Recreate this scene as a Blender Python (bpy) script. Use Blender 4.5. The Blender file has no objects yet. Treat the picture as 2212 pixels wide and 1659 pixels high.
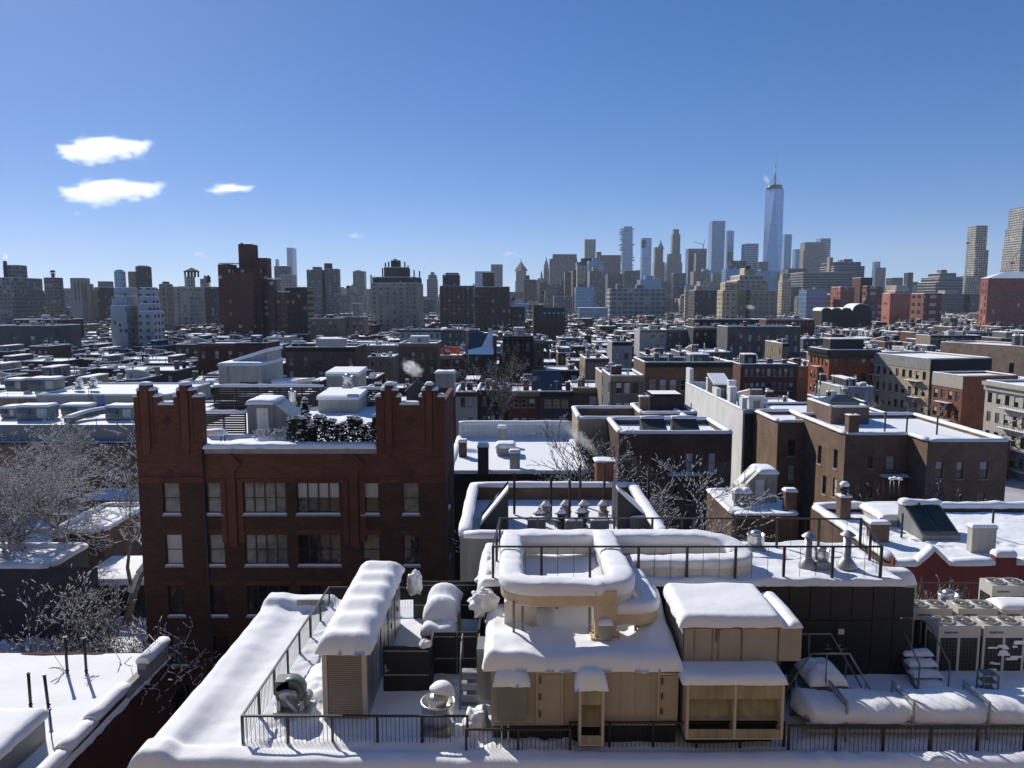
import bpy, math, random
from math import sin, cos, tan, atan, atan2, pi, sqrt, radians
from mathutils import Vector, noise as mnoise

# ------------------------------------------------------------------ camera, sky, sun, exposure
SC = bpy.context.scene
COL = SC.collection
CAMZ, PITCH, FOC, PCX, PCY = 34.0, radians(6.4), 1640.0, 1106.0, 829.5
cam = bpy.data.objects.new('camera', bpy.data.cameras.new('camera'))
COL.objects.link(cam)
cam.location = (0, 0, CAMZ)
cam.rotation_euler = (pi / 2 - PITCH, 0, 0)
cam.data.sensor_width = 36.0
cam.data.lens = 36.0 * FOC / 2212.0
cam.data.clip_start = 0.5
cam.data.clip_end = 60000
SC.camera = cam
SUN_AZ, SUN_EL = radians(-35.5), radians(31.5)      # azimuth from +Y, negative = towards -X
world = bpy.data.worlds.new('World')
SC.world = world
world.use_nodes = True
wt = world.node_tree
sky = wt.nodes.new('ShaderNodeTexSky')
sky.sky_type = 'NISHITA'
sky.sun_disc = False
sky.sun_elevation = SUN_EL
sky.sun_rotation = SUN_AZ
sky.altitude = 50
sky.air_density = 0.6
sky.dust_density = 0.1
sky.ozone_density = 8.0
shs = wt.nodes.new('ShaderNodeHueSaturation')
shs.inputs['Saturation'].default_value = 1.17
shs.inputs['Hue'].default_value = 0.512
wt.links.new(sky.outputs[0], shs.inputs['Color'])
sgm = wt.nodes.new('ShaderNodeGamma')
sgm.inputs['Gamma'].default_value = 0.71
wt.links.new(shs.outputs[0], sgm.inputs['Color'])
wt.links.new(sgm.outputs[0], wt.nodes['Background'].inputs[0])
wt.nodes['Background'].inputs[1].default_value = 0.15
sl = bpy.data.lights.new('sun', 'SUN')
sl.energy = 4.6
sl.angle = radians(0.53)
sl.color = (1.0, 0.95, 0.86)
so = bpy.data.objects.new('sun', sl)
COL.objects.link(so)
sdir = Vector((sin(SUN_AZ) * cos(SUN_EL), cos(SUN_AZ) * cos(SUN_EL), sin(SUN_EL)))
so.rotation_euler = sdir.to_track_quat('Z', 'Y').to_euler()
so.location = (0, 0, 300)
SC.view_settings.view_transform = 'Standard'
SC.view_settings.look = 'None'
SC.view_settings.exposure = 0.22
SC.view_settings.gamma = 1.0
SC.cycles.max_bounces = 6
SC.cycles.diffuse_bounces = 3
SC.cycles.glossy_bounces = 2
SC.cycles.transmission_bounces = 2
SC.cycles.volume_bounces = 1
SC.cycles.transparent_max_bounces = 6
SC.cycles.use_denoising = True
SC.cycles.volume_step_rate = 0.7
SC.cycles.volume_max_steps = 96

# ------------------------------------------------------------------ measuring the place
def ray(x, y):
    a, b = (x - PCX) / FOC, -(y - PCY) / FOC
    return Vector((a, cos(PITCH) + b * sin(PITCH), -sin(PITCH) + b * cos(PITCH)))
def G(x, y, z):                 # where a sight line meets the level z
    d = ray(x, y); t = (z - CAMZ) / d.z
    return Vector((d.x * t, d.y * t, z))
def V(x, y, Y):                 # where a sight line meets the depth Y
    d = ray(x, y); t = Y / d.y
    return Vector((d.x * t, Y, CAMZ + d.z * t))
def nz(x, y, s=1.0, k=0.0):
    return mnoise.noise(Vector((x * s, y * s, k)))
RND = random.Random(11)

# ------------------------------------------------------------------ materials
MATS = {}
def _new(name):
    m = bpy.data.materials.new(name); m.use_nodes = True
    nt = m.node_tree
    return m, nt, nt.nodes['Principled BSDF'], nt.nodes.new, nt.links.new
def setc(sock, c): sock.default_value = (c[0], c[1], c[2], 1)
def M(name, c=(.5, .5, .5), rough=.7, metal=0.0, var=.18, scale=1.2, streak=0.0, bump=0.0, bscale=20, rand=0.0, spec=.5):
    if name in MATS: return MATS[name]
    m, nt, b, N, L = _new(name)
    tc = N('ShaderNodeTexCoord')
    n = N('ShaderNodeTexNoise'); n.inputs['Scale'].default_value = scale; n.inputs['Detail'].default_value = 5
    L(tc.outputs['Object'], n.inputs['Vector'])
    hsv = N('ShaderNodeHueSaturation'); setc(hsv.inputs['Color'], c)
    mr = N('ShaderNodeMapRange')
    mr.inputs[1].default_value = .3; mr.inputs[2].default_value = .7
    mr.inputs[3].default_value = 1 - var; mr.inputs[4].default_value = 1 + var
    L(n.outputs[0], mr.inputs[0])
    val = mr.outputs[0]
    if streak:
        mp = N('ShaderNodeMapping'); mp.inputs['Scale'].default_value = (3.0, 3.0, .12)
        L(tc.outputs['Object'], mp.inputs[0])
        n2 = N('ShaderNodeTexNoise'); n2.inputs['Scale'].default_value = 1.6; n2.inputs['Detail'].default_value = 4
        L(mp.outputs[0], n2.inputs['Vector'])
        m2 = N('ShaderNodeMapRange'); m2.inputs[1].default_value = .35; m2.inputs[2].default_value = .7
        m2.inputs[3].default_value = 1.0; m2.inputs[4].default_value = 1 - streak
        L(n2.outputs[0], m2.inputs[0])
        mu = N('ShaderNodeMath'); mu.operation = 'MULTIPLY'; L(val, mu.inputs[0]); L(m2.outputs[0], mu.inputs[1]); val = mu.outputs[0]
    if rand:
        oi = N('ShaderNodeObjectInfo'); m3 = N('ShaderNodeMapRange')
        m3.inputs[3].default_value = 1 - rand; m3.inputs[4].default_value = 1 + rand
        L(oi.outputs['Random'], m3.inputs[0])
        mu = N('ShaderNodeMath'); mu.operation = 'MULTIPLY'; L(val, mu.inputs[0]); L(m3.outputs[0], mu.inputs[1]); val = mu.outputs[0]
    L(val, hsv.inputs['Value']); L(hsv.outputs[0], b.inputs['Base Color'])
    b.inputs['Roughness'].default_value = rough; b.inputs['Metallic'].default_value = metal
    b.inputs['Specular IOR Level'].default_value = spec
    if bump:
        n3 = N('ShaderNodeTexNoise'); n3.inputs['Scale'].default_value = bscale; n3.inputs['Detail'].default_value = 4
        L(tc.outputs['Object'], n3.inputs['Vector'])
        bp = N('ShaderNodeBump'); bp.inputs['Strength'].default_value = bump; bp.inputs['Distance'].default_value = .05
        L(n3.outputs[0], bp.inputs['Height']); L(bp.outputs[0], b.inputs['Normal'])
    MATS[name] = m
    return m
def BR(name, c1, c2, mortar, bw=.22, bh=.075, ms=.012, var=.25, scale=.5, rand=.12, stain=.35, cut=None, c3=None):
    if name in MATS: return MATS[name]
    m, nt, b, N, L = _new(name)
    uv = N('ShaderNodeUVMap'); uv.uv_map = 'UVMap'
    br = N('ShaderNodeTexBrick')
    br.inputs['Scale'].default_value = 1; br.inputs['Brick Width'].default_value = bw; br.inputs['Row Height'].default_value = bh
    br.inputs['Mortar Size'].default_value = ms; br.inputs['Mortar Smooth'].default_value = .4
    setc(br.inputs['Color1'], c1); setc(br.inputs['Color2'], c2); setc(br.inputs['Mortar'], mortar)
    L(uv.outputs[0], br.inputs['Vector'])
    col = br.outputs[0]
    tc = N('ShaderNodeTexCoord')
    n = N('ShaderNodeTexNoise'); n.inputs['Scale'].default_value = scale; n.inputs['Detail'].default_value = 7; n.inputs['Roughness'].default_value = .65
    L(tc.outputs['Object'], n.inputs['Vector'])
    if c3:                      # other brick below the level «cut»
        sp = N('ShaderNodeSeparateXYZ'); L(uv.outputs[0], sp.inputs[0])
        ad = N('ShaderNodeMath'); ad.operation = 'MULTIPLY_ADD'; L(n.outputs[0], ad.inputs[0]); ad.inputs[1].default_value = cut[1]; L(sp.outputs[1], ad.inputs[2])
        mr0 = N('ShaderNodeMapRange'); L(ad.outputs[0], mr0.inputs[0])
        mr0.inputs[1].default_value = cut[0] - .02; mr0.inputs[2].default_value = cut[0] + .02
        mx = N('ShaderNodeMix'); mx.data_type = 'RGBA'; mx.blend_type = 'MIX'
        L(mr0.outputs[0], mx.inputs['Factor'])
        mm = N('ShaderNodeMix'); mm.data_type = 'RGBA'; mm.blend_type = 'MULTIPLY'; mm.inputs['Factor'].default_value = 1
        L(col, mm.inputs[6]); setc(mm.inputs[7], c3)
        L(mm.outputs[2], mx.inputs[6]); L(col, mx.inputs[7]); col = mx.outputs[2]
    mr = N('ShaderNodeMapRange'); mr.inputs[1].default_value = .3; mr.inputs[2].default_value = .72
    mr.inputs[3].default_value = 1 - var; mr.inputs[4].default_value = 1 + var
    L(n.outputs[0], mr.inputs[0])
    oi = N('ShaderNodeObjectInfo'); m3 = N('ShaderNodeMapRange'); m3.inputs[3].default_value = 1 - rand; m3.inputs[4].default_value = 1 + rand
    L(oi.outputs['Random'], m3.inputs[0])
    mu = N('ShaderNodeMath'); mu.operation = 'MULTIPLY'; L(mr.outputs[0], mu.inputs[0]); L(m3.outputs[0], mu.inputs[1])
    hsv = N('ShaderNodeHueSaturation'); L(col, hsv.inputs['Color']); L(mu.outputs[0], hsv.inputs['Value'])
    L(hsv.outputs[0], b.inputs['Base Color'])
    b.inputs['Roughness'].default_value = .9; b.inputs['Specular IOR Level'].default_value = .2
    bp = N('ShaderNodeBump'); bp.inputs['Strength'].default_value = .5; bp.inputs['Distance'].default_value = .01
    L(br.outputs['Fac'], bp.inputs['Height']); bp.invert = True; L(bp.outputs[0], b.inputs['Normal'])
    MATS[name] = m
    return m
def FC(name, wall, glass=(.03, .04, .05), bay=3.0, flo=3.3, wu=.5, wv=.5, grough=.12, lit=.2, band=0.0, metal=0.0, wrough=.8, litc=(.4, .4, .38)):
    """a far facade: bays of windows in a wall, measured in metres on the wall"""
    if name in MATS: return MATS[name]
    m, nt, b, N, L = _new(name)
    uv = N('ShaderNodeUVMap'); uv.uv_map = 'UVMap'
    sp = N('ShaderNodeSeparateXYZ'); L(uv.outputs[0], sp.inputs[0])
    def mth(op, a, bb=None, c=None):
        x = N('ShaderNodeMath'); x.operation = op
        for i, s in enumerate((a, bb, c)):
            if s is None: continue
            if isinstance(s, (int, float)): x.inputs[i].default_value = s
            else: L(s, x.inputs[i])
        return x.outputs[0]
    su = mth('DIVIDE', sp.outputs[0], bay); sv = mth('DIVIDE', sp.outputs[1], flo)
    fu = mth('FRACT', su); fv = mth('FRACT', sv)
    mk = mth('MULTIPLY', mth('COMPARE', fu, .5, wu / 2), mth('COMPARE', fv, .5, wv / 2))
    geo = N('ShaderNodeNewGeometry'); sg = N('ShaderNodeSeparateXYZ'); L(geo.outputs['Normal'], sg.inputs[0])
    mk = mth('MULTIPLY', mk, mth('LESS_THAN', sg.outputs[2], .5))
    cb = N('ShaderNodeCombineXYZ'); L(mth('FLOOR', su), cb.inputs[0]); L(mth('FLOOR', sv), cb.inputs[1])
    wn = N('ShaderNodeTexWhiteNoise'); L(cb.outputs[0], wn.inputs['Vector'])
    mx = N('ShaderNodeMix'); mx.data_type = 'RGBA'; setc(mx.inputs[6], glass); setc(mx.inputs[7], litc)
    L(mth('MULTIPLY', mth('GREATER_THAN', wn.outputs['Value'], 1 - lit), .8), mx.inputs['Factor'])  # a random share of windows gets the pale curtain colour
    tc = N('ShaderNodeTexCoord')
    n = N('ShaderNodeTexNoise'); n.inputs['Scale'].default_value = .08; n.inputs['Detail'].default_value = 6
    L(tc.outputs['Object'], n.inputs['Vector'])
    hsv = N('ShaderNodeHueSaturation'); setc(hsv.inputs['Color'], wall)
    mr = N('ShaderNodeMapRange'); mr.inputs[1].default_value = .3; mr.inputs[2].default_value = .7; mr.inputs[3].default_value = .8; mr.inputs[4].default_value = 1.2
    L(n.outputs[0], mr.inputs[0]); L(mr.outputs[0], hsv.inputs['Value'])
    m2 = N('ShaderNodeMix'); m2.data_type = 'RGBA'; L(mk, m2.inputs['Factor']); L(hsv.outputs[0], m2.inputs[6]); L(mx.outputs[2], m2.inputs[7])
    L(m2.outputs[2], b.inputs['Base Color'])
    r = N('ShaderNodeMapRange'); L(mk, r.inputs[0]); r.inputs[3].default_value = wrough; r.inputs[4].default_value = grough
    L(r.outputs[0], b.inputs['Roughness'])
    b.inputs['Metallic'].default_value = metal
    MATS[name] = m
    return m
def _snow(name, tint=(.86, .87, .90), bs=.35):
    m, nt, b, N, L = _new(name)
    tc = N('ShaderNodeTexCoord')
    n1 = N('ShaderNodeTexNoise'); n1.inputs['Scale'].default_value = 1.3; n1.inputs['Detail'].default_value = 6; n1.inputs['Roughness'].default_value = .6
    n2 = N('ShaderNodeTexNoise'); n2.inputs['Scale'].default_value = 22; n2.inputs['Detail'].default_value = 6; n2.inputs['Roughness'].default_value = .7
    L(tc.outputs['Object'], n1.inputs['Vector']); L(tc.outputs['Object'], n2.inputs['Vector'])
    b1 = N('ShaderNodeBump'); b1.inputs['Strength'].default_value = bs; b1.inputs['Distance'].default_value = .09
    b2 = N('ShaderNodeBump'); b2.inputs['Strength'].default_value = bs * .8; b2.inputs['Distance'].default_value = .02
    L(n1.outputs[0], b1.inputs['Height']); L(n2.outputs[0], b2.inputs['Height']); L(b1.outputs[0], b2.inputs['Normal']); L(b2.outputs[0], b.inputs['Normal'])
    cr = N('ShaderNodeMix'); cr.data_type = 'RGBA'; setc(cr.inputs[6], tint); setc(cr.inputs[7], (tint[0] * .93, tint[1] * .93, tint[2] * .92))
    n4 = N('ShaderNodeTexNoise'); n4.inputs['Scale'].default_value = .8; n4.inputs['Detail'].default_value = 8; n4.inputs['Roughness'].default_value = .75; L(tc.outputs['Object'], n4.inputs['Vector']); L(n4.outputs[0], cr.inputs['Factor']); L(cr.outputs[2], b.inputs['Base Color'])
    b.inputs['Roughness'].default_value = .75; b.inputs['Specular IOR Level'].default_value = .25
    MATS[name] = m
    return m
SNOW = _snow('snow')
def _tree_snow():
    m, nt, b, N, L = _new('tree_snow'); setc(b.inputs['Base Color'], (.88, .88, .90)); b.inputs['Roughness'].default_value = .8
    t = N('ShaderNodeBsdfTranslucent'); setc(t.inputs['Color'], (.86, .87, .90)); x = N('ShaderNodeMixShader'); x.inputs[0].default_value = .38
    L(b.outputs[0], x.inputs[1]); L(t.outputs[0], x.inputs[2]); L(x.outputs[0], nt.nodes['Material Output'].inputs['Surface'])
    return m
TSNOW = _tree_snow()
SNOWF = M('snow_far', (.86, .865, .88), .9, var=.05, scale=.35)
BLACK = M('black_metal', (.012, .011, .011), .45, var=.2)
RAILM = M('rail_paint', (.02, .017, .016), .4, var=.15)
DARKPANEL = M('black_panel', (.012, .012, .013), .5, var=.25, scale=.7)
GALV = M('galvanised_steel', (.42, .43, .43), .45, .7, var=.2, scale=3, streak=.25)
ALU = M('spun_aluminium', (.62, .61, .58), .3, .9, var=.15, scale=4)
TAN = M('tan_sheet_metal', (.36, .315, .26), .6, var=.06, scale=.8, streak=.07)
TANL = M('tan_trim', (.45, .39, .30), .6, var=.1, scale=2)
GREYM = M('grey_sheet_metal', (.17, .175, .17), .5, var=.1, streak=.15)
RUST = M('rust', (.11, .06, .035), .9, var=.5, scale=5)
FOIL = M('insulation_wrap', (.58, .46, .31), .45, var=.10, scale=2.5, bump=.8, bscale=7)
FOILW = M('white_insulation_wrap', (.62, .58, .52), .5, var=.12, scale=2.5, bump=.8, bscale=6)
PALE = M('pale_unit_paint', (.52, .50, .45), .5, var=.08)
GLASS = M('dark_glass', (.015, .018, .022), .06, var=.1, spec=.8, bump=.35, bscale=1.4)
BLINDW = M('white_blind', (.42, .41, .38), .5, var=.08)
CURT = M('curtain_glass', (.13, .122, .11), .16, var=.45, scale=1.6, spec=.6, bump=.4, bscale=1.6)
FRAMEB = M('black_frame', (.012, .012, .013), .5)
FRAMEW = M('white_frame', (.55, .55, .52), .5)
SILL = M('stone_sill', (.28, .26, .24), .8)
BARK = M('bark', (.055, .045, .038), .95, var=.35, scale=3)
BARKP = M('pale_bark', (.20, .17, .14), .95, var=.45, scale=2.5)
NEEDLE = M('evergreen', (.018, .028, .016), .9, var=.4, scale=3)
ICE = M('brushed_concrete', (.33, .32, .30), .85, var=.15, scale=.8, streak=.3)

# ------------------------------------------------------------------ mesh building
class MB:
    def __init__(s): s.v = []; s.f = []; s.m = []; s.sm = []
    def face(s, pts, mi=0, sm=False):
        k = len(s.v); s.v += [tuple(p) for p in pts]; s.f.append(tuple(range(k, k + len(pts)))); s.m.append(mi); s.sm.append(sm)
    def box(s, x0, x1, y0, y1, z0, z1, mi=0, top=None):
        k = len(s.v)
        s.v += [(x0, y0, z0), (x1, y0, z0), (x1, y1, z0), (x0, y1, z0), (x0, y0, z1), (x1, y0, z1), (x1, y1, z1), (x0, y1, z1)]
        for q in ((0, 3, 2, 1), (0, 1, 5, 4), (1, 2, 6, 5), (2, 3, 7, 6), (3, 0, 4, 7), (4, 5, 6, 7)):
            s.f.append(tuple(k + i for i in q)); s.m.append(mi); s.sm.append(False)
        if top is not None: s.m[-1] = top
    def obox(s, c, u, hu, hv, z0, z1, mi=0):        # box along the flat direction u
        u = Vector((u[0], u[1], 0)).normalized(); w = Vector((-u.y, u.x, 0))
        p = [c + u * a * hu + w * b * hv for a, b in ((-1, -1), (1, -1), (1, 1), (-1, 1))]
        s.prism([(q.x, q.y) for q in p], z0, z1, mi)
    def prism(s, poly, z0, z1, mi=0, top=None, bottom=True):
        n = len(poly); k = len(s.v)
        s.v += [(p[0], p[1], z0) for p in poly] + [(p[0], p[1], z1) for p in poly]
        for i in range(n):
            j = (i + 1) % n
            s.f.append((k + i, k + j, k + n + j, k + n + i)); s.m.append(mi); s.sm.append(False)
        s.f.append(tuple(k + n + i for i in range(n))); s.m.append(mi if top is None else top); s.sm.append(False)
        if bottom: s.f.append(tuple(k + i for i in reversed(range(n)))); s.m.append(mi); s.sm.append(False)
    def extr(s, prof, axis, a, b, mi=0):            # profile in the plane across axis ('x' or 'y'), swept from a to b
        n = len(prof); k = len(s.v)
        for t in (a, b):
            s.v += [((t, p[0], p[1]) if axis == 'x' else (p[0], t, p[1])) for p in prof]
        for i in range(n):
            j = (i + 1) % n
            s.f.append((k + i, k + j, k + n + j, k + n + i)); s.m.append(mi); s.sm.append(False)
        s.f.append(tuple(k + i for i in range(n))); s.m.append(mi); s.sm.append(False)
        s.f.append(tuple(k + n + i for i in reversed(range(n)))); s.m.append(mi); s.sm.append(False)
    def cyl(s, p0, p1, r0, r1=None, n=8, mi=0, sm=True, caps=True):
        r1 = r0 if r1 is None else r1
        p0 = Vector(p0); p1 = Vector(p1); d = p1 - p0
        if d.length < 1e-6: return
        d.normalize()
        a = d.orthogonal().normalized(); b = d.cross(a)
        k = len(s.v)
        for p, r in ((p0, r0), (p1, r1)):
            for i in range(n):
                t = 2 * pi * i / n; s.v.append(tuple(p + a * (r * cos(t)) + b * (r * sin(t))))
        for i in range(n):
            j = (i + 1) % n
            s.f.append((k + i, k + j, k + n + j, k + n + i)); s.m.append(mi); s.sm.append(sm)
        if caps:
            s.f.append(tuple(k + i for i in reversed(range(n)))); s.m.append(mi); s.sm.append(False)
            s.f.append(tuple(k + n + i for i in range(n))); s.m.append(mi); s.sm.append(False)
    def lathe(s, c, prof, n=20, mi=0, sm=True, sx=1.0, sy=1.0):
        k = len(s.v); q = len(prof)
        for r, z in prof:
            for i in range(n):
                t = 2 * pi * i / n; s.v.append((c[0] + r * sx * cos(t), c[1] + r * sy * sin(t), c[2] + z))
        for a in range(q - 1):
            for i in range(n):
                j = (i + 1) % n
                s.f.append((k + a * n + i, k + a * n + j, k + (a + 1) * n + j, k + (a + 1) * n + i)); s.m.append(mi); s.sm.append(sm)
        s.f.append(tuple(k + (q - 1) * n + i for i in range(n))); s.m.append(mi); s.sm.append(sm)
    def sweep(s, pts, sec, mi=0, sm=True, caps=True, scale=None, jit=0.0):   # sec: list of (side, up)
        n = len(sec); k = len(s.v); P = [Vector(p) for p in pts]
        for i, p in enumerate(P):
            a = P[max(i - 1, 0)]; b = P[min(i + 1, len(P) - 1)]
            t = Vector((b.x - a.x, b.y - a.y, 0))
            if t.length < 1e-6: t = Vector((0, 1, 0))
            t.normalize(); w = Vector((t.y, -t.x, 0))
            f = scale[i] if scale else 1.0
            for q in sec:
                v = p + w * (q[0] * f) + Vector((0, 0, q[1] * f))
                if jit:
                    e = mnoise.noise(v * 1.7) + .6 * mnoise.noise(v * 5.0) + .3 * mnoise.noise(v * 11)
                    v = v + w * (e * jit * (1 if q[0] > 0 else -1)) + Vector((0, 0, e * jit * .8))
                s.v.append(tuple(v))
        for i in range(len(P) - 1):
            for j in range(n):
                jj = (j + 1) % n
                s.f.append((k + i * n + j, k + i * n + jj, k + (i + 1) * n + jj, k + (i + 1) * n + j)); s.m.append(mi); s.sm.append(sm)
        if caps:
            s.f.append(tuple(k + j for j in reversed(range(n)))); s.m.append(mi); s.sm.append(False)
            s.f.append(tuple(k + (len(P) - 1) * n + j for j in range(n))); s.m.append(mi); s.sm.append(False)
    def grid(s, nx, ny, fn, mi=0, sm=True, skirt=None):
        k = len(s.v)
        for j in range(ny + 1):
            for i in range(nx + 1): s.v.append(tuple(fn(i / nx, j / ny)))
        for j in range(ny):
            for i in range(nx):
                a = k + j * (nx + 1) + i
                s.f.append((a, a + 1, a + nx + 2, a + nx + 1)); s.m.append(mi); s.sm.append(sm)
        if skirt is not None:
            ring = [i for i in range(nx + 1)] + [j * (nx + 1) + nx for j in range(1, ny + 1)] + \
                   [ny * (nx + 1) + i for i in range(nx - 1, -1, -1)] + [j * (nx + 1) for j in range(ny - 1, 0, -1)]
            q = len(s.v)
            for r in ring:
                p = s.v[k + r]; s.v.append((p[0], p[1], skirt))
            m = len(ring)
            for i in range(m):
                j = (i + 1) % m
                s.f.append((q + i, q + j, k + ring[j], k + ring[i])); s.m.append(mi); s.sm.append(sm)
            s.f.append(tuple(q + i for i in reversed(range(m)))); s.m.append(mi); s.sm.append(False)
    def pad(s, x0, x1, y0, y1, z, t, r=.25, nx=16, ny=16, amp=.04, sc=1.1, k=0.0, droop=0.0, mi=0, fn=None):
        """a pillow of snow on a level rectangle"""
        r = min(r, (x1 - x0) * .5, (y1 - y0) * .5)
        def sp(u, n, L):
            e = min(r / L, .45); m = 4
            # cosine spacing inside the rounded margins
            i = u * n
            if i <= m: return e * (1 - cos(i / m * pi / 2))
            if i >= n - m: return 1 - e * (1 - cos((n - i) / m * pi / 2))
            return e + (1 - 2 * e) * (i - m) / (n - 2 * m)
        nx = max(nx, 9); ny = max(ny, 9)
        def h(u, v):
            uu, vv = sp(u, nx, x1 - x0), sp(v, ny, y1 - y0)
            x = x0 + (x1 - x0) * uu; y = y0 + (y1 - y0) * vv
            dx = min(uu, 1 - uu) * (x1 - x0); dy = min(vv, 1 - vv) * (y1 - y0)
            ex = 1 - max(0, 1 - dx / r) ** 2; ey = 1 - max(0, 1 - dy / r) ** 2
            e = sqrt(max(0, ex * ey))
            wob = nz(x, y, 1.9, k + 9) + .6 * nz(x, y, 4.7, k + 2); dr = droop * (1 + 1.1 * wob); j = (1 - e) * min(.07, t * .22) * wob
            x += j * (1 if uu > .5 else -1) * (1 if ex < .99 else 0); y += j * (1 if vv > .5 else -1) * (1 if ey < .99 else 0)
            zz = z - dr + (t + dr) * e + e * amp * (nz(x, y, sc, k) + .5 * nz(x, y, sc * 2.3, k + 5))
            if fn: zz += fn(x, y) * e
            return (x, y, zz)
        s.grid(nx, ny, h, mi, True, z - droop * 1.0 - .015)
    def bar(s, a, b, w, t, mi=0, n=0, amp=0.03, k=0.0, end=.82):
        """a rounded ridge of snow lying from a to b (points on the surface), half width w, thickness t"""
        a = Vector(a); b = Vector(b); d = b - a
        if d.length < .05: return
        n = n or max(2, int(d.length / .7))
        sec0 = [(w, -.05), (w * 1.06, t * .4), (w * .75, t * .9), (0, t * 1.05), (-w * .75, t * .9), (-w * 1.06, t * .4), (-w, -.05)]
        pts = []; sca = []
        for i in range(n + 1):
            p = a + d * (i / n); pts.append(p)
            f = 1 + amp * 6 * nz(p.x + p.z, p.y, 1.1, k)
            if i in (0, n): f *= end
            sca.append(max(.5, f))
        s.sweep(pts, sec0, mi, True, True, sca)
    def build(s, name, mats, parent=None, org=None, bev=None):
        if not isinstance(mats, (list, tuple)): mats = [mats]
        me = bpy.data.meshes.new(name)
        v = s.v
        if org is not None:
            o = Vector(org); v = [(p[0] - o.x, p[1] - o.y, p[2] - o.z) for p in v]
        me.from_pydata(v, [], s.f)
        for m in mats: me.materials.append(m)
        me.polygons.foreach_set('material_index', s.m)
        me.polygons.foreach_set('use_smooth', s.sm)
        me.update()
        uvl = me.uv_layers.new(name='UVMap').data
        V_ = s.v; buf = [0.0] * (2 * len(me.loops))
        for p in me.polygons:
            nn = p.normal
            ls = p.loop_start
            if abs(nn.z) > .75:
                for i in range(p.loop_total):
                    q = V_[me.loops[ls + i].vertex_index]; buf[2 * (ls + i)] = q[0]; buf[2 * (ls + i) + 1] = q[1]
            else:
                l = sqrt(nn.x ** 2 + nn.y ** 2) or 1; tx, ty = -nn.y / l, nn.x / l
                for i in range(p.loop_total):
                    q = V_[me.loops[ls + i].vertex_index]
                    buf[2 * (ls + i)] = q[0] * tx + q[1] * ty; buf[2 * (ls + i) + 1] = q[2]
        uvl.foreach_set('uv', buf)
        o = bpy.data.objects.new(name, me); COL.objects.link(o)
        if parent is not None: o.parent = parent
        elif org is not None: o.location = org
        if bev:
            b = o.modifiers.new('bevel', 'BEVEL'); b.width = bev; b.segments = 2; b.limit_method = 'ANGLE'
        return o
def tag(o, label=None, cat=None, group=None, kind=None):
    if label: o['label'] = label
    if cat: o['category'] = cat
    if group: o['group'] = group
    if kind: o['kind'] = kind
    return o
def thing(name, label, cat, loc=(0, 0, 0), rz=0.0, group=None):
    o = bpy.data.objects.new(name, None); COL.objects.link(o)
    o.location = loc; o.rotation_euler = (0, 0, rz); o.empty_display_size = .5
    return tag(o, label, cat, group)
def dup(o, parent=None, loc=None, rz=None, label=None):
    c = o.copy(); COL.objects.link(c)
    if parent is not None: c.parent = parent
    if loc is not None: c.location = loc
    if rz is not None: c.rotation_euler = (0, 0, rz)
    if label: c['label'] = label
    for ch in list(o.children): dup(ch, c)
    return c
def fillet(pts, r, n=7):
    P = [Vector(p) for p in pts]; out = [P[0]]
    for i in range(1, len(P) - 1):
        a = (P[i - 1] - P[i]); b = (P[i + 1] - P[i]); rr = min(r, a.length * .48, b.length * .48)
        p0 = P[i] + a.normalized() * rr; p1 = P[i] + b.normalized() * rr
        for k in range(n + 1):
            t = k / n; out.append(p0 * (1 - t) ** 2 + P[i] * 2 * t * (1 - t) + p1 * t * t)
    out.append(P[-1]); return out
def densify(pts, step):
    out = []
    for a, b in zip(pts[:-1], pts[1:]):
        n = max(1, int((b - a).length / step))
        out += [a + (b - a) * (i / n) for i in range(n)]
    return out + [pts[-1]]

# ------------------------------------------------------------------ walls, windows, houses
def facade(mb, O, U, Ln, z0, z1, holes, dep=.14, mi=0, mr=None):
    """wall from O along U, outward to the right of U, with window openings (u0,u1,z0,z1) and their reveals"""
    U = Vector((U[0], U[1], 0)).normalized(); inn = Vector((-U.y, U.x, 0)); O = Vector((O[0], O[1], 0))
    us = sorted({0.0, Ln, *[h[0] for h in holes], *[h[1] for h in holes]})
    vs = sorted({z0, z1, *[h[2] for h in holes], *[h[3] for h in holes]})
    P = lambda u, z, d=0.0: O + U * u + inn * d + Vector((0, 0, z))
    for i in range(len(us) - 1):
        run = None
        for j in range(len(vs) - 1):
            cu, cv = (us[i] + us[i + 1]) / 2, (vs[j] + vs[j + 1]) / 2
            hole = any(h[0] < cu < h[1] and h[2] < cv < h[3] for h in holes)
            if not hole:
                if run is None: run = vs[j]
            if run is not None and (hole or j == len(vs) - 2):
                top = vs[j] if hole else vs[j + 1]
                mb.face([P(us[i], run), P(us[i + 1], run), P(us[i + 1], top), P(us[i], top)], mi); run = None
    mr = mi if mr is None else mr
    for a, b, c, d in holes:
        mb.face([P(a, c), P(b, c), P(b, c, dep), P(a, c, dep)], mr); mb.face([P(b, d), P(a, d), P(a, d, dep), P(b, d, dep)], mr)
        mb.face([P(a, d), P(a, c), P(a, c, dep), P(a, d, dep)], mr); mb.face([P(b, c), P(b, d), P(b, d, dep), P(b, c, dep)], mr)
WIN = {}
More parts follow.
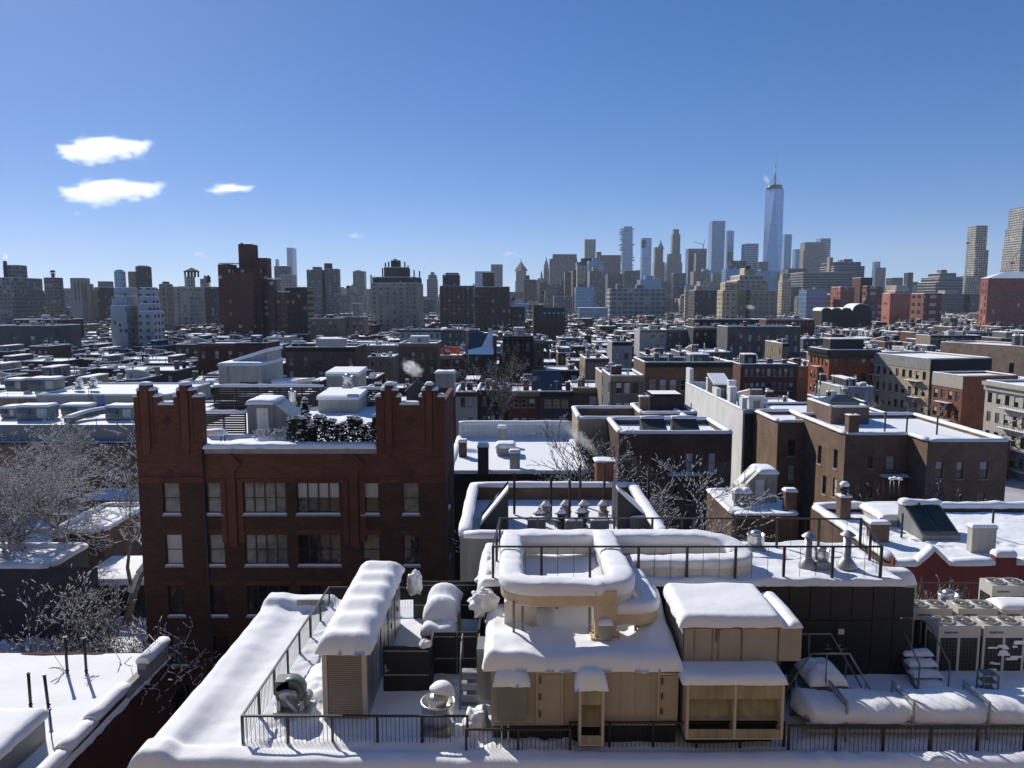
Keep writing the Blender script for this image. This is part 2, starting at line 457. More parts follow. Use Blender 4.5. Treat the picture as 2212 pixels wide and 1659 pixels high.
def window_mesh(w, h, style, fr):
    key = (round(w, 2), round(h, 2), style, fr)
    if key in WIN: return WIN[key]
    mb = MB(); t = .055 if w > .7 else .045
    mb.box(0, w, .0, .06, 0, t, 0); mb.box(0, w, .0, .06, h - t, h, 0)
    mb.box(0, t, .0, .06, t, h - t, 0); mb.box(w - t, w, .0, .06, t, h - t, 0)
    n = 4 if style[0] == 'q' else 1
    for i in range(1, n):
        c = w * i / n; mb.box(c - .05, c + .05, .0, .06, t, h - t, 0)
    mb.box(t, w - t, .01, .055, h * .5 - .025, h * .5 + .025, 0)
    lo = {'p': 1, 'b': 1, 'c': 2, 'f': 3}[style[1]]; hi = {'p': 1, 'b': 3, 'c': 2, 'f': 3}[style[1]]
    mb.face([(t, .045, t), (w - t, .045, t), (w - t, .045, h * .5), (t, .045, h * .5)], lo)
    mb.face([(t, .04, h * .5), (w - t, .04, h * .5), (w - t, .04, h - t), (t, .04, h - t)], hi)
    o = mb.build('window', [FRAMEB if fr == 'b' else FRAMEW, GLASS, CURT, BLINDW])
    COL.objects.unlink(o); WIN[key] = o
    return o
def put_window(parent, org, O, U, u0, z0, w, h, style='sp', fr='b', dep=.14, sill=True, snow=0):
    U = Vector((U[0], U[1], 0)).normalized(); inn = Vector((-U.y, U.x, 0))
    o = window_mesh(w, h, style, fr).copy(); COL.objects.link(o); o.parent = parent
    o.location = Vector((O[0], O[1], 0)) + U * u0 + inn * (dep - .06) + Vector((0, 0, z0)) - Vector(org)
    o.rotation_euler = (0, 0, atan2(U.y, U.x))
    if sill:
        key = ('sill', round(w, 2), snow)
        if key not in WIN:
            mb = MB(); mb.box(-.08, w + .08, -dep - .02, -.005, -.14, -.012, 0)
            if snow: mb.pad(-.05, w + .05, -dep, -.003, -.012, .09, .1, 9, 9, .02)
            if snow: mb.m = [0] * 6 + [1] * (len(mb.m) - 6)
            s = mb.build('sill', [SILL, SNOW]); COL.objects.unlink(s); WIN[key] = s
        s = WIN[key].copy(); COL.objects.link(s); s.parent = o
    return o
def area(poly): return .5 * sum(poly[i][0] * poly[(i + 1) % len(poly)][1] - poly[(i + 1) % len(poly)][0] * poly[i][1] for i in range(len(poly)))
def inset(poly, d):
    n = len(poly); out = []
    for i in range(n):
        p0, p1, p2 = Vector(poly[i - 1]), Vector(poly[i]), Vector(poly[(i + 1) % n])
        a = (p1 - p0).normalized(); b = (p2 - p1).normalized()
        na = Vector((-a.y, a.x)); nb = Vector((-b.y, b.x))
        m = (na + nb); den = 1 + na.dot(nb)
        if den < .05: den = .05
        q = p1 + m * (d / den); out.append((q.x, q.y))
    return out
def rect(X0, X1, Y0, Y1): return [(X0, Y0), (X1, Y0), (X1, Y1), (X0, Y1)]
def rrect(p, a, w, d):                # corner p, front along angle a, width w, depth d
    u = Vector((cos(a), sin(a))); v = Vector((-u.y, u.x)); p = Vector((p[0], p[1]))
    return [tuple(p), tuple(p + u * w), tuple(p + u * w + v * d), tuple(p + v * d)]
def chimney(parent, org, x, y, z, w, d, h, mat, pots=1, snow=.15, cap=True):
    mb = MB(); mb.box(x - w / 2, x + w / 2, y - d / 2, y + d / 2, z, z + h, 0)
    mb.box(x - w / 2 - .05, x + w / 2 + .05, y - d / 2 - .05, y + d / 2 + .05, z + h, z + h + .12, 0)
    for i in range(pots):
        px = x - w / 2 + w * (i + .5) / pots; mb.cyl((px, y, z + h + .12), (px, y, z + h + .5), .12, .1, 8, 2)
    if snow and cap: mb.pad(x - w / 2 - .07, x + w / 2 + .07, y - d / 2 - .07, y + d / 2 + .07, z + h + .12, snow, .15, 9, 9, .03, mi=1)
    return mb.build('chimney', [mat, SNOWF, RUST], parent, org)
def pipe(parent, org, x, y, z, h, r=.06, mat=None, cap=False):
    mb = MB(); mb.cyl((x, y, z), (x, y, z + h), r, r, 7, 0)
    if cap: mb.cyl((x, y, z + h), (x, y, z + h + .18), r * 2.6, .02, 8, 0)
    return mb.build('vent_pipe', [mat or GALV], parent, org)
def bulkhead(parent, org, x0, x1, y0, y1, z, h, mat, slope=0.0, door='f', snow=True):
    """stair head: box or shed whose roof drops by slope towards +y"""
    mb = MB(); org = Vector(org)
    mb.extr([(y0, z), (y1, z), (y1, z + h - slope), (y0, z + h)], 'x', x0, x1, 0)
    o = mb.build('bulkhead', [mat], parent, org)
    if snow:
        s = MB(); a, b = z + h, z + h - slope; o1 = .09
        s.extr([(y0 - o1, a - .03), (y1 + o1, b - .03), (y1 + o1, b + .1), (y1 - .12, b + .2), (y0 + .12, a + .2), (y0 - o1, a + .1)], 'x', x0 - o1, x1 + o1, 0)
        q = s.build('snow_cap', [SNOWF], o, org)
    if door:
        d = MB(); cx = (x0 + x1) / 2; w = min(.45, (x1 - x0) * .35)
        d.box(cx - w, cx + w, y0 - .04, y0 - .003, z, z + min(1.9, h * .8), 0)
        d.build('door', [GREYM], o, org)
    return o
OCC = []
def house(label, poly, z, wall, cat='house', name='row_house', group=None, par=.5, wins=None, mats=None, base=0.0, caps=True,
          roofsnow=.22, inside=None, snowmat=None, cornice=None, dep=.14, fr='b', capw=.2, capt=.16, th=.3, sill=True):
    """a flat-roofed building on a footprint; wins = {edge: [(u0,z0,w,h,style)...]}"""
    if area(poly) < 0: poly = poly[::-1]
    OCC.append((min(p[0] for p in poly), max(p[0] for p in poly), min(p[1] for p in poly), max(p[1] for p in poly)))
    cx = sum(p[0] for p in poly) / len(poly); cy = sum(p[1] for p in poly) / len(poly)
    org = Vector((cx, cy, base)); H = thing(name, label, cat, org, 0, group)
    H['_org'] = tuple(org)
    mb = MB(); n = len(poly); wins = wins or {}
    for i in range(n):
        a = Vector(poly[i]); b = Vector(poly[(i + 1) % n]); U = (b - a); Ln = U.length
        hs = [(w[0], w[0] + w[2], w[1], w[1] + w[3]) for w in wins.get(i, ())]
        facade(mb, a, U, Ln, base, z, hs, dep, 0)
        for w in wins.get(i, ()): put_window(H, org, a, U, w[0], w[1], w[2], w[3], w[4] if len(w) > 4 else 'sp', w[6] if len(w) > 6 else fr, dep, sill, w[5] if len(w) > 5 else 0)
    inn = inset(poly, th)
    for i in range(n):
        j = (i + 1) % n
        mb.face([(*poly[i], z), (*poly[j], z), (*inn[j], z), (*inn[i], z)], 0)
        mb.face([(*inn[j], z - par), (*inn[i], z - par), (*inn[i], z), (*inn[j], z)], 1)
    mb.build('wall', [wall, inside or wall], H, org)
    r = MB(); r.face([(*p, z - par + roofsnow) for p in inn], 0); r.build('roof', [snowmat or SNOWF], H, org)
    if caps:
        s = MB(); mid = inset(poly, th / 2)
        for i in range(n): s.bar((*mid[i], z + .003), (*mid[(i + 1) % n], z + .003), capw, capt, 0, 0, .03, i * 3.1 + cx)
        s.build('parapet_snow', [snowmat or SNOWF], H, org)
    if cornice:                       # (edge, depth, height, material)
        for e, dpt, hh, mt in cornice:
            a = Vector(poly[e]); b = Vector(poly[(e + 1) % n]); u = (b - a).normalized(); o_ = Vector((u.y, -u.x))
            m = MB()
            for (d0, za, zb) in ((dpt * .45, z - hh, z - hh * .45), (dpt, z - hh * .45, z - .02)):
                q = [a - o_ * .01, b - o_ * .01, b + o_ * d0, a + o_ * d0]
                m.prism([(p.x, p.y) for p in q][::-1] if area([(p.x, p.y) for p in q]) < 0 else [(p.x, p.y) for p in q], za, zb)
            m.build('cornice', [mt], H, org)
    return H, org
def wgrid(L0, n, pitch, w, rows, h, R=None, styles=('sp', 'sb', 'sc', 'sp'), snow=0):
    R = R or RND
    return [(L0 + i * pitch, zz, w, h, R.choice(styles), snow) for zz in rows for i in range(n)]
# ------------------------------------------------------------------ the roof below the camera
ZR = 22.1
def hill(x, a, b, w):            # 1 between a and b, soft shoulders of width w
    f = lambda t: max(0, min(1, t)) ** 2 * (3 - 2 * max(0, min(1, t)))
    return f((x - a) / w + .5) * f((b - x) / w + .5)
def deck_h(x, y):
    z = ZR + .05 * nz(x, y, .55) + .03 * nz(x, y, 1.7, 3)
    z += (.10 + .14 * hill(y, 10, 21.5, 6)) * hill(x, -9.9, -8.85, .55)
    z += .22 * hill(y, 17.6, 18.95, .4) * hill(x, -9.9, -6.2, 3.0)
    z += .16 * hill(y, 17.6, 18.75, .4) * hill(x, -6.0, 30, 2)
    z += .22 * hill(y, 28.35, 30, .4) * hill(x, -9.9, -7.0, .3)
    z -= .10 * hill(x, -8.5, -7.3, .6) * hill(y, 19.2, 28.2, .5)
    tr = hill(x, -7.1, -5.6, .3) * hill(y, 19.5, 27.5, .6)          # trampled strip by the rail
    z += tr * (.10 * nz(x, y, 3.2, 7) + .06 * nz(x, y, 7.5, 9))
    z += .22 * hill(x, -6.35, -5.5, .6) * hill(y, 21.3, 23.4, .7)
    z += hill(y, 19.15, 19.5, .15) * hill(x, -7.2, -1.0, .2) * (.05 + .10 * nz(x, y, 5.0, 2))
    z += hill(x, -1.6, 1.6, .4) * hill(y, 18.7, 20.2, .4) * (.12 + .14 * nz(x, y, 2.8, 4) + .06 * nz(x, y, 8, 4))
    z += hill(x, -2.6, -.7, .5) * hill(y, 21.0, 23.0, .5) * (.04 + .09 * nz(x, y, 3.5, 1))
    z += hill(x, 7.4, 20, .8) * hill(y, 18.2, 19.6, .5) * (.07 * nz(x, y, 2.4, 4) + .03 * nz(x, y, 9, 4))
    return z
BODY = M('own_wall', (.36, .31, .26), .85, var=.12, streak=.2)
own = thing('rooftop_building', 'building under the snow covered equipment deck with a wide white parapet strip', 'building', (5, 24, 0))
b = MB(); b.box(-9.6, 24, 18.25, 29.2, 0, 21.9); b.build('wall', [BODY], own, (5, 24, 0))
b = MB(); b.box(-9.72, 24.1, 18.1, 18.25, 21.45, 22.02); b.build('coping', [BODY], own, (5, 24, 0))
b = MB()
def dk(u, v):
    x = -9.8 + 34 * (u if u > .36 else u); y = 18.02 + 11.3 * v
    z = deck_h(x, y); e = min(x + 9.8, y - 18.02, 29.32 - y)
    if e < .28: z -= .34 * (1 - e / .28) ** 2
    return (x, y, z)
b.grid(300, 110, dk, 0, True, 21.86); b.build('roof_snow', [SNOW], own, (5, 24, 0))
b = MB(); b.box(-8.35, -7.3, 28.31, 28.37, 21.9, 22.40); b.build('parapet', [ICE], own, (5, 24, 0))

vb = MB(); vb.box(-45, 45, -16, -1.2, 0, 46); vb = vb.build('viewpoint_building', [BR('viewpoint_brick', (.33, .24, .16), (.28, .20, .13), (.28, .24, .19))], None, (0, -8, 0))
tag(vb, 'tan brick building whose sunny wall faces the equipment deck from behind the viewpoint', 'building')
def railing(label, pts, z0, h, post=1.25, bal=.115, pr=.032, br=.0085, name='railing', top=.045):
    o = Vector((pts[0][0], pts[0][1], z0)); R = thing(name, label, 'railing', o)
    t = MB(); f = MB(); P = [Vector((p[0], p[1], 0)) for p in pts]; proto = None; step = 0
    for a, c in zip(P[:-1], P[1:]):
        d = c - a; L = d.length; u = d / L; w = Vector((-u.y, u.x, 0))
        q = [a - u * pr + w * top * .6, a - u * pr - w * top * .6, c + u * pr - w * top * .6, c + u * pr + w * top * .6]
        t.prism([(p.x, p.y) for p in q], z0 + h - .05 - step, z0 + h - step); step += .0017
        n = max(1, round(L / post))
        for i in range(n + 1):
            p = a + d * (i / n)
            if i == n and c is not P[-1]: continue
            if proto is None:
                m = MB(); m.box(-pr, pr, -pr, pr, 0, h - .052); proto = m.build('post', [RAILM], R); k = proto
            else: k = dup(proto, R)
            k.location = (p.x - o.x, p.y - o.y, 0); k.rotation_euler = (0, 0, atan2(u.y, u.x))
        m = max(1, round(L / bal))
        for i in range(1, m):
            p = a + d * (i / m); f.cyl((p.x, p.y, z0 + .05), (p.x, p.y, z0 + h - .05), br, br, 5, 0, True, False)
        if bal < .3:
            q = [a + w * .012, a - w * .012, c - w * .012, c + w * .012]
            f.prism([(p.x, p.y) for p in q], z0 + .09, z0 + .115)
    t.build('top_rail', [RAILM], R, o); f.build('infill', [RAILM], R, o)
    return R
railing('black picket railing round the left white strip and in front of the louvred enclosure', [(-3.7, 28.35), (-7.1, 28.4), (-7.25, 19.26), (-1.2, 19.26)], 21.9, 1.0)
railing('short low black picket railing in front of the grey electrical box', [(-1.2, 18.72), (1.52, 18.72)], 21.86, .98)
railing('black picket railing behind the two tan intake hoods', [(1.55, 19.08), (2.6, 19.08), (7.25, 19.08)], 21.7, 1.12)
railing('black picket railing in front of the snow covered pipe rack', [(7.3, 18.86), (21, 18.86)], 21.8, 1.06)

# louvred enclosure
E = thing('equipment_enclosure', 'long grey metal enclosure with a louvred end under a thick wavy snow cap', 'enclosure', (-4.75, 20.4, 22))
eo = (-4.75, 20.4, 22)
b = MB(); b.box(-5.36, -4.1, 20.52, 26.8, 22.0, 24.2); b.build('body', [M('enclosure_grey', (.21, .22, .23), .35, .35, var=.08, streak=.12)], E, eo)
b = MB()
for x in (-5.36, -4.24): b.box(x, x + .14, 20.38, 20.52, 22.06, 24.2)
b.box(-5.22, -4.24, 20.38, 20.52, 24.06, 24.2); b.box(-5.22, -4.24, 20.38, 20.52, 22.06, 22.16); b.build('end_frame', [M('enclosure_frame', (.40, .37, .33), .5, .3, var=.1)], E, eo)
b = MB(); n = 32
for i in range(n):
    z = 22.18 + i * (1.86 / n)
    b.face([(-5.21, 20.40, z), (-4.25, 20.40, z), (-4.25, 20.47, z + .052), (-5.21, 20.47, z + .052)])
    b.face([(-5.21, 20.40, z), (-4.25, 20.40, z), (-4.25, 20.40, z - .012), (-5.21, 20.40, z - .012)])
b.build('louvre', [M('louvre', (.36, .31, .26), .5, .3, var=.1)], E, eo)
b = MB(); b.box(-5.25, -4.2, 20.45, 26.7, 21.9, 22.0); b.build('skid', [BLACK], E, eo)
for i, y in enumerate((21.2, 22.6, 24.0, 25.4)):
    b = MB()
    for a in (0, .6):
        b.box(-4.098, -4.07, y + a, y + a + .56, 22.2, 24.0)
    d = b.build('door', [M('enclosure_door', (.24, .25, .26), .3, .4, var=.08)], E, eo)
    b = MB(); b.box(-4.068, -4.03, y + .52, y + .6, 22.95, 23.12); b.build('handle', [ALU], d, eo)
b = MB()
b.pad(-5.53, -3.93, 20.2, 26.95, 24.2, .42, .45, 22, 60, .02, .8, 3, droop=.06, fn=lambda x, y: .055 * sin((y - 20.2) * 2 * pi / 1.15 + .5 * sin(y)) * (1 - .3 * nz(x, y, .8)) + .05 * nz(x, y, .4, 8))
b.build('snow_cap', [SNOW], E, eo)
# black screen fence
Fn = thing('screen_fence', 'black panelled screen fence with pale strips around the snowy generator', 'fence', (-2.5, 23, ZR)); fo = (-2.5, 23, ZR)
for (x0, y0, x1, y1, za, zb) in ((-3.93, 21.98, -2.49, 21.98, 22.0, 23.54), (-2.49, 21.98, -2.49, 23.02, 22.0, 23.52), (-2.52, 23.05, -1.75, 23.05, 22.0, 23.5), (-1.75, 23.06, -1.1, 23.06, 22.0, 23.5),
                                 (-1.06, 23.1, -1.02, 27.2, 22.0, 23.55), (-3.7, 27.28, -2.4, 27.28, 22.0, 23.55), (-2.4, 27.29, -1.05, 27.29, 22.0, 23.55)):
    a = Vector((x0, y0, 0)); c = Vector((x1, y1, 0)); u = (c - a).normalized(); L = (c - a).length; mid = (a + c) / 2
    b = MB(); b.obox(mid, u, L / 2 - .012, .03, za, zb); p = b.build('panel', [DARKPANEL], Fn, fo)
    b = MB()
    for zz in (za + .62, zb - .16): b.obox(mid, u, L / 2 - .05, .036, zz, zz + .035)
    b.build('strip', [GALV], p, fo)
b = MB(); b.box(-3.86, -3.74, 21.90, 21.945, 22.78, 22.82); b.cyl((-3.84, 21.93, 22.72), (-3.84, 21.93, 22.98), .02); b.build('handle', [ALU], Fn, fo)
def clump(name, label, cat, loc, rx, ry, rz, seed, group=None, k=.25):
    b = MB(); n, m = 30, 18
    def fn(u, v):
        t, p = 2 * pi * u, pi * (v - .5)
        d = Vector((cos(t) * cos(p), sin(t) * cos(p), sin(p)))
        r = 1 + k * 1.3 * mnoise.noise(d * 1.6 + Vector((seed, 0, 0))) + k * .8 * mnoise.noise(d * 4 + Vector((0, seed, 0))) + k * .4 * mnoise.noise(d * 9)
        return (d.x * rx * r, d.y * ry * r, d.z * rz * r)
    b.grid(n, m, fn); o = b.build(name, [SNOW]); o.location = loc
    return tag(o, label, cat, group)
clump('snow_clump', 'rounded snow clump hanging off the fence corner beside the enclosure', 'snow', (-3.55, 26.6, 23.75), .3, .3, .42, 3)
clump('snow_clump', 'small snow clump on the back corner post of the black fence', 'snow', (-1.05, 27.2, 23.65), .28, .28, .22, 5)
clump('snow_clump', 'snow clump perched on the gate post of the black fence', 'snow', (-2.62, 21.97, 23.62), .19, .16, .13, 9)
clump('snow_clump', 'snow drift lump at the foot of the tan air handler', 'snow', (-1.0, 19.9, 22.15), .42, .5, .55, 12)
clump('snow_clump', 'large ragged snow clump beside the wrapped duct elbow', 'snow', (-.9, 22.4, 24.75), .42, .35, .36, 15, None, .4)
# generator
Gn = thing('generator', 'tan standby generator with a double snow hump inside the black fence', 'generator', (-2.38, 23.5, ZR)); go = (-2.38, 23.5, ZR)
b = MB(); b.box(-2.93, -1.84, 23.5, 26.4, 22.05, 23.25); b.build('body', [TANL], Gn, go)
b = MB(); b.box(-2.85, -1.92, 24.15, 26.3, 23.25, 23.52); b.build('hood', [TANL], Gn, go)
b = MB(); b.pad(-2.98, -1.80, 24.0, 26.4, 23.5, .5, .5, 22, 34, .03, 1, 2, .06, fn=lambda x, y: .10 * sin((y - 24.2) * 2 * pi / 1.15)); b.build('snow_cap', [SNOW], Gn, go)
b = MB(); b.pad(-2.98, -1.79, 23.42, 24.2, 23.22, .26, .3, 20, 14, .05, 1, 2, .03, fn=lambda x, y: .12 * abs(sin((x + 2.38) * 2.7)) - .06); b.build('snow_ledge', [SNOW], Gn, go)
def lettering(txt, parent, loc, size, mat, rz=0.0, name='lettering', ext=.004, bold=.0, sx=1.0):
    c = bpy.data.curves.new(name, 'FONT'); c.body = txt; c.size = size; c.extrude = ext; c.offset = bold; c.align_x = 'CENTER'
    c.materials.append(mat); t = bpy.data.objects.new(name, c); COL.objects.link(t)
    me = bpy.data.meshes.new_from_object(t.evaluated_get(bpy.context.evaluated_depsgraph_get())); bpy.data.objects.remove(t)
    o = bpy.data.objects.new(name, me); COL.objects.link(o)
    o.parent = parent; o.location = loc; o.rotation_euler = (pi / 2, 0, rz); o.scale = (sx, 1, 1)
    return o
lettering('KOHLER', Gn, (-2.36 + 2.38, -.012, 1.0 - .03), .20, BLACK, bold=.006, sx=1.05)
# exhaust fan
def spun_fan(label, x, y, z, r, h, snow=True, group=None, tilt=.25):
    T = thing('exhaust_fan', label, 'fan', (x, y, z), 0, group)
    b = MB(); b.lathe((0, 0, 0), [(r * .8, 0), (r * .8, h * .16), (r * .93, h * .2), (r * .96, h * .5), (r, h * .56), (r, h * .85), (r * 1.06, h * .88), (r * 1.06, h * .94), (r * .93, h * .94), (r * .9, h * .7), (r * .4, h * .66)], 28); b.build('housing', [ALU], T)
    b = MB(); b.lathe((0, 0, 0), [(r * .62, h * .78), (r * .66, h * 1.0), (r * .55, h * 1.12), (r * .3, h * 1.2), (.01, h * 1.22)], 24); b.build('cap', [ALU], T)
    b = MB(); b.box(-r * .95, r * .95, -r * .95, r * .95, -.25, 0); b.build('curb', [GALV], T)
    if snow:
        b = MB()
        def fn(u, v):
            t, p = 2 * pi * u, pi * (v - .5); d = Vector((cos(t) * cos(p), sin(t) * cos(p), sin(p)))
            q = 1 + .10 * mnoise.noise(d * 1.5); bend = .35 * (d.x) ** 2
            return (r * .28 + d.x * r * .78 * q, d.y * r * .66 * q, h * 1.42 + d.z * r * .34 * q - bend * h * (.8 if d.x > 0 else .15))
        b.grid(22, 12, fn); b.build('snow_cap', [SNOW], T)
    return T
spun_fan('shiny spun exhaust fan wearing a lopsided snow hat behind the front railing', -2.05, 19.95, 22.2, .46, .78)
# blower
B = thing('blower_fan', 'grey green scroll blower beside the left picket railing', 'blower', (-6.3, 20.9, ZR))
GRG = M('blower_paint', (.10, .13, .125), .45, var=.12)
b = MB(); b.cyl((-.1, -.25, .62), (-.1, .22, .62), .4, .4, 26); b.box(-.5, -.1, -.25, .22, .72, 1.0); b.build('scroll', [GRG], B)
b = MB(); b.cyl((-.1, -.34, .55), (-.1, -.25, .6), .23, .3, 20); b.build('inlet', [GALV], B)
b = MB(); b.box(-.55, .5, -.35, .4, .0, .12); b.box(-.45, -.35, -.3, .35, .12, .45); b.box(.2, .3, -.3, .35, .12, .45); b.build('stand', [GALV], B)
b = MB(); b.cyl((.28, -.1, .32), (.28, .35, .32), .16, .16, 14); b.cyl((.16, -.45, .2), (-.14, -.42, .6), .05); b.build('motor', [GALV], B)

# ------------------------------------------------------------------ tan air handler, intake unit
A = thing('air_handler', 'tan rooftop air handler with doors, grey electrical box and drooping snow', 'air handler', (1.9, 19.22, ZR)); ao = (1.9, 19.22, ZR)
b = MB(); b.box(-.56, 4.42, 19.24, 22.3, 22.62, 24.3); b.build('body', [TAN], A, ao)
b = MB(); b.box(-.5, 4.4, 19.3, 22.2, 21.85, 22.62); b.build('base', [BLACK], A, ao)
b = MB()
for x in (.73, 1.98, 2.9, 3.3, 3.72): b.box(x, x + .05, 19.222, 19.24, 22.68, 24.2)
b.box(-.5, 4.4, 19.218, 19.24, 22.64, 22.67); b.build('seam', [TAN], A, ao)
b = MB(); b.box(.2, 1.45, 19.205, 19.238, 24.2, 24.28); b.box(2.7, 4.2, 19.2, 19.238, 24.2, 24.25); b.build('gutter', [RUST], A, ao)
for (x0, x1, z0, z1) in ((.64, 1.36, 22.7, 24.16), (3.88, 4.42, 22.78, 24.12)):
    b = MB(); b.box(x0, x0 + .05, 19.17, 19.235, z0, z1); b.box(x1 - .05, x1, 19.17, 19.235, z0, z1); b.box(x0 + .05, x1 - .05, 19.17, 19.235, z1 - .05, z1); f = b.build('door_frame', [TANL], A, ao)
    b = MB(); b.box(x0 + .06, x1 - .06, 19.15, 19.236, z0, z1 - .06); d = b.build('door', [M('door_tan', (.33, .295, .245), .55, var=.06)], A, ao)
    for i in range(3):
        zz = z0 + .22 + i * (z1 - z0 - .5) / 2
        b = MB(); b.box(x0 + .09, x0 + .125, 19.10, 19.148, zz, zz + .17); b.build('handle', [BLACK], d, ao)
b = MB(); b.box(-.40, .38, 18.95, 19.2, 22.92, 23.95); eb = b.build('electrical_box', [GREYM], A, ao)
b = MB(); b.box(-.06, .1, 18.944, 18.949, 23.86, 23.91); b.build('plate', [GALV], eb, ao)
b = MB()
for x in (-.27, -.10): b.cyl((x, 19.02, 22.05), (x, 19.02, 22.92), .022)
b.build('conduit', [GALV], eb, ao)
b = MB(); b.pad(-.50, .48, 18.88, 19.5, 23.94, .30, .28, 18, 14, .05, 1, 4, .03); b.build('snow_cap', [SNOW], A, ao)
OLIVE = M('hood_panel', (.32, .28, .18), .6, var=.18, scale=1.5, streak=.35)
def hood(parent, org, x0, x1, yf, yb, z0, z1, bays):
    b = MB(); t = .07
    b.box(x0, x1, yf + .45, yb, z0, z1, 0)
    xs = [x0 + (x1 - x0) * i / bays for i in range(bays + 1)]
    for i, x in enumerate(xs):
        a = x - t / 2 if 0 < i < bays else (x if i == 0 else x - t)
        b.box(a, a + t, yf, yf + .45, z0, z1, 1)
    H = z1 - z0
    for i in range(bays):
        l = xs[i] + (t if i == 0 else t / 2); r = xs[i + 1] - (t if i == bays - 1 else t / 2)
        b.box(l, r, yf, yf + .06, z1 - t * .6, z1, 1); b.box(l, r, yf, yf + .06, z0, z0 + t * .6, 1)
        b.box(l, r, yf + .02, yf + .05, z0 + H * .70, z1 - t * .6, 2)
        b.box(l, r, yf + .02, yf + .05, z0 + t * .6, z0 + H * .17, 2)
        n = 8
        for k in range(n):              # curved visor
            f0, f1 = k / n, (k + 1) / n
            p = lambda f: (yf + .40 - .36 * f ** 2 if False else yf + .06 + .34 * (f ** .6), z0 + H * (.31 + .34 * f))
            a0, a1 = p(f0), p(f1)
            b.face([(l, a0[0], a0[1]), (r, a0[0], a0[1]), (r, a1[0], a1[1]), (l, a1[0], a1[1])], 2, True)
        b.box(l, r, yf + .40, yf + .44, z0, z1, 3)
        b.box(l, r, yf + .05, yf + .40, z0 + H * .7, z0 + H * .71, 3)
    return b.build('intake_hood', [TAN, TANL, OLIVE, BLACK], parent, org)
hood(A, ao, 1.75, 2.42, 18.80, 19.24, 22.30, 23.92, 1)
b = MB(); b.pad(1.66, 2.50, 18.72, 19.6, 23.92, .40, .22, 18, 16, .06, 1.6, 6, .04); b.build('hood_snow', [SNOW], A, ao)
def ah_top(x, y):
    z = .10 * hill(x, -1, .9, .9) * hill(y, 18.8, 20.6, .8) + .12 * nz(x, y, .7, 2)
    z += .55 * hill(y, 21.6, 24, 1.1) * (.75 + .4 * nz(x, y, .9, 6)) * hill(x, .1, 6, .8)
    z += .35 * hill(x, 3.6, 6, .9) * hill(y, 20, 24, 1.2)
    z -= .25 * hill(x, .4, 1.1, .4) * hill(y, 21.2, 22.4, .5)
    return z
b = MB(); b.pad(-.78, 4.56, 19.10, 22.95, 24.3, .26, .26, 110, 70, .06, .9, 1, .09, fn=ah_top); b.build('roof_snow', [SNOW], A, ao)
b = MB(); b.box(-.98, -.58, 20.1, 20.9, 22.85, 24.35); b.build('side_cabinet', [M('cabinet_green', (.20, .235, .22), .45, .2, var=.1, streak=.2)], A, ao)
I = thing('intake_unit', 'tan two storey intake unit with two curved hoods and rust streaks', 'intake unit', (5.9, 18.82, ZR)); io = (5.9, 18.82, ZR)
hood(I, io, 4.57, 7.13, 18.82, 21.2, 22.47, 24.06, 2)
b = MB(); b.box(4.7, 7.0, 19.3, 21.1, 21.85, 22.47); b.build('base', [BLACK], I, io)
b = MB(); b.pad(4.42, 7.2, 18.72, 19.75, 24.06, .20, .2, 30, 14, .03, 1, 1, .02); b.build('ledge_snow', [SNOW], I, io)
b = MB(); b.box(4.62, 7.24, 19.66, 21.95, 24.06, 25.24); b.build('upper_box', [TAN], I, io)
b = MB(); b.box(7.243, 7.86, 19.70, 21.95, 24.2, 25.16); b.build('side_box', [TAN], I, io)
b = MB(); b.box(4.62, 7.2, 19.645, 19.658, 25.15, 25.2); b.box(5.50, 5.545, 19.6575, 19.659, 24.75, 25.15)
for x in (5.62, 6.16): b.box(x, x + .03, 19.6, 19.66, 25.12, 25.28)
b.build('rust_stain', [RUST], I, io)
STAIN = M('stain', (.25, .205, .155), .7, var=.35, scale=2, streak=.5)
b = MB(); b.box(5.40, 5.45, 19.6585, 19.6595, 24.1, 25.14); b.box(5.56, 5.62, 19.6585, 19.6595, 24.2, 25.14); b.box(4.92, 4.96, 19.6585, 19.6595, 24.1, 25.1); b.box(6.19, 6.25, 19.6585, 19.6595, 24.15, 25.1); b.build('stain', [STAIN], I, io)
b = MB()
for x in (4.63, 7.2): b.box(x, x + .025, 19.64, 19.66, 24.1, 25.2)
b.build('flange', [RUST], I, io)
b = MB(); b.pad(4.52, 7.34, 19.56, 22.1, 25.24, .26, .22, 40, 30, .03, .8, 3, .02, fn=lambda x, y: .05 * hill(y, 20, 23, 1.4)); b.build('roof_snow', [SNOW], I, io)
b = MB(); b.pad(7.3, 7.9, 19.66, 22.0, 25.16, .16, .18, 14, 26, .05, .8, 5, .0, fn=lambda x, y: -.10 * hill(x, 7.3, 7.55, .2)); b.build('side_snow', [SNOW], I, io)

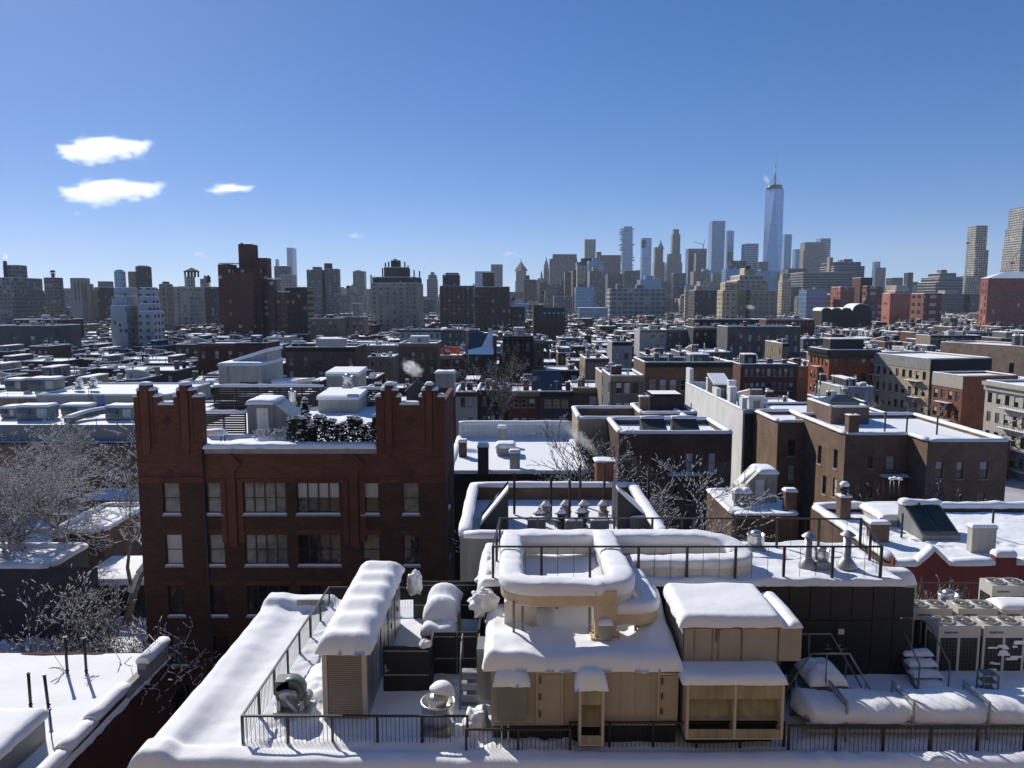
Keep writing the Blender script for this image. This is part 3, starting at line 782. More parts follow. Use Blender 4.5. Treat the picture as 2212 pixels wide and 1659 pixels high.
# ------------------------------------------------------------------ black penthouse
PZ = 25.08
Pn = thing('penthouse', 'black panelled rooftop penthouse with double doors and a snowy roof', 'penthouse', (5.7, 23, ZR)); po = (5.7, 23, ZR)
b = MB(); b.box(-.87, 12.27, 23.02, 26.75, 21.9, PZ); b.build('wall', [DARKPANEL], Pn, po)
b = MB()
for i in range(20):
    x = -.5 + i * .66; b.box(x, x + .56 if False else x + .62, 22.995, 23.02, 24.0, 24.98)
    if not (9.0 < x + .3 < 11.6): b.box(x, x + .62, 22.995, 23.02, 22.1, 23.96)
b.build('cladding', [DARKPANEL], Pn, po)
b = MB(); b.box(-.9, 12.32, 22.97, 26.8, PZ - .1, PZ + .02); b.build('edge_trim', [BLACK], Pn, po)
for (x0, x1) in ((9.1, 10.2), (10.24, 11.35)):
    b = MB(); b.box(x0, x1, 22.985, 23.018, 22.1, 23.9); d = b.build('door', [BLACK], Pn, po)
    b = MB(); b.box(x1 - .28, x1 - .1, 22.93, 22.955, 22.98, 23.0) if x0 < 10 else b.box(x0 + .1, x0 + .3, 22.93, 22.955, 22.98, 23.0); b.cyl((x1 - .2 if x0 < 10 else x0 + .14, 22.984, 23.1), (x1 - .2 if x0 < 10 else x0 + .14, 22.95, 23.1), .03); b.build('handle', [ALU], d, po)
b = MB(); b.box(10.32, 10.5, 22.978, 22.984, 23.45, 23.63); b.build('notice', [M('paper', (.6, .58, .5), .7)], Pn, po)
b = MB()
def pr(x, y):
    return .10 * nz(x, y, .9, 2) + .05 * nz(x, y, 3, 3) * hill(x, 7.6, 13, .6) + .18 * hill(y, 23.5, 26, 1.0) * hill(x, 2.5, 8, 1) * (.6 + nz(x, y, .8, 4))
b.pad(-.98, 12.36, 22.93, 26.85, PZ + .01, .15, .14, 110, 40, .02, .9, 2, .03, fn=pr); b.build('roof_snow', [SNOW], Pn, po)
b = MB(); b.pad(-1.15, -.5, 22.9, 26.6, 24.7, .55, .3, 14, 30, .12, 2.2, 3, .3); b.build('drift', [SNOW], Pn, po)
railing('dark post and wire guard rail around the penthouse roof', [(12.4, 26.25), (11.65, 23.2), (-.6, 23.2), (-.43, 26.33), (5.0, 26.33), (12.4, 26.25)], PZ + .02, 1.17, 1.5, .5, .038, .008, 'guard_rail', .05)
# ducts
D = thing('air_duct', 'wrapped rooftop ductwork loops buried under thick pillows of snow', 'ductwork', (3, 22, 24.5)); do = (3, 22, 24.5)
def duct(name, pts, w, h, r, mat, snow=.3, sw=1.14, seed=0.0, taper=True):
    P = densify(fillet([Vector(p) for p in pts], r), .12)
    sec = [(w / 2, -h / 2 + .08), (w / 2, h / 2 - .06), (w / 2 - .06, h / 2), (-w / 2 + .06, h / 2), (-w / 2, h / 2 - .06), (-w / 2, -h / 2 + .08), (-w / 2 + .08, -h / 2), (w / 2 - .08, -h / 2)]
    b = MB(); b.sweep(P, sec, 0, False); b.build(name, [mat], D, do)
    if snow:
        b = MB(); n = 12; W = w * sw / 2
        s2 = [(W * .98, h / 2 - .13)] + [(W * (1.06 if k in (0, n) else 1) * cos(pi * k / n) if False else W * (abs(cos(pi * k / n)) ** .6) * (1 if cos(pi * k / n) >= 0 else -1), h / 2 + snow * (sin(pi * k / n) ** .55 if sin(pi * k / n) > 0 else 0) - .02) for k in range(n + 1)] + [(-W * .98, h / 2 - .13)]
        sc = [1 + .07 * nz(p.x, p.y, .9, seed) + .03 * nz(p.x, p.y, 2.5, seed) for p in P]
        sc[0] *= .9; sc[-1] *= .9
        k0 = len(P)
        b.sweep(P, s2, 0, True, True, sc, .035); b.build(name + '_snow', [SNOW], D, do)
duct('front_duct', [(2.62, 20.64, 25.68), (-.02, 20.64, 25.68), (-.02, 24.9, 25.72)], .62, .5, .75, FOIL, .26, 1.15, 1)
duct('back_duct', [(-.35, 25.15, 25.68), (6.6, 25.15, 25.68), (7.35, 24.75, 25.55), (7.55, 23.75, 25.4), (6.6, 23.62, 25.35), (3.75, 23.62, 25.35)], .72, .52, .6, FOILW, .2, 1.06, 2)
duct('middle_duct', [(3.1, 25.2, 25.70), (3.15, 20.75, 25.66), (2.3, 20.72, 25.64)], .66, .5, .7, FOILW, .30, 1.18, 4)
duct('side_duct', [(3.75, 23.4, 25.12), (4.0, 20.62, 25.12), (2.85, 20.62, 25.12)], .48, .5, .55, FOIL, .22, 1.15, 5)
b = MB(); b.box(2.31, 2.91, 20.28, 20.86, 24.3, 25.93); b.prism([(2.2, 20.2), (3.02, 20.2), (3.02, 20.95), (2.2, 20.95)], 24.2, 24.62); b.build('riser', [FOIL], D, do)
b = MB(); b.box(2.42, 2.78, 20.10, 20.28, 24.62, 25.05); bx = b.build('control_box', [M('box_grey', (.30, .27, .23), .6, var=.05)], D, do)
b = MB(); b.pad(2.4, 2.8, 20.06, 20.32, 25.05, .12, .12, 9, 9, .02); b.build('snow_cap', [SNOW], bx, do)
b = MB(); b.cyl((2.66, 20.2, 24.62), (2.64, 20.16, 24.42), .014); b.cyl((2.64, 20.16, 24.42), (2.5, 20.14, 24.3), .014); b.build('cable', [BLACK], bx, do)
duct('elbow_duct', [(.25, 22.5, 24.55), (.25, 21.3, 24.6)], .95, 1.3, .3, FOILW, 0)
duct('low_duct', [(.4, 22.0, 25.1), (2.6, 22.0, 25.1)], .5, .32, .3, FOILW, .15)
for i, (x, y) in enumerate(((.05, 20.5), (.3, 20.62), (1.35, 21.9), (2.2, 20.7), (3.5, 20.6), (3.6, 20.75))):
    if i == 0:
        b = MB(); b.box(-.035, .035, -.035, .035, 0, 1.35); p0 = b.build('post', [GREYM], D)
        k = p0
    else: k = dup(p0, D)
    k.location = (x - do[0], y - do[1], 24.2 - do[2])
spun_fan('low mushroom vent peeking over the snowy back duct', 4.9, 25.75, 25.55, .22, .35, False)
spun_fan('squat spun vent beyond the curved duct end on the penthouse roof', 8.6, 26.0, 25.3, .3, .5, False)
spun_fan('small spun fan on a square curb between two capped flues', 10.15, 24.1, 25.45, .24, .42, False)
def flue(label, x, y, z, h, r=.12, group=None):
    T = thing('flue_pipe', label, 'flue', (x, y, z), 0, group)
    b = MB(); b.lathe((0, 0, 0), [(r * 2.6, 0), (r * 2.5, .06), (r * 1.15, .3), (r, .32), (r, h)], 18); b.build('stack', [GALV], T)
    b = MB(); b.lathe((0, 0, 0), [(r * 1.9, h + .08), (r * 1.0, h + .17), (.01, h + .24)], 18); b.build('cap', [GALV], T)
flue('tall galvanised flue with conical cap left of the small spun fan', 9.72, 24.15, 25.25, .95)
flue('galvanised flue with conical cap at the railed penthouse corner', 11.0, 24.15, 25.25, 1.0, .13)

# ------------------------------------------------------------------ condensers with round fan tops
def condenser(label, x, y, z=22.02, brand=True, snow=0.0, w=1.34, grille=True, frost=False):
    T = thing('condenser_unit', label, 'condenser', (x, y, z), 0, 'condenser units in rows on the right of the roof')
    d, h = .74, 1.62
    b = MB(); b.box(0, w, 0, d, 1.22, h, 0)
    for a in (0, w / 2 - .04, w - .07): b.box(a, a + (.07 if a != w / 2 - .04 else .08), 0, .07, .1, 1.22, 0)
    b.box(0, .06, d - .06, d, .1, 1.22, 0); b.box(w - .06, w, d - .06, d, .1, 1.22, 0); b.box(0, w, 0, d, 0, .1, 0)
    b.build('cabinet', [PALE], T)
    b = MB(); b.box(.03, w - .03, .03, d - .03, .1, 1.22, 0); b.build('coil', [BLACK], T)
    b = MB()
    for i in range(1, 9):
        zz = .1 + i * .125; b.box(.07, w - .07, .012, .02, zz, zz + .008); b.box(-.004, .003, .05, d - .05, zz, zz + .008)
    for i in range(1, 12):
        xx = w * i / 12; b.box(xx, xx + .008, .004, .0115, .1, 1.2)
    for i in range(1, 6):
        yy = d * i / 6; b.box(-.012, -.0045, yy, yy + .008, .1, 1.2)
    b.build('guard', [M('guard_wire', (.12, .12, .11), .5)], T)
    for i in (0, 1):
        c = (w * (.26 + .48 * i), d / 2, h)
        b = MB(); R = .285
        b.lathe(c, [(R + .03, 0), (R + .02, .05), (R, .05), (R - .01, -.02)], 28, 0)
        f = b.build('fan', [PALE], T)
        b = MB(); b.lathe(c, [(R - .012, .006), (.02, .008)], 28, 0); b.build('well', [BLACK], f)
        b = MB()
        for k in range(7): b.lathe(c, [(.07 + k * .031, .03), (.07 + k * .031, .034), (.078 + k * .031, .034), (.078 + k * .031, .03)], 24, 0, False)
        for k in range(10):
            t = 2 * pi * k / 10; b.cyl((c[0] + .05 * cos(t), c[1] + .05 * sin(t), h + .036), (c[0] + R * cos(t + .35), c[1] + R * sin(t + .35), h + .045), .006, .006, 4)
        b.lathe(c, [(.07, .03), (.07, .05), (.01, .055)], 14, 0); b.build('fan_guard', [M('guard_pale', (.33, .32, .29), .5)], f)
    if brand: lettering('SAMSUNG', T, (w * .30, -.004, 1.36), .10, M('blue_print', (.05, .06, .22), .5), bold=.003, sx=1.0)
    if frost:
        b = MB()
        for i in range(14):
            xx = RND.uniform(.08, w - .35); zz = RND.uniform(.12, 1.05); b.pad(xx, xx + RND.uniform(.15, .4), -.015, .012, zz, RND.uniform(.04, .1), .03, 9, 9, .01)
        b.build('frost', [SNOW], T)
    if snow:
        b = MB(); b.pad(-.06, w + .06, -.06, d + .06, h + .02, snow, .3, 18, 14, .05, 1, x, .03); b.build('snow_cap', [SNOW], T)
    return T
condenser('pale twin fan condenser in the front row nearest the snowy steps', 13.62, 23.2)
condenser('twin fan condenser in the front row with frost on its coil', 15.06, 23.2, frost=True)
condenser('front row condenser at the end cut by the frame edge', 16.52, 23.2)
condenser('twin fan condenser in the second row beside the penthouse corner', 13.5, 24.56)
condenser('twin fan condenser in the middle of the second row', 15.03, 24.56)
condenser('second row condenser topped with a flat patch of snow', 16.5, 24.56, snow=.12)
condenser('condenser at the back under a tall rounded snow cap', 13.2, 26.3, 22.2, snow=.42)
condenser('lone condenser at the back near the red wall', 17.0, 25.9, 22.3)
spun_fan('snow dusted domed fan behind the second condenser row', 15.7, 26.3, 22.95, .33, .55, False)
railing('low dark railing at the far roof edge before the red wall', [(14.4, 28.6), (21, 28.6)], 22.0, 1.0, 1.6, .14)
# crossover steps and snowy stair
def stair(label, x0, x1, y0, z0, n, rise, run, rails=True, snow=True, back=1):
    T = thing('roof_steps', label, 'steps', ((x0 + x1) / 2, y0, z0)); o = ((x0 + x1) / 2, y0, z0)
    b = MB(); s = MB()
    for i in range(n):
        y = y0 + i * run; z = z0 + (i + 1) * rise; b.box(x0, x1, y, y + run, z - .05, z)
        if snow: s.pad(x0 - .02, x1 + .02, y - .04, y + run + .05, z, .12, .12, 12, 9, .05, 2, i)
    t = b.build('tread', [GALV], T, o)
    for x in (x0 - .03, x1):
        b = MB(); b.extr([(y0 - .05, z0), (y0 + .2, z0), (y0 + n * run, z0 + n * rise - .12), (y0 + n * run, z0 + n * rise + .02)], 'x', x, x + .03); b.build('stringer', [GREYM], T, o)
    if rails:
        for x in (x0 - .02, x1 + .02):
            b = MB(); q = [(x, y0, z0 + .1), (x, y0, z0 + .95), (x, y0 + n * run, z0 + n * rise + .85), (x, y0 + n * run + .5, z0 + n * rise + .85), (x, y0 + n * run + .5, z0 + n * rise)]
            for a, c in zip(q[:-1], q[1:]): b.cyl(a, c, .024, .024, 7)
            b.build('handrail', [GREYM], T, o)
    if snow: s.build('snow', [SNOW], T, o)
    return T
stair('snowy aluminium steps climbing to the condenser rows', 12.42, 13.3, 22.0, 22.0, 4, .2, .3)
C = thing('crossover_bridge', 'grey crossover bridge with tube handrails and a snow mound on its deck', 'steps', (9.3, 21, ZR)); co = (9.3, 21, ZR)
b = MB(); b.extr([(7.95, 22.0), (8.35, 22.0), (8.75, 22.85), (9.35, 22.85), (9.8, 22.0), (10.2, 22.0), (9.55, 23.05), (8.55, 23.05)], 'y', 20.6, 20.68); b.extr([(7.95, 22.0), (8.35, 22.0), (8.75, 22.85), (9.35, 22.85), (9.8, 22.0), (10.2, 22.0), (9.55, 23.05), (8.55, 23.05)], 'y', 21.75, 21.83); b.build('stringer', [GREYM], C, co)
b = MB(); b.box(8.55, 9.55, 20.685, 21.745, 22.97, 23.03)
for i in range(3): b.box(8.05 + .17 * i, 8.33 + .17 * i, 20.685, 21.745, 22.25 + .24 * i, 22.28 + .24 * i); b.box(9.86 - .17 * i, 10.1 - .17 * i, 20.685, 21.745, 22.25 + .24 * i, 22.28 + .24 * i)
b.build('tread', [GALV], C, co)
b = MB(); b.pad(8.5, 9.6, 20.55, 21.85, 23.03, .34, .35, 20, 20, .10, 1.8, 1); b.build('snow', [SNOW], C, co)
for y in (20.58, 21.86):
    b = MB(); q = [(7.75, y, 22.1), (7.75, y, 22.75), (8.5, y, 23.98), (9.6, y, 23.98), (10.6, y, 22.3)]
    for a, c in zip(q[:-1], q[1:]): b.cyl(a, c, .026, .026, 7)
    b.cyl((8.95, y, 23.05), (8.95, y, 23.98), .022); b.cyl((8.1, y, 22.6), (8.1, y, 23.32), .022); b.cyl((10.1, y, 22.1), (10.1, y, 23.14), .022); b.build('handrail', [GREYM], C, co)
# galvanised steps left of the air handler
stair('small galvanised steps squeezed between the fence and the air handler', -1.5, -1.02, 20.9, 22.0, 4, .22, .25, True, False)
# pipe rack under snow
K = thing('pipe_rack', 'pipe rack along the roof front under a long snow ridge with steel brackets', 'pipe rack', (13, 20, ZR)); ko = (13, 20, ZR)
b = MB()
for (y, z) in ((19.55, 22.28), (19.5, 22.5), (19.55, 22.68), (19.95, 22.55), (20.3, 22.5)): b.cyl((8.0, y, z), (22, y, z), .06, .06, 8)
b.build('pipe', [M('pipe_wrap', (.40, .38, .34), .6, var=.1)], K, ko)
b = MB(); n = 170
P = [Vector((7.85 + 14 * i / n, 20.0 + .07 * nz(i, 0, .1), 22.66 + .05 * nz(i, 4, .13))) for i in range(n + 1)]
cuts = (9.05, 10.85, 12.9, 14.95, 17)
sc = [max(.5, 1.0 + .14 * nz(p.x, 1, .9) + .07 * nz(p.x, 5, 2.7) - .13 * max(0, 1 - min(abs(p.x - c) for c in cuts) / .25)) for p in P]; sc[0] = .35; sc[1] = .55; sc[2] = .75; sc[-1] = .5
b.sweep(P, [(.60, -.10)] + [(.66 * (abs(cos(pi * k / 12)) ** .75) * (1 if k <= 6 else -1), .37 * sin(pi * k / 12) ** .6 if 0 < k < 12 else 0) for k in range(13)] + [(-.60, -.10)], 0, True, True, sc, .06); b.build('snow_ridge', [SNOW], K, ko)
b0 = None
for x in cuts:
    if b0 is None:
        b = MB()
        for y in (-.62, .55): b.box(-.025, .025, y, y + .05, -.75, .42)
        b.box(-.025, .025, -.62, .6, .42, .47); b.box(-.025, .025, -.62, .6, .30, .34); b.box(-.025, .025, -.62, .6, -.3, -.26); b0 = b.build('bracket', [GALV], K); kk = b0
    else: kk = dup(b0, K)
    kk.location = (x - ko[0], 0, 22.72 - ko[2])
L_ = thing('roof_ladder', 'short grey step ladder standing in snow before the condensers', 'ladder', (14.35, 21.6, ZR))
b = MB()
for x in (-.22, .22): b.box(x - .02, x + .02, -.02, .02, -.1, .72); b.box(x - .02, x + .02, .3, .34, -.1, .72)
for z in (.2, .45, .7): b.box(-.2, .2, -.02, .34, z, z + .03)
b.build('frame', [GREYM], L_)
# ------------------------------------------------------------------ brick and stucco of the neighbours
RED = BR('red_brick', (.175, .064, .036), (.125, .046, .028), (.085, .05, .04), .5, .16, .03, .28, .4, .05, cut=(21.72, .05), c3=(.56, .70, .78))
REDP = BR('red_brick_plain', (.18, .062, .036), (.135, .046, .028), (.09, .052, .042), .12, .085, .014, .2)
BRN = BR('brown_brick', (.17, .10, .066), (.12, .073, .05), (.16, .125, .10), .3, .1, .014, .35, .5, .12)
BRNS = BR('brown_brick_stucco', (.115, .066, .045), (.085, .05, .036), (.085, .07, .058), .3, .1, .014, .3, .5, 0, cut=(18.4, 2.6), c3=(1.25, 1.5, 1.7))
TANB = BR('tan_brick', (.37, .25, .16), (.29, .19, .125), (.30, .24, .185), .26, .085, .014, .28, .5, .06)
DRED = BR('dark_red_brick', (.12, .03, .024), (.10, .026, .02), (.09, .04, .035), .24, .09, .014, .3, .5, .1)
REDPAINT = M('red_painted_wall', (.17, .028, .022), .75, var=.1, scale=.6, streak=.15)
STUC = M('pale_stucco', (.45, .43, .38), .9, var=.1, scale=.5, streak=.2, rand=.05)
W_GREYF = M('pale_hut', (.5, .5, .48), .85, var=.1)
STUCG = M('grey_stucco', (.24, .24, .235), .9, var=.12, scale=.4, streak=.25, rand=.1)
WHITEW = M('white_painted_wall', (.70, .69, .66), .85, var=.08, scale=.5, streak=.15)
DARKW = M('dark_siding', (.035, .037, .042), .7, var=.25, scale=.8, streak=.2)
WOOD = M('dark_wood', (.045, .034, .026), .85, var=.35, scale=2, streak=.3)
SLATE = M('blue_slate', (.05, .065, .085), .6, var=.25, scale=2)
COPPER = M('green_copper', (.10, .2, .17), .7, var=.2)
def S_(x, y, X):
    d = ray(x, y); t = X / d.x
    return Vector((X, d.y * t, CAMZ + d.z * t))
def wf(X0, Y, L):      # windows measured on a wall facing the camera
    out = []
    for w in L:
        a, c = V(w[0], w[3], Y), V(w[1], w[2], Y); out.append((a.x - X0, a.z, c.x - a.x, c.z - a.z) + tuple(w[4:]))
    return out
def wl(X, Y1, L):      # on a wall facing -X; u runs from the far end
    out = []
    for w in L:
        a, c = S_(w[0], w[3], X), S_(w[1], w[2], X); out.append((Y1 - a.y, a.z, abs(a.y - c.y), max(.8, c.z - S_(w[0], w[3], X).z)) + tuple(w[4:]))
    return out

# ground
b = MB(); b.box(-6900, 6900, -60, 8900, -1, 0); tag(b.build('ground', [M('snowy_ground', (.42, .42, .44), .9, var=.5, scale=.06)]), kind='structure')
# -------- tall red brick building on the left
bo = Vector((-14.8, 54, 0)); BL = thing('brick_building', 'tall red brick building with two stepped gable towers and a roof garden', 'building', bo)
X0, X1, YB = -25.13, -4.5, 50.0
cols = [(352, 388, 's'), (444, 480, 's'), (525, 617, 'q'), (641, 733, 'q'), (781, 818, 's'), (870, 905, 's')]
sty = ['pcpcfc', 'cfccfp', 'ppcppp', 'ppcppp']; sty = [['cb', 'cp', 'cc', 'fb', 'bc', 'cb'], ['cc', 'cc', 'cc', 'pp', 'pf', 'pp'], ['p'] * 6, ['p'] * 6]
W = []
top = [['sc', 'sc', 'qc', 'qb', 'sb', 'sc'], ['sf', 'sc', 'qc', 'qp', 'sp', 'sp'], ['sp', 'sp', 'qp', 'qp', 'sp', 'sp'], ['sc', 'sp', 'qp', 'qp', 'sp', 'sp'], ['sp', 'sp', 'qp', 'qp', 'sp', 'sp']]
for r in range(5):
    z0 = 19.56 - 3.58 * r
    for k, c in enumerate(cols):
        a, c2 = V(c[0], 1075, YB).x, V(c[1], 1075, YB).x; W.append((a - X0, z0, c2 - a, 2.13, top[r][k], 1))
b = MB(); facade(b, (X0, YB), (1, 0), X1 - X0, 0, 24.0, [(w[0], w[0] + w[2], w[1], w[1] + w[3]) for w in W], .2)
for w in W: put_window(BL, bo, (X0, YB), (1, 0), w[0], w[1], w[2], w[3], w[4], 'b', .2, True, w[5])
WR = [(2.6, 19.2, .9, 2.3, 'sp', 1), (2.6, 15.6, .9, 2.2, 'sp', 0)]
facade(b, (X1, YB), (0, 1), 8, 0, 27.2, [(w[0], w[0] + w[2], w[1], w[1] + w[3]) for w in WR], .2)
for w in WR: put_window(BL, bo, (X1, YB), (0, 1), w[0], w[1], w[2], w[3], w[4], 'b', .2, True, w[5])
b.face([(X0, YB, 0), (X0, 72, 0), (X0, 72, 24), (X0, YB, 24)]); b.face([(-9, 58, 0), (X1, 58, 0), (X1, 58, 27.2), (-9, 58, 27.2)]); b.face([(-9, 58, 0), (-9, 58, 24), (-9, 72, 24), (-9, 72, 0)])
b.face([(-9.0, YB + .7, 24), (-9.0, 58, 24), (-9, 58, 27.2), (-9, YB + .7, 27.2)]); b.face([(X1 - .35, YB, 27.2), (X1, YB, 27.2), (X1, 58, 27.2), (X1 - .35, 58, 27.2)])
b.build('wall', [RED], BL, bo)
b = MB(); b.face([(X0, YB + .3, 23.75), (-9, YB + .3, 23.75), (-9, 72, 23.75), (X0, 72, 23.75)]); b.face([(-9, YB + .6, 26.6), (X1 - .35, YB + .6, 26.6), (X1 - .35, 58, 26.6), (-9, 58, 26.6)]); b.build('roof', [SNOW], BL, bo)
def dx(z): return z * .26451
snowsteps = MB()
for side, ox, xs in (('l', 0.0, [1085, 1115, 1140, 1215, 1252, 1285, 1412, 1437, 1466, 1537, 1572, 1640]), ('r', 493.7, [1199, 1243, 1275, 1335, 1375, 1399, 1553, 1577, 1606, 1664, 1703, 1761])):
    px = [V(ox + dx(x), 850, YB).x for x in xs]
    zt = [V(500, yy, YB).z for yy in (857, 843, 832)]; zm = V(500, 874, YB).z
    prof = [zt[0], zt[1], zt[2], zt[1], zt[0], zm, zt[0], zt[1], zt[2], zt[1], zt[0]]
    b = MB()
    for i, z in enumerate(prof):
        b.box(px[i], px[i + 1], YB, YB + .7, 24.0, z)
        e = .04; snowsteps.pad(px[i] - e, px[i + 1] + e, YB - .06, YB + .76, z, .20, .22, 12, 10, .03, 2, i)
    b.build('gable_tower', [RED], BL, bo)
    for i in (2, 8):
        b = MB(); b.box(px[i] + .03, px[i + 1] - .03, YB - .12, YB, 24.3, zt[2] - .02); c = (px[i] + px[i + 1]) / 2; hw = (px[i + 1] - px[i]) / 2 - .03
        b.extr([(c - hw, 24.302), (c + hw, 24.302), (c + hw * .6, 23.7), (c - hw * .6, 23.7)], 'y', YB - .12, YB); b.build('pier', [REDP], BL, bo)
        for q in (i - 1, i + 1): b = MB(); b.box(px[q] + .06, px[q + 1] - .06, YB - .05, YB - .001, 24.4, zt[1] - .1); b.build('pier', [REDP], BL, bo)
        b = MB(); b.box(c - .9, c + 1.0, YB - .10, YB - .001, 22.0, 22.12); b.build('corbel', [REDP], BL, bo)
    cx = (px[5] + px[6]) / 2
    for zz, s in ((25.9, .28), (22.35, .26), (18.6, .25), (15.0, .24)): b = MB(); b.extr([(cx, zz - s * 1.3), (cx + s * 1.3, zz), (cx, zz + s * 1.3), (cx - s * 1.3, zz)], 'y', YB - .05, YB - .002); b.build('diamond', [M('dark_brick', (.06, .028, .022), .9, var=.2)], BL, bo)
snowsteps.build('gable_snow', [SNOW], BL, bo)
b = MB(); xa, xb = -20.55, -9.05; b.box(xa, xb, YB - .10, YB + .4, 23.72, 24.12); b.build('coping', [SILL], BL, bo)
b = MB(); b.pad(xa - .1, xb, YB - .22, YB + 1.0, 24.12, .26, .25, 60, 12, .05, .9, 2, .05); b.build('coping_snow', [SNOW], BL, bo)
for xx in (498, 763):
    b = MB(); c = V(xx, 1000, YB).x
    b.box(c - .28, c + .28, YB - .12, YB - .001, 17.3, 22.5); b.box(c - .75, c - .4, YB - .06, YB - .001, 17.6, 22.0); b.box(c + .4, c + .75, YB - .06, YB - .001, 17.6, 22.0)
    b.extr([(c, 22.25), (c + .75, 23.0), (c, 23.75), (c - .75, 23.0)], 'y', YB - .16, YB - .002)
    b.build('pilaster', [REDP], BL, bo)
for r in range(3):
    for c in cols:
        b = MB(); a, c2 = V(c[0], 1075, YB).x, V(c[1], 1075, YB).x; n = int((c2 - a + .3) / .12)
        for k in range(n): b.box(a - .15 + k * .12, a - .15 + k * .12 + .085, YB - .025, YB - .001, 21.72 - 3.58 * r, 22.02 - 3.58 * r)
        b.box(a - .16, a - .16 + n * .12, YB - .012, YB - .0005, 21.74 - 3.58 * r, 22.0 - 3.58 * r); b.build('lintel', [REDP], BL, bo)
b = MB(); b.cyl((V(440, 1000, YB).x, YB - .1, 2), (V(440, 1000, YB).x, YB - .1, 24), .07); b.build('downpipe', [DARKW], BL, bo)
# roof lantern in the right tower notch
T = thing('roof_lantern', 'little dark gabled roof lantern in the notch of the brick tower', 'skylight', (-6.9, 54.5, 26.6))
b = MB(); b.extr([(-.75, 0), (.75, 0), (.75, .8), (0, 1.5), (-.75, .8)], 'y', 0, 1.6); b.build('frame', [DARKW], T)
b = MB(); b.extr([(-.85, .72), (-.02, 1.56), (-.02, 1.62), (-.9, .76)], 'y', -.1, 1.7); b.build('glass_roof', [M('pale_glass', (.35, .36, .3), .3)], T)
# ---------------- things on the roof garden
GZ = 23.8
def planter_hedge(label, x0, x1, y, z, h, seed, n=900, cat='hedge', name='hedge', d=.7, snow=True):
    r = random.Random(seed); T = thing(name, label, cat, ((x0 + x1) / 2, y, z)); o = ((x0 + x1) / 2, y, z)
    b = MB(); s = MB()
    cs = []; x = x0
    while x < x1: cs.append((x, r.uniform(.7, 1.08) * h)); x += r.uniform(.28, .5)
    for i in range(n):
        c, hh = r.choice(cs); t = r.random() ** .8; rad = .33 * (1 - .55 * t) + .05; a = r.uniform(0, 2 * pi); q = rad * sqrt(r.random())
        p = Vector((c + q * cos(a), y + q * sin(a) * d, z + .05 + hh * t)); sz = r.uniform(.08, .17)
        u = Vector((r.gauss(0, 1), r.gauss(0, 1), r.gauss(0, .6))).normalized() * sz; w = u.cross(Vector((r.gauss(0, 1), r.gauss(0, 1), r.gauss(0, 1)))).normalized() * sz * .5
        b.face([p - u, p - w, p + u, p + w])
        if snow and r.random() < (.025 + .22 * (t > .9)):
            e = sz * r.uniform(.6, 1.0); s.pad(p.x - e, p.x + e, p.y - e * .8, p.y + e * .8, p.z + .03, e * .7, e, 9, 9, 0)
    b.build('foliage', [NEEDLE], T, o)
    if snow: tag(s.build('snow', [SNOW], T, o), kind='stuff')
    return T
planter_hedge('snow dotted evergreen hedge along the brick building parapet', V(625, 960, 50.8).x, -9.3, 51.3, 24.1, 1.85, 5, 4200)
def conifer(label, x, y, z, h, seed, r0=.8, snow=.3, n=900, name='evergreen_tree', col=None):
    r = random.Random(seed); T = thing(name, label, 'tree', (x, y, z)); b = MB(); b.cyl((0, 0, 0), (0, 0, h * .9), .08, .02, 6); b.build('trunk', [BARK], T)
    b = MB(); s = MB()
    for i in range(n):
        t = r.random() ** 1.3; a = r.uniform(0, 2 * pi); tier = .75 + .25 * sin(t * 34); q = r0 * (1 - t) ** .9 * sqrt(r.random()) * tier + .04
        p = Vector((q * cos(a), q * sin(a), h * (.08 + .92 * t) - q * .35)); sz = r.uniform(.08, .2) * (.6 + .5 * r0)
        u = Vector((cos(a), sin(a), -.35)) * sz; w = Vector((-sin(a), cos(a), r.uniform(-.3, .3))) * sz * .5
        b.face([p - u, p - w, p + u, p + w])
        if r.random() < snow * .35: e = sz * .8; s.pad(p.x - e, p.x + e, p.y - e, p.y + e, p.z + .02, e * .6, e, 9, 9, 0)
    b.build('crown', [col or NEEDLE], T); s.build('snow', [SNOW], T)
    return T
p = V(660, 925, 53); conifer('small snowy evergreen standing at the end of the roof hedge', p.x, 53, GZ, 3.3, 4, .95, .22, 1500)
def box_block(name, label, cat, x0, x1, ytop, ybase, z, depth, mat, snow=.3, slope=0.0, door=None, group=None):
    Y = G((x0 + x1) / 2, ybase, z).y; a = V(x0, ybase, Y).x; c = V(x1, ybase, Y).x; h = V(x0, ytop, Y).z - z
    T = thing(name, label, cat, ((a + c) / 2, Y, z), 0, group); o = ((a + c) / 2, Y, z)
    b = MB(); b.extr([(Y, z - .3), (Y + depth, z - .3), (Y + depth, z + h - slope), (Y, z + h)], 'x', a, c); b.build('wall', [mat], T, o)
    b = MB(); e = .12
    if slope: b.extr([(Y - e, z + h - .02), (Y + depth + e, z + h - slope - .02), (Y + depth + e, z + h - slope + snow * .7), (Y + depth - .2, z + h - slope + snow), (Y + .2, z + h + snow), (Y - e, z + h + snow * .6)], 'x', a - e, c + e)
    else: b.pad(a - e, c + e, Y - e, Y + depth + e, z + h, snow, .3, 14, 12, .05, .8, x0, .04)
    b.build('roof_snow', [SNOW], T, o)
    return T, o, a, c, Y, h
T, o, a, c, Y, h = box_block('stair_bulkhead', 'grey stair bulkhead with a slanting glass lean-to behind the roof garden', 'bulkhead', 536, 592, 872, 938, GZ, 3.0, STUCG)
b = MB(); b.extr([(c + .003, GZ), (c + 2.2, GZ), (c + 2.2, GZ + .5), (c + .003, GZ + h)], 'y', Y + .1, Y + 2.8); b.build('lean_to', [STUCG], T, o)
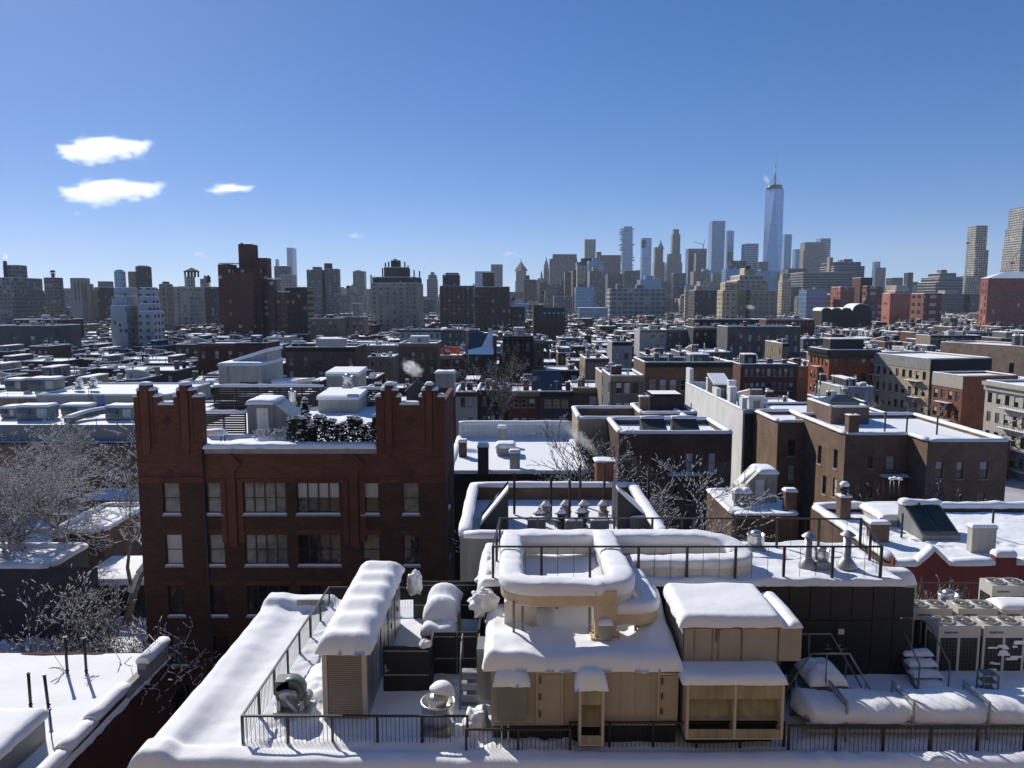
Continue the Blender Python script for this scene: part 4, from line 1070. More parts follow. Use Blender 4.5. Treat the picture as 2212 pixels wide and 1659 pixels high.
b = MB(); b.extr([(c + .02, GZ + h + .02), (c + 2.3, GZ + .46), (c + 2.3, GZ + .56), (c + .02, GZ + h + .14)], 'y', Y - .02, Y + 2.9); b.build('glass_roof', [M('pale_glass', (.35, .36, .3), .3)], T, o)
b = MB(); b.box(c - 1.25, c - .4, Y - .03, Y - .003, GZ, GZ + 2.0); b.build('door', [WHITEW], T, o)
T, o, a, c, Y, h = box_block('stair_bulkhead', 'low pale bulkhead with a domed vent on its snow, behind the hedge', 'bulkhead', 688, 773, 863, 893, GZ, 5.0, STUC, .35, -.2)
T, o, a, c, Y, h = box_block('stair_bulkhead', 'taller pale box shaped bulkhead behind the domed vent', 'bulkhead', 706, 773, 812, 848, GZ, 5.0, STUC, .4, -.2)
spun_fan('domed metal vent on the pale bulkhead behind the hedge', V(752, 858, 68.5).x, 68.5, 26.2, .45, .9, False)
T, o, a, c, Y, h = box_block('stair_bulkhead', 'pale stucco roof house with a large dark window and a shed roof', 'bulkhead', 474, 566, 789, 845, GZ, 8, STUC, .3)
b = MB(); za = GZ + h; xq = V(490, 789, Y).x; b.extr([(xq, za), (c, za), (c, za + 1.35), (xq, za + .1)], 'y', Y + 2.2, Y + 7.5); b.build('shed_roof', [STUC], T, o)
b = MB(); b.extr([(xq - .1, za + .12), (c + .15, za + 1.37), (c + .15, za + 1.75), (xq - .1, za + .5)], 'y', Y + 2.05, Y + 7.7); b.build('shed_snow', [SNOW], T, o)
b = MB(); b.box(V(519, 840, Y).x, V(558, 840, Y).x, Y - .04, Y - .003, V(0, 843, Y).z, V(0, 825, Y).z); b.build('window', [GLASS], T, o)
b = MB(); xx = V(492, 800, Y).x; b.cyl((xx, Y - .06, GZ), (xx, Y - .06, GZ + h), .06); b.build('downpipe', [STUC], T, o)
box_block('roof_shed', 'low white shed roof next to the pale stucco roof house', 'shed', 590, 640, 828, 846, GZ, 6, STUC, .4, .4)
box_block('vent_block', 'big grey chimney block with a flat cap behind the brick tower', 'chimney', 941, 981, 806, 850, GZ + .6, 2.0, ICE, .2)
def board_fence(label, x0, x1, y, z, h, snow=True, n=9, mat=None):
    T = thing('board_fence', label, 'fence', ((x0 + x1) / 2, y, z)); o = ((x0 + x1) / 2, y, z); b = MB()
    for i in range(n): b.box(x0, x1, y - .02, y + .02, z + h * i / n, z + h * (i + .78) / n)
    k = max(2, int((x1 - x0) / 1.8))
    for i in range(k + 1): xx = x0 + (x1 - x0) * i / k; b.box(xx - .05, xx + .05, y + .021, y + .1, z, z + h)
    b.build('board', [mat or WOOD], T, o)
    if snow: s = MB(); s.bar((x0, y, z + h), (x1, y, z + h), .16, .22, 0, 0, .05); s.build('snow', [SNOW], T, o)
board_fence('dark slatted fence with snow on top beside the left gable tower', V(437, 935, 57).x, V(531, 935, 57).x, 57, GZ, 1.6)
board_fence('long dark slatted fence behind the stair bulkheads of the roof garden', V(463, 870, 71).x, V(700, 870, 71).x, 71.0, GZ, 2.0)
board_fence('short slatted fence behind the right brick tower', V(775, 840, 71.5).x, V(860, 840, 71.5).x, 71.5, GZ, 1.7)
T = thing('garden_table', 'snow covered garden table with two chairs beside the left gable tower', 'table', (V(461, 955, 52.6).x, 52.6, GZ))
b = MB(); b.box(-.75, .75, -.4, .4, .68, .72)
for sx in (-.68, .68):
    for sy in (-.35, .35): b.box(sx - .03, sx + .03, sy - .03, sy + .03, 0, .68)
b.build('table_top', [WOOD], T)
b = MB(); b.pad(-.85, .85, -.5, .5, .72, .4, .3, 14, 10, .05, 1); b.build('snow', [SNOW], T)
clump('snow_mound', 'low rounded snow mound on the open terrace of the roof garden', 'snow', (V(575, 947, 53).x, 53, GZ + .1), .75, .5, .42, 21)
b = MB(); b.pad(-20.4, -9.1, 51.1, 72, GZ - .06, .12, .3, 60, 60, .12, .6, 3); tag(b.build('terrace_snow', [SNOW]), kind='structure')
spun_fan('galvanised roof vent poking above the slatted fence', V(632, 868, 66).x, 66, GZ + 1.2, .32, 1.0, False)

# -------- grey lower building with air handlers, far left
def roof_unit(label, x0, x1, ybase, z, h, d, snow=.25, mat=None, hood=True, group=None, name='rooftop_unit'):
    Y = G((x0 + x1) / 2, ybase, z).y; a = V(x0, ybase, Y).x; c = V(x1, ybase, Y).x; o = ((a + c) / 2, Y, z)
    T = thing(name, label, 'rooftop unit', o, 0, group); m = mat or GREYM
    b = MB(); b.box(a, c, Y, Y + d, z + .25, z + h); b.box(a + .1, c - .1, Y + .1, Y + d - .1, z - .1, z + .25)
    b.build('cabinet', [m], T, o)
    if hood: w = (c - a); b = MB(); b.extr([(Y - .002, z + h * .95), (Y - .002, z + h * .5), (Y - .5, z + h * .45), (Y - .55, z + h * .55)], 'x', a + w * .1, a + w * .45); b.build('hood', [m], T, o)
    b = MB(); b.box(c - (c - a) * .35, c - .1, Y - .03, Y - .002, z + .4, z + h * .85); b.build('panel', [GALV], T, o)
    if snow: b = MB(); b.pad(a - .1, c + .1, Y - .12, Y + d + .1, z + h, snow, .3, 14, 10, .06, .8, a, .05); b.build('snow_cap', [SNOW], T, o)
    return T
Y1 = G(140, 919, 17.0).y
MET = M('grey_cladding', (.20, .20, .205), .6, .2, var=.08, streak=.2)
house('long low grey metal building with air handlers on its snowy roof', rect(-75, V(300, 919, Y1).x + 4, Y1, Y1 + 17.5), 17.1, MET, 'building', 'flat_building', None, .25, roofsnow=.15, caps=False)
zl = V(100, 955, Y1).z
house('long brown brick wall below the snowy ledge of the grey metal building', rect(-75, V(300, 919, Y1).x + 4, Y1 - 1.6, Y1 - .02), zl, BRN, 'building', 'ledge_building', None, .02, caps=False, roofsnow=.2)
TANW = M('tan_render', (.36, .34, .29), .9, var=.08, streak=.2)
Hh, o = house('tan upper storey with a blue door behind the row of air handlers', rect(-75, V(300, 850, Y1 + 18).x + 5, Y1 + 17.6, Y1 + 34), V(100, 853, Y1 + 17.6).z, TANW, 'building', 'flat_building', None, .3, roofsnow=.2, base=16.5)
Yq = Y1 + 17.6
b = MB(); a = V(212, 890, Yq); b.box(a.x, a.x + 1.1, Yq - .05, Yq - .003, 16.9, 19); b.build('door', [M('blue_door', (.14, .18, .30), .6)], Hh, o)
b = MB(); a = V(195, 890, Yq).x
for xx in (a, a + .45): b.box(xx, xx + .04, Yq - .2, Yq - .15, 16.9, 20.5)
for i in range(9): b.box(a, a + .45, Yq - .19, Yq - .16, 17 + i * .35, 17.04 + i * .35)
b.build('ladder', [DARKW], Hh, o)
for i, (x0, x1, yb, hh, lab) in enumerate(((2, 32, 905, 1.6, 'grey air handler at the frame edge on the low metal roof'), (36, 104, 909, 2.0, 'largest grey air handler with a white badge on the low metal roof'), (132, 188, 899, 1.5, 'grey air handler with a wedge hood in front of the tan wall'), (228, 286, 908, 1.9, 'air handler tangled with snowy ducts next to the brick tower'))):
    roof_unit(lab, x0, x1, yb, 17.0, hh, 2.6)
T = thing('roof_duct', 'curved snow covered duct sweeping over the low metal roof', 'ductwork', (V(200, 912, Y1 + 4).x, Y1 + 4, 17))
b = MB(); P = densify(fillet([(-2, -2.6, .5), (-1.5, 1.5, .8), (2.5, 3.5, 1.3), (6, 3.4, 1.3)], 1.5), .4); b.sweep(P, [(.5, -.4), (.5, .3), (-.5, .3), (-.5, -.4)], 0, False); b.build('duct', [GREYM], T)
b = MB(); b.sweep(P, [(.52, .25), (.56, .4), (.35, .6), (0, .66), (-.35, .6), (-.56, .4), (-.52, .25)]); b.build('snow', [SNOW], T)
railing('thin pipe railing along the low grey metal roof', [(-62, Y1 + .25), (V(298, 919, Y1).x, Y1 + .25)], 17.1, .9, 3.2, 50, .03, .01, 'railing', .03)
for i, (x, y, lab) in enumerate(((170, 838, 'left of two round snow capped fans on the tan upper roof'), (201, 836, 'snow capped round fan nearest the brick tower on the tan roof'))):
    spun_fan(lab, V(x, y, Yq + 6).x, Yq + 6, V(x, y, Yq + 6).z, .7, 1.0, True)
roof_unit('wide grey machinery block with many ducts on the tan upper roof', 62, 118, 845, V(90, 845, Yq + 5).z, 2.0, 3, .25)
roof_unit('grey condenser cluster at the frame edge on the tan upper roof', 12, 46, 845, V(30, 845, Yq + 5).z, 1.8, 3, .25)

# -------- terrace building behind the penthouse
th, to = house('terrace building with grey side wall, snow topped parapets and lantern planters', rect(-2.2, 6.6, 31.2, 40.2), 24.0, STUCG, 'building', 'terrace_building', None, .9, {0: [(1.0, 20.4, .9, .9, 'sp', 0)]}, roofsnow=.16, inside=BRN, snowmat=SNOW, capw=.26, capt=.2)
for lab, x0, x1, sgn in (('dark sloping cellar style roof hatch at the left of the terrace', V(1040, 1110, 36).x, V(1098, 1110, 36).x, 1), ('dark sloping roof hatch at the right of the terrace', V(1325, 1110, 36).x, V(1405, 1110, 36).x, -1)):
    T = thing('roof_hatch', lab, 'roof hatch', ((x0 + x1) / 2, 34.6, 23.2)); o = ((x0 + x1) / 2, 34.6, 23.2)
    hi, lo = (1.9, .25); pr_ = [(x0, 23.2), (x1, 23.2), (x1, 23.2 + (hi if sgn > 0 else lo)), (x0, 23.2 + (lo if sgn > 0 else hi))]
    b = MB(); b.extr(pr_, 'y', 34.6, 36.6); b.build('body', [DARKW], T, o)
    b = MB()
    q = [(x, z + .02) for x, z in (pr_[3], pr_[2])]; b.extr([q[0], q[1], (q[1][0], q[1][1] + .14), (q[0][0], q[0][1] + .14)], 'y', 34.5, 35.3); b.build('snow', [SNOW], T, o)
    b = MB(); b.extr([(q[0][0], q[0][1]), q[1], (q[1][0], q[1][1] + .05), (q[0][0], q[0][1] + .05)], 'y', 35.5, 36.4); b.build('glass', [GLASS], T, o)
LANT = M('lantern_stone', (.30, .28, .25), .85)
for i, (x, y, dark) in enumerate(((1179, 1122, 0), (1222, 1120, 0), (1261, 1120, 0), (1303, 1120, 0), (1165, 1139, 1), (1212, 1139, 1), (1256, 1137, 1))):
    p = G(x, y, 23.3); 
    T = thing('garden_lantern', ['pale tiered garden lantern in the back row on the snowy terrace', 'dark metal garden lantern in the front row on the snowy terrace'][dark], 'lantern', p, 0, ['pale tiered lanterns on the terrace', 'dark lanterns on the terrace'][dark])
    b = MB(); b.lathe((0, 0, 0), [(.24, 0), (.24, .3), (.3, .32), (.3, .36), (.18, .4), (.18, .62), (.33, .66), (.12, .86), (.05, .95), (.01, .97)], 8, 0, False); b.build('body', [DARKW if dark else LANT], T)
    b = MB(); b.lathe((0, 0, 0), [(.36, .33), (.36, .45), (.2, .52), (.0, .53)] if False else [(.27, .655), (.27, .72), (.12, .9), (.01, .92)], 10); b.build('snow', [SNOW], T)
for i, (x, y) in enumerate(((1159, 1160), (1240, 1163), (1295, 1162), (1398, 1158))):
    p = G(min(x, 1380), y - 12, 23.3); T = thing('planter', 'dark blue rectangular planter at the near edge of the terrace', 'planter', p, 0, 'rectangular planters at the near edge of the terrace')
    b = MB(); b.box(-.42, .42, -.2, .2, 0, .6); b.build('pot', [M('planter_blue', (.05, .06, .075), .5)], T); b = MB(); b.pad(-.4, .4, -.18, .18, .6, .1, .15, 9, 9); b.build('snow', [SNOW], T)
for i, (x, y) in enumerate(((1111, 1110), (1190, 1120), (1230, 1130), (1253, 1090), (1305, 1085), (1400, 1095))):
    p = G(x, y, 23.3); b = MB(); b.box(-.06, .06, -.06, .06, 0, 2.1); k = b.build('timber_post', [WOOD]); k.location = p; tag(k, 'bare upright timber post standing in the terrace snow', 'post', 'upright posts of the terrace trellis')
T, o, a, c, Y, h = box_block('brick_chimney', 'red brick chimney stack in the back parapet of the terrace, giving off steam', 'chimney', 1288, 1325, 995, 1065, 23.4, .9, BR('chimney_brick', (.22, .08, .05), (.17, .06, .04), (.15, .1, .08)), .02)
CHIM_TOP = Vector(((a + c) / 2, Y + .45, 23.4 + h))

# -------- brown brick houses right of centre
YA = G(1460, 936, 20.0).y; XA0, XA1 = V(1337, 936, YA).x, V(1582, 936, YA).x
rA = [(1405, 1422, 979, 1022, 'sp', 0), (1446, 1463, 979, 1022, 'sp', 0), (1480, 1498, 979, 1022, 'sf', 0), (1529, 1547, 979, 1022, 'sf', 1)]
ha, ao2 = house('brown brick house with peeling grey stucco and four tall windows facing the terrace', rect(XA0, XA1, YA, YA + 9.5), 20.0, BRNS, 'house', 'brick_house', None, .7,
      {0: wf(XA0, YA, rA + [(a, c, y0 + 68, y1 + 66, 'sp', 0) for a, c, y0, y1, s, n in rA] + [(1362, 1378, 985, 1022, 'sp', 0)])}, roofsnow=.12, inside=BRN, snowmat=SNOW, capw=.3, capt=.3)
for i, (x0, x1) in enumerate(((1388, 1440), (1456, 1510))):
    a, c = V(x0, 930, YA + 2).x, V(x1, 930, YA + 2).x
    b = MB(); b.extr([(YA + 1.2, 19.3), (YA + 4, 19.3), (YA + 4, 21.2), (YA + 1.2, 19.9)], 'x', a, c); hh = b.build('roof_hatch', [DARKW], ha, ao2)
    b = MB(); b.bar((a, YA + 3.6, 21.05), (c, YA + 3.6, 21.05), .35, .3); b.build('snow', [SNOW], hh, ao2)
b = MB(); a, c = V(1440, 1020, YA).x, V(1511, 1020, YA).x; zz = V(0, 1024, YA).z; b.box(a, c, YA - 1.0, YA - .01, zz - .06, zz)
for i in range(26): xx = a + (c - a) * i / 25; b.box(xx - .01, xx + .01, YA - 1.0, YA - .98, zz, zz + .95)
b.box(a, c, YA - 1.01, YA - .97, zz + .95, zz + .98); fe = b.build('balcony', [BLACK], ha, ao2)
b = MB(); b.pad(a, c, YA - .97, YA - .03, zz, .25, .3, 14, 9, .08); b.build('snow', [SNOW], fe, ao2)
Y2 = YA + 13
house('brown brick house with a small window stepping up behind the peeling one', rect(V(1384, 893, Y2).x, V(1506, 893, Y2).x, Y2, Y2 + 8), V(1440, 893, Y2).z, BRN, 'house', 'brick_house', None, .5, {0: wf(V(1384, 893, Y2).x, Y2, [(1409, 1427, 907, 930, 'sp')])}, snowmat=SNOW, capw=.28, capt=.26)
Y3 = Y2 + 3.5; zt = V(1440, 856, Y3).z
hh3, o3 = house('dark brick roof block with a thick snow slab and a chimney at its left', rect(V(1404, 860, Y3).x, V(1478, 860, Y3).x, Y3, Y3 + 4.4), zt, BR('dark_brown_brick', (.07, .05, .042), (.05, .038, .032), (.065, .055, .05)), 'house', 'roof_block', None, .05, base=zt - 5, roofsnow=.3, caps=False)
chimney(hh3, o3, V(1392, 860, Y3 - .5).x, Y3 - .2, zt - 4, 1.15, 1.1, 3.9, BRN, 1, .1)
# tan faced house left of it, with the high parapets
YI = G(1249, 904, 20.0).y; XI = V(1249, 904, YI).x
house('house with a bare tan stucco flank and high snow rimmed parapets behind the trees', rect(XI, XI + 13, YI, YI + 9), 20.0, M('tan_flank', (.40, .31, .21), .9, var=.12, streak=.25), 'house', 'brick_house', None, 1.3, snowmat=SNOW, inside=BRN, capw=.3, capt=.28)
# white flank
b = None
YW = 95.0; XW = 29.2
hw, ow = house('long white painted flank wall with stepped parapet facing the sun', rect(XW, XW + 4.5, YW, 127), 20.0, WHITEW, 'house', 'white_house', None, 1.2, {3: [(4.0, 15.5, .8, 1.6, 'sp'), (20.5, 14.0, .8, 2.2, 'sp')]}, snowmat=SNOW)
for (y0, y1, z1) in ((YW + .4, YW + 1.7, 21.5), (107.5, 110, 21.3), (124, 126.8, 22.6)): b = MB(); b.box(XW, XW + .6, y0, y1, 20.0, z1); b.build('parapet_step', [WHITEW], hw, ow)
b = MB(); b.box(XW + .25, XW + 4.52, YW - .3, YW - .003, 0, 19.6); b.build('dark_front', [DARKW], hw, ow)
for (x, y, w_, d_, h_) in ((30.4, 104, .9, 1.2, 3.0), (32.6, 112, 1.1, 1.0, 3.0), (31.5, 120, 1.0, .9, 2.6)): chimney(hw, ow, x, y, 18.8, w_, d_, h_, WHITEW, 0, .1)
bulkhead(hw, ow, 31.2, 33.2, 99, 104, 18.8, 2.4, W_GREYF, 1.6); bulkhead(hw, ow, 30.6, 33, 114, 118, 18.8, 2.3, DARKW, -1.2)
YC = 86.0; XC = 30.5
BK = BR('warm_brown_brick', (.215, .135, .088), (.155, .098, .068), (.19, .15, .12), .3, .1, .014, .28, .5, .05)  # one even brown brick for all sides of these houses
house('brown brick house with one bare sunlit flank and a dark narrow front', rect(XC, XC + 4.65, YC, YC + 8.8), 19.96, BK, 'house', 'brick_house', None, .6, {0: wf(XC, YC, [(1701, 1718, 950, 985, 'sp'), (1701, 1718, 1005, 1040, 'sf'), (1732, 1742, 950, 975, 'sp')])}, snowmat=SNOW, capw=.3, capt=.28)
house('low house whose wide snow roof joins the sunlit brick flank', rect(XC + 3.4, XC + 18, YC + 9.6, YC + 21), 19.3, BRN, 'house', 'brick_house', None, .5, snowmat=SNOW)
# stepped brown house at the right
XD = 33.4
pd = [(XD, 88.5), (XD, 75), (39.7, 75), (39.7, 71.4), (47.4, 71.4), (47.4, 88.5)]
w0 = wl(XD, 88.5, [(1766, 1778, 960, 1000, 'sp'), (1800, 1812, 975, 1010, 'sp'), (1776, 1786, 1030, 1065, 'sp'), (1798, 1812, 1038, 1072, 'sf')])
w0 = [(u, z, .95, 2.0, s, 0) for u, z, w, h, s in w0]
w1 = wf(XD, 75, [(1874, 1886, 985, 1012, 'sp'), (1913, 1934, 985, 1016, 'sf'), (1967 - 10, 1970 - 3, 985, 1012, 'sp'), (1873, 1884, 1052, 1075, 'sp')])
w3 = wf(39.7, 71.4, [(2020, 2037, 997, 1032, 'sb'), (2065, 2081, 998, 1034, 'sb'), (2115, 2135, 997, 1034, 'sb'), (2018, 2034, 1064, 1090, 'sp'), (2062, 2078, 1064, 1090, 'sp'), (2110, 2128, 1064, 1090, 'sp')])
hd, od = house('stepped brown brick house with a chimney, snowy parapets and a fire balcony', pd, 20.5, BK, 'house', 'brick_house', None, .6, {0: w0, 1: w1, 3: w3}, snowmat=SNOW, capw=.3, capt=.26)
p = V(1843, 905, 75.2); chimney(hd, od, p.x, 75.4, 18.5, 1.05, .9, V(1843, 899, 75.2).z - 18.5, BK, 1, .05)
b = MB(); zz = V(0, 1027, 75).z; a, c = V(1897, 1027, 75).x, V(1978, 1027, 75).x; c = min(c, 39.6); b.box(a, c, 74.0, 74.98, zz - .06, zz)
for i in range(20): xx = a + (c - a) * i / 19; b.box(xx - .01, xx + .01, 74, 74.02, zz, zz + .95)
fe = b.build('balcony', [BLACK], hd, od); b = MB(); b.pad(a, c, 74.03, 74.95, zz, .25, .3, 14, 9, .08); b.build('snow', [SNOW], fe, od)
Y4 = 83.5; zz = V(1800, 879, Y4).z
h4, o4 = house('square brick roof house carrying a glazed pyramid skylight', rect(V(1796, 880, Y4).x, V(1878, 880, Y4).x, Y4, Y4 + 7), zz, BR('mauve_brick', (.17, .105, .08), (.13, .08, .065), (.17, .14, .13), .3, .1), 'roof house', 'roof_block', None, .3, base=19.8, snowmat=SNOW)
b = MB(); cx, cy = V(1815, 870, Y4 + 3.4).x, Y4 + 3.4; b.prism([(cx - 1.9, cy - 1.5), (cx + 1.9, cy - 1.5), (cx + 1.9, cy + 1.5), (cx - 1.9, cy + 1.5)], zz - .2, zz + .3)
for q in (((-1.9, -1.5), (1.9, -1.5)), ((1.9, -1.5), (1.9, 1.5)), ((1.9, 1.5), (-1.9, 1.5)), ((-1.9, 1.5), (-1.9, -1.5))):
    (p0, p1) = q; b.face([(cx + p0[0], cy + p0[1], zz + .3), (cx + p1[0], cy + p1[1], zz + .3), (cx + p1[0] * .35, cy + p1[1] * .1, zz + .95), (cx + p0[0] * .35, cy + p0[1] * .1, zz + .95)])
b.face([(cx - .67, cy - .15, zz + .95), (cx + .67, cy - .15, zz + .95), (cx + .67, cy + .15, zz + .95), (cx - .67, cy + .15, zz + .95)])
b.build('skylight', [M('green_glass', (.05, .07, .068), .15)], h4, o4)
for x, y, hh, lab in ((1911, 930, 2.4, 'thick dark vent pipe beside the ladder hoops of the stepped brown house'), (1958, 935, 1.9, 'thin dark pipe on the roof corner of the stepped brown house'), (2023, 945, 2.0, 'dark pipe above the front parapet of the stepped brown house')):
    p = V(x, y, 77); b = MB(); b.cyl((0, 0, 0), (0, 0, hh), .09); b.cyl((0, 0, hh), (0, 0, hh + .15), .14); k = b.build('vent_pipe', [DARKW]); k.location = (p.x, 77, 19.9); tag(k, lab, 'pipe')

# -------- snowy roof with red stepped gable, right
XE, YE = 22.2, 43.2
he, oe = house('low house with a wide footprinted snow roof and a dark red gabled front', rect(XE, 46, YE, 55), 18.7, BRN, 'house', 'red_front_house', None, .55, roofsnow=.05, snowmat=SNOW, capw=.36, capt=.34, caps=False)
b = MB(); zf = 18.6
def RX(x): return V(x, 1215, YE).x
def RZ(y): return V(2000, y, YE).z
pf = [(XE, 8), (47, 8), (47, RZ(1213)), (RX(2184), RZ(1213)), (RX(2184), RZ(1196)), (RX(2139), RZ(1196)), (RX(2139), RZ(1213)), (RX(2042), RZ(1215)), (RX(2007), RZ(1183)), (RX(1972), RZ(1215)), (RX(1925), RZ(1216)), (RX(1925), RZ(1200)), (XE, RZ(1200))]
b.extr(pf[::-1], 'y', YE - .45, YE - .01); b.build('gable_front', [REDPAINT], he, oe)
s = MB()
for i in range(3, len(pf) - 2):
    p, q = pf[i], pf[i + 1]
    if abs(p[0] - q[0]) > .05: s.bar((p[0], YE - .2, p[1]), (q[0], YE - .2, q[1]), .36, .3, 0, 8)
s.bar((pf[2][0], YE - .2, pf[2][1]), (pf[3][0], YE - .2, pf[3][1]), .36, .3)
s.bar((XE + .15, YE, 18.7), (XE + .15, 54.5, 18.7), .34, .32, 0, 0, .05); s.bar((XE + .2, 54.8, 18.7), (30, 54.8, 18.7), .4, .36, 0, 0, .05); s.bar((31, 54.9, 18.7), (46, 54.9, 18.7), .4, .36, 0, 0, .06)
s.build('parapet_snow', [SNOW], he, oe)
b = MB()
def er(x, y):
    z = .06 * nz(x, y, .5) + .03 * nz(x, y, 2)
    for cx, cy in FOOT:
        d = (x - cx) ** 2 + (y - cy) ** 2
        if d < .09: z -= .09 * (1 - d / .09)
    return z
rr = random.Random(3); FOOT = []
for (xa, ya, xb, yb) in ((23.5, 52, 30, 50), (29, 50.5, 33, 45.5), (33, 45.5, 38, 44.6), (24, 50.5, 28, 46), (36, 47, 42, 46), (38, 51, 44, 50)):
    n = 14
    for i in range(n): t = i / n; FOOT.append((xa + (xb - xa) * t + rr.uniform(-.15, .15), ya + (yb - ya) * t + (.18 if i % 2 else -.18) + rr.uniform(-.08, .08)))
b.pad(XE + .4, 45.9, YE + .05, 54.6, 18.2, .22, .3, 190, 90, .02, .8, 2, fn=er); b.build('roof_snow', [SNOW], he, oe)
p = G(1773, 1085, 18.7); chimney(he, oe, p.x + .35, 53, 17.5, .75, .75, 2.4, BK, 1, .12)
pc = V(1778, 1052, 53); b = MB(); b.lathe((p.x + .35, 53, 20), [(.2, 0), (.2, .3), (.3, .35), (.3, .6), (.15, .8)], 10); b.build('chimney_cowl', [BLACK], he, oe); b = MB(); b.lathe((p.x + .35, 53, 20.75), [(.3, 0), (.34, .12), (.2, .3), (.01, .34)], 12); b.build('cowl_snow', [SNOW], he, oe)
for x, y, w, d, hgt, m in ((1895, 1172, 1.2, .6, 1.3, BK), (2118, 1195, 1.5, .5, 1.7, STUC)):
    p = G(x, y, 18.3); chimney(he, oe, p.x, p.y, 18.2, w, d, hgt, m, 0, .16)
# sloping dark skylight bulkhead
p = G(2040, 1172, 18.3); x0, x1 = p.x - 1.45, p.x + 1.05
b = MB(); b.extr([(p.y, 18.2), (p.y + 3.2, 18.2), (p.y + 3.2, 20.15), (p.y + 2.7, 20.15), (p.y, 18.75)], 'x', x0, x1); sb = b.build('skylight_bulkhead', [STUCG], he, oe)
b = MB()
for k in (0, 1):
    xa = x0 + .12 + k * 1.18; b.extr([(p.y + .25, 18.89), (p.y + 2.45, 20.03), (p.y + 2.45, 20.11), (p.y + .25, 18.97)], 'x', xa, xa + 1.06)
b.build('pane', [M('dark_green_glass', (.012, .02, .018), .15)], sb, oe)
b = MB(); b.bar((x0 - .1, p.y + 2.85, 20.12), (x1 + .1, p.y + 2.85, 20.12), .42, .34, 0, 14, .09); b.build('snow', [SNOW], sb, oe)
T, o, a, c, Y, h = box_block('low_skylight', 'long low curb under rounded snow in the middle of the footprinted roof', 'skylight', 1905, 1985, 1122, 1138, 18.35, 3.2, STUC, .35)
for x, y, hh, lab in ((1922, 1092, 2.0, 'left one of three tall dark pipes standing close together'), (1930, 1092, 2.05, 'middle one of three tall dark pipes standing close together'), (1941, 1091, 1.95, 'right one of three tall dark pipes standing close together')):
    p = G(x, y, 18.3); b = MB(); b.cyl((0, 0, 0), (0, 0, hh), .09); k = b.build('flue_pipe', [BLACK]); k.location = p; tag(k, lab, 'pipe')
    b = MB(); b.lathe((0, 0, hh), [(.14, 0), (.2, .05), (.16, .18), (.01, .2)], 10); b.build('snow_cap', [SNOW], k)
for x, y, hh, lab in ((1947, 1163, 1.7, 'bare dark pole between the brick chimney and the dark skylight'), (1982, 1148, 2.0, 'dark pole touching the left side of the dark skylight'), (2142, 1164, 1.9, 'dark pole right of the pale chimney on the footprinted roof')):
    p = G(x, y, 18.3); b = MB(); b.cyl((0, 0, 0), (0, 0, hh), .07); k = b.build('pole', [DARKW]); k.location = p; tag(k, lab, 'pole')
# roof deck with a metal stair house between the two
YF = G(1645, 1112, 17.0).y; XF = V(1583, 1112, YF).x
hf, of = house('small brick house with a railed snow deck and a ribbed metal stair house', rect(XF, XF + 5.2, YF, YF + 8), 17.0, BRN, 'house', 'deck_house', None, .1, roofsnow=.15, snowmat=SNOW, capw=.3, capt=.15)
b = MB(); x0, x1 = V(1627, 1090, YF + 3.5).x, V(1676, 1090, YF + 3.5).x; y0 = YF + 3.4; b.extr([(x0 - 1.1, 17), (x1, 17), (x1, 19.5), (x0 + .4, 19.7), (x0 - 1.1, 18.2)], 'y', y0, y0 + 2.4); sh = b.build('stair_house', [M('ribbed_metal', (.30, .28, .24), .6, .2, streak=.15)], hf, of)
b = MB(); b.bar((x0 - .9, y0 + 1.2, 18.45), (x0 + .5, y0 + 1.2, 19.65), .6, .25, 0, 5); b.pad(x0 + .3, x1 + .15, y0 - .15, y0 + 2.5, 19.5, .4, .35, 12, 12); b.build('snow', [SNOW], sh, of)
b = MB(); b.box(x0 + .1, x0 + .8, y0 - .04, y0 - .003, 17.1, 19.0); b.build('door', [FRAMEW], sh, of)
for xx, lab in ((1594, 'boxy snow capped heat pump standing at the left of the railed deck'), (1613, 'round sided snow capped condenser beside the ribbed stair house')):
    roof_unit(lab, xx - 7, xx + 9, 1092, 17.1, 1.1, .8, .35, GREYM, False)
chimney(hf, of, XF + 4.9, YF + 1.2, 16.6, .9, .7, 1.9, BRN, 0, .25)
# roof with snow-laden chimneys left of the trees
YH = G(1110, 1022, 17.5).y; XH = V(985, 1022, YH).x - 1
hh, oh = house('low dark house with a broad sunlit snow roof behind the terrace', rect(XH, XH + 13.5, YH, YH + 19), 17.5, BR('shadowed_brick', (.04, .03, .026), (.03, .024, .022), (.045, .04, .036)), 'house', 'low_house', None, .25, roofsnow=.3, snowmat=SNOW, capw=.35, capt=.3)  # shadow on the front put into the near-black brick colour
b = MB(); b.box(XH, XH + 13.5, YH + 18.2, YH + 19, 17.5, 19.2); b.build('back_parapet', [WHITEW], hh, oh); b = MB(); b.bar((XH, YH + 18.6, 19.2), (XH + 13.5, YH + 18.6, 19.2), .5, .35); b.build('back_snow', [SNOW], hh, oh)
for x, y, w, d, hgt, m in ((1044, 1020, 1.0, 1.0, 2.6, DARKW), (1085, 960, .9, .8, 2.0, ICE), (1112, 1010, 1.0, .7, 1.6, STUCG), (1000, 985, .8, .8, 1.6, BRN)):
    p = G(x, y, 17.6); chimney(hh, oh, p.x, p.y, 17.4, w, d, hgt, m, 0, .3)
roof_unit('grey skylight box wrapped in snow among the chimneys of the low dark house', 1072, 1112, 985, 17.6, .9, 2.2, .4, ICE, False)

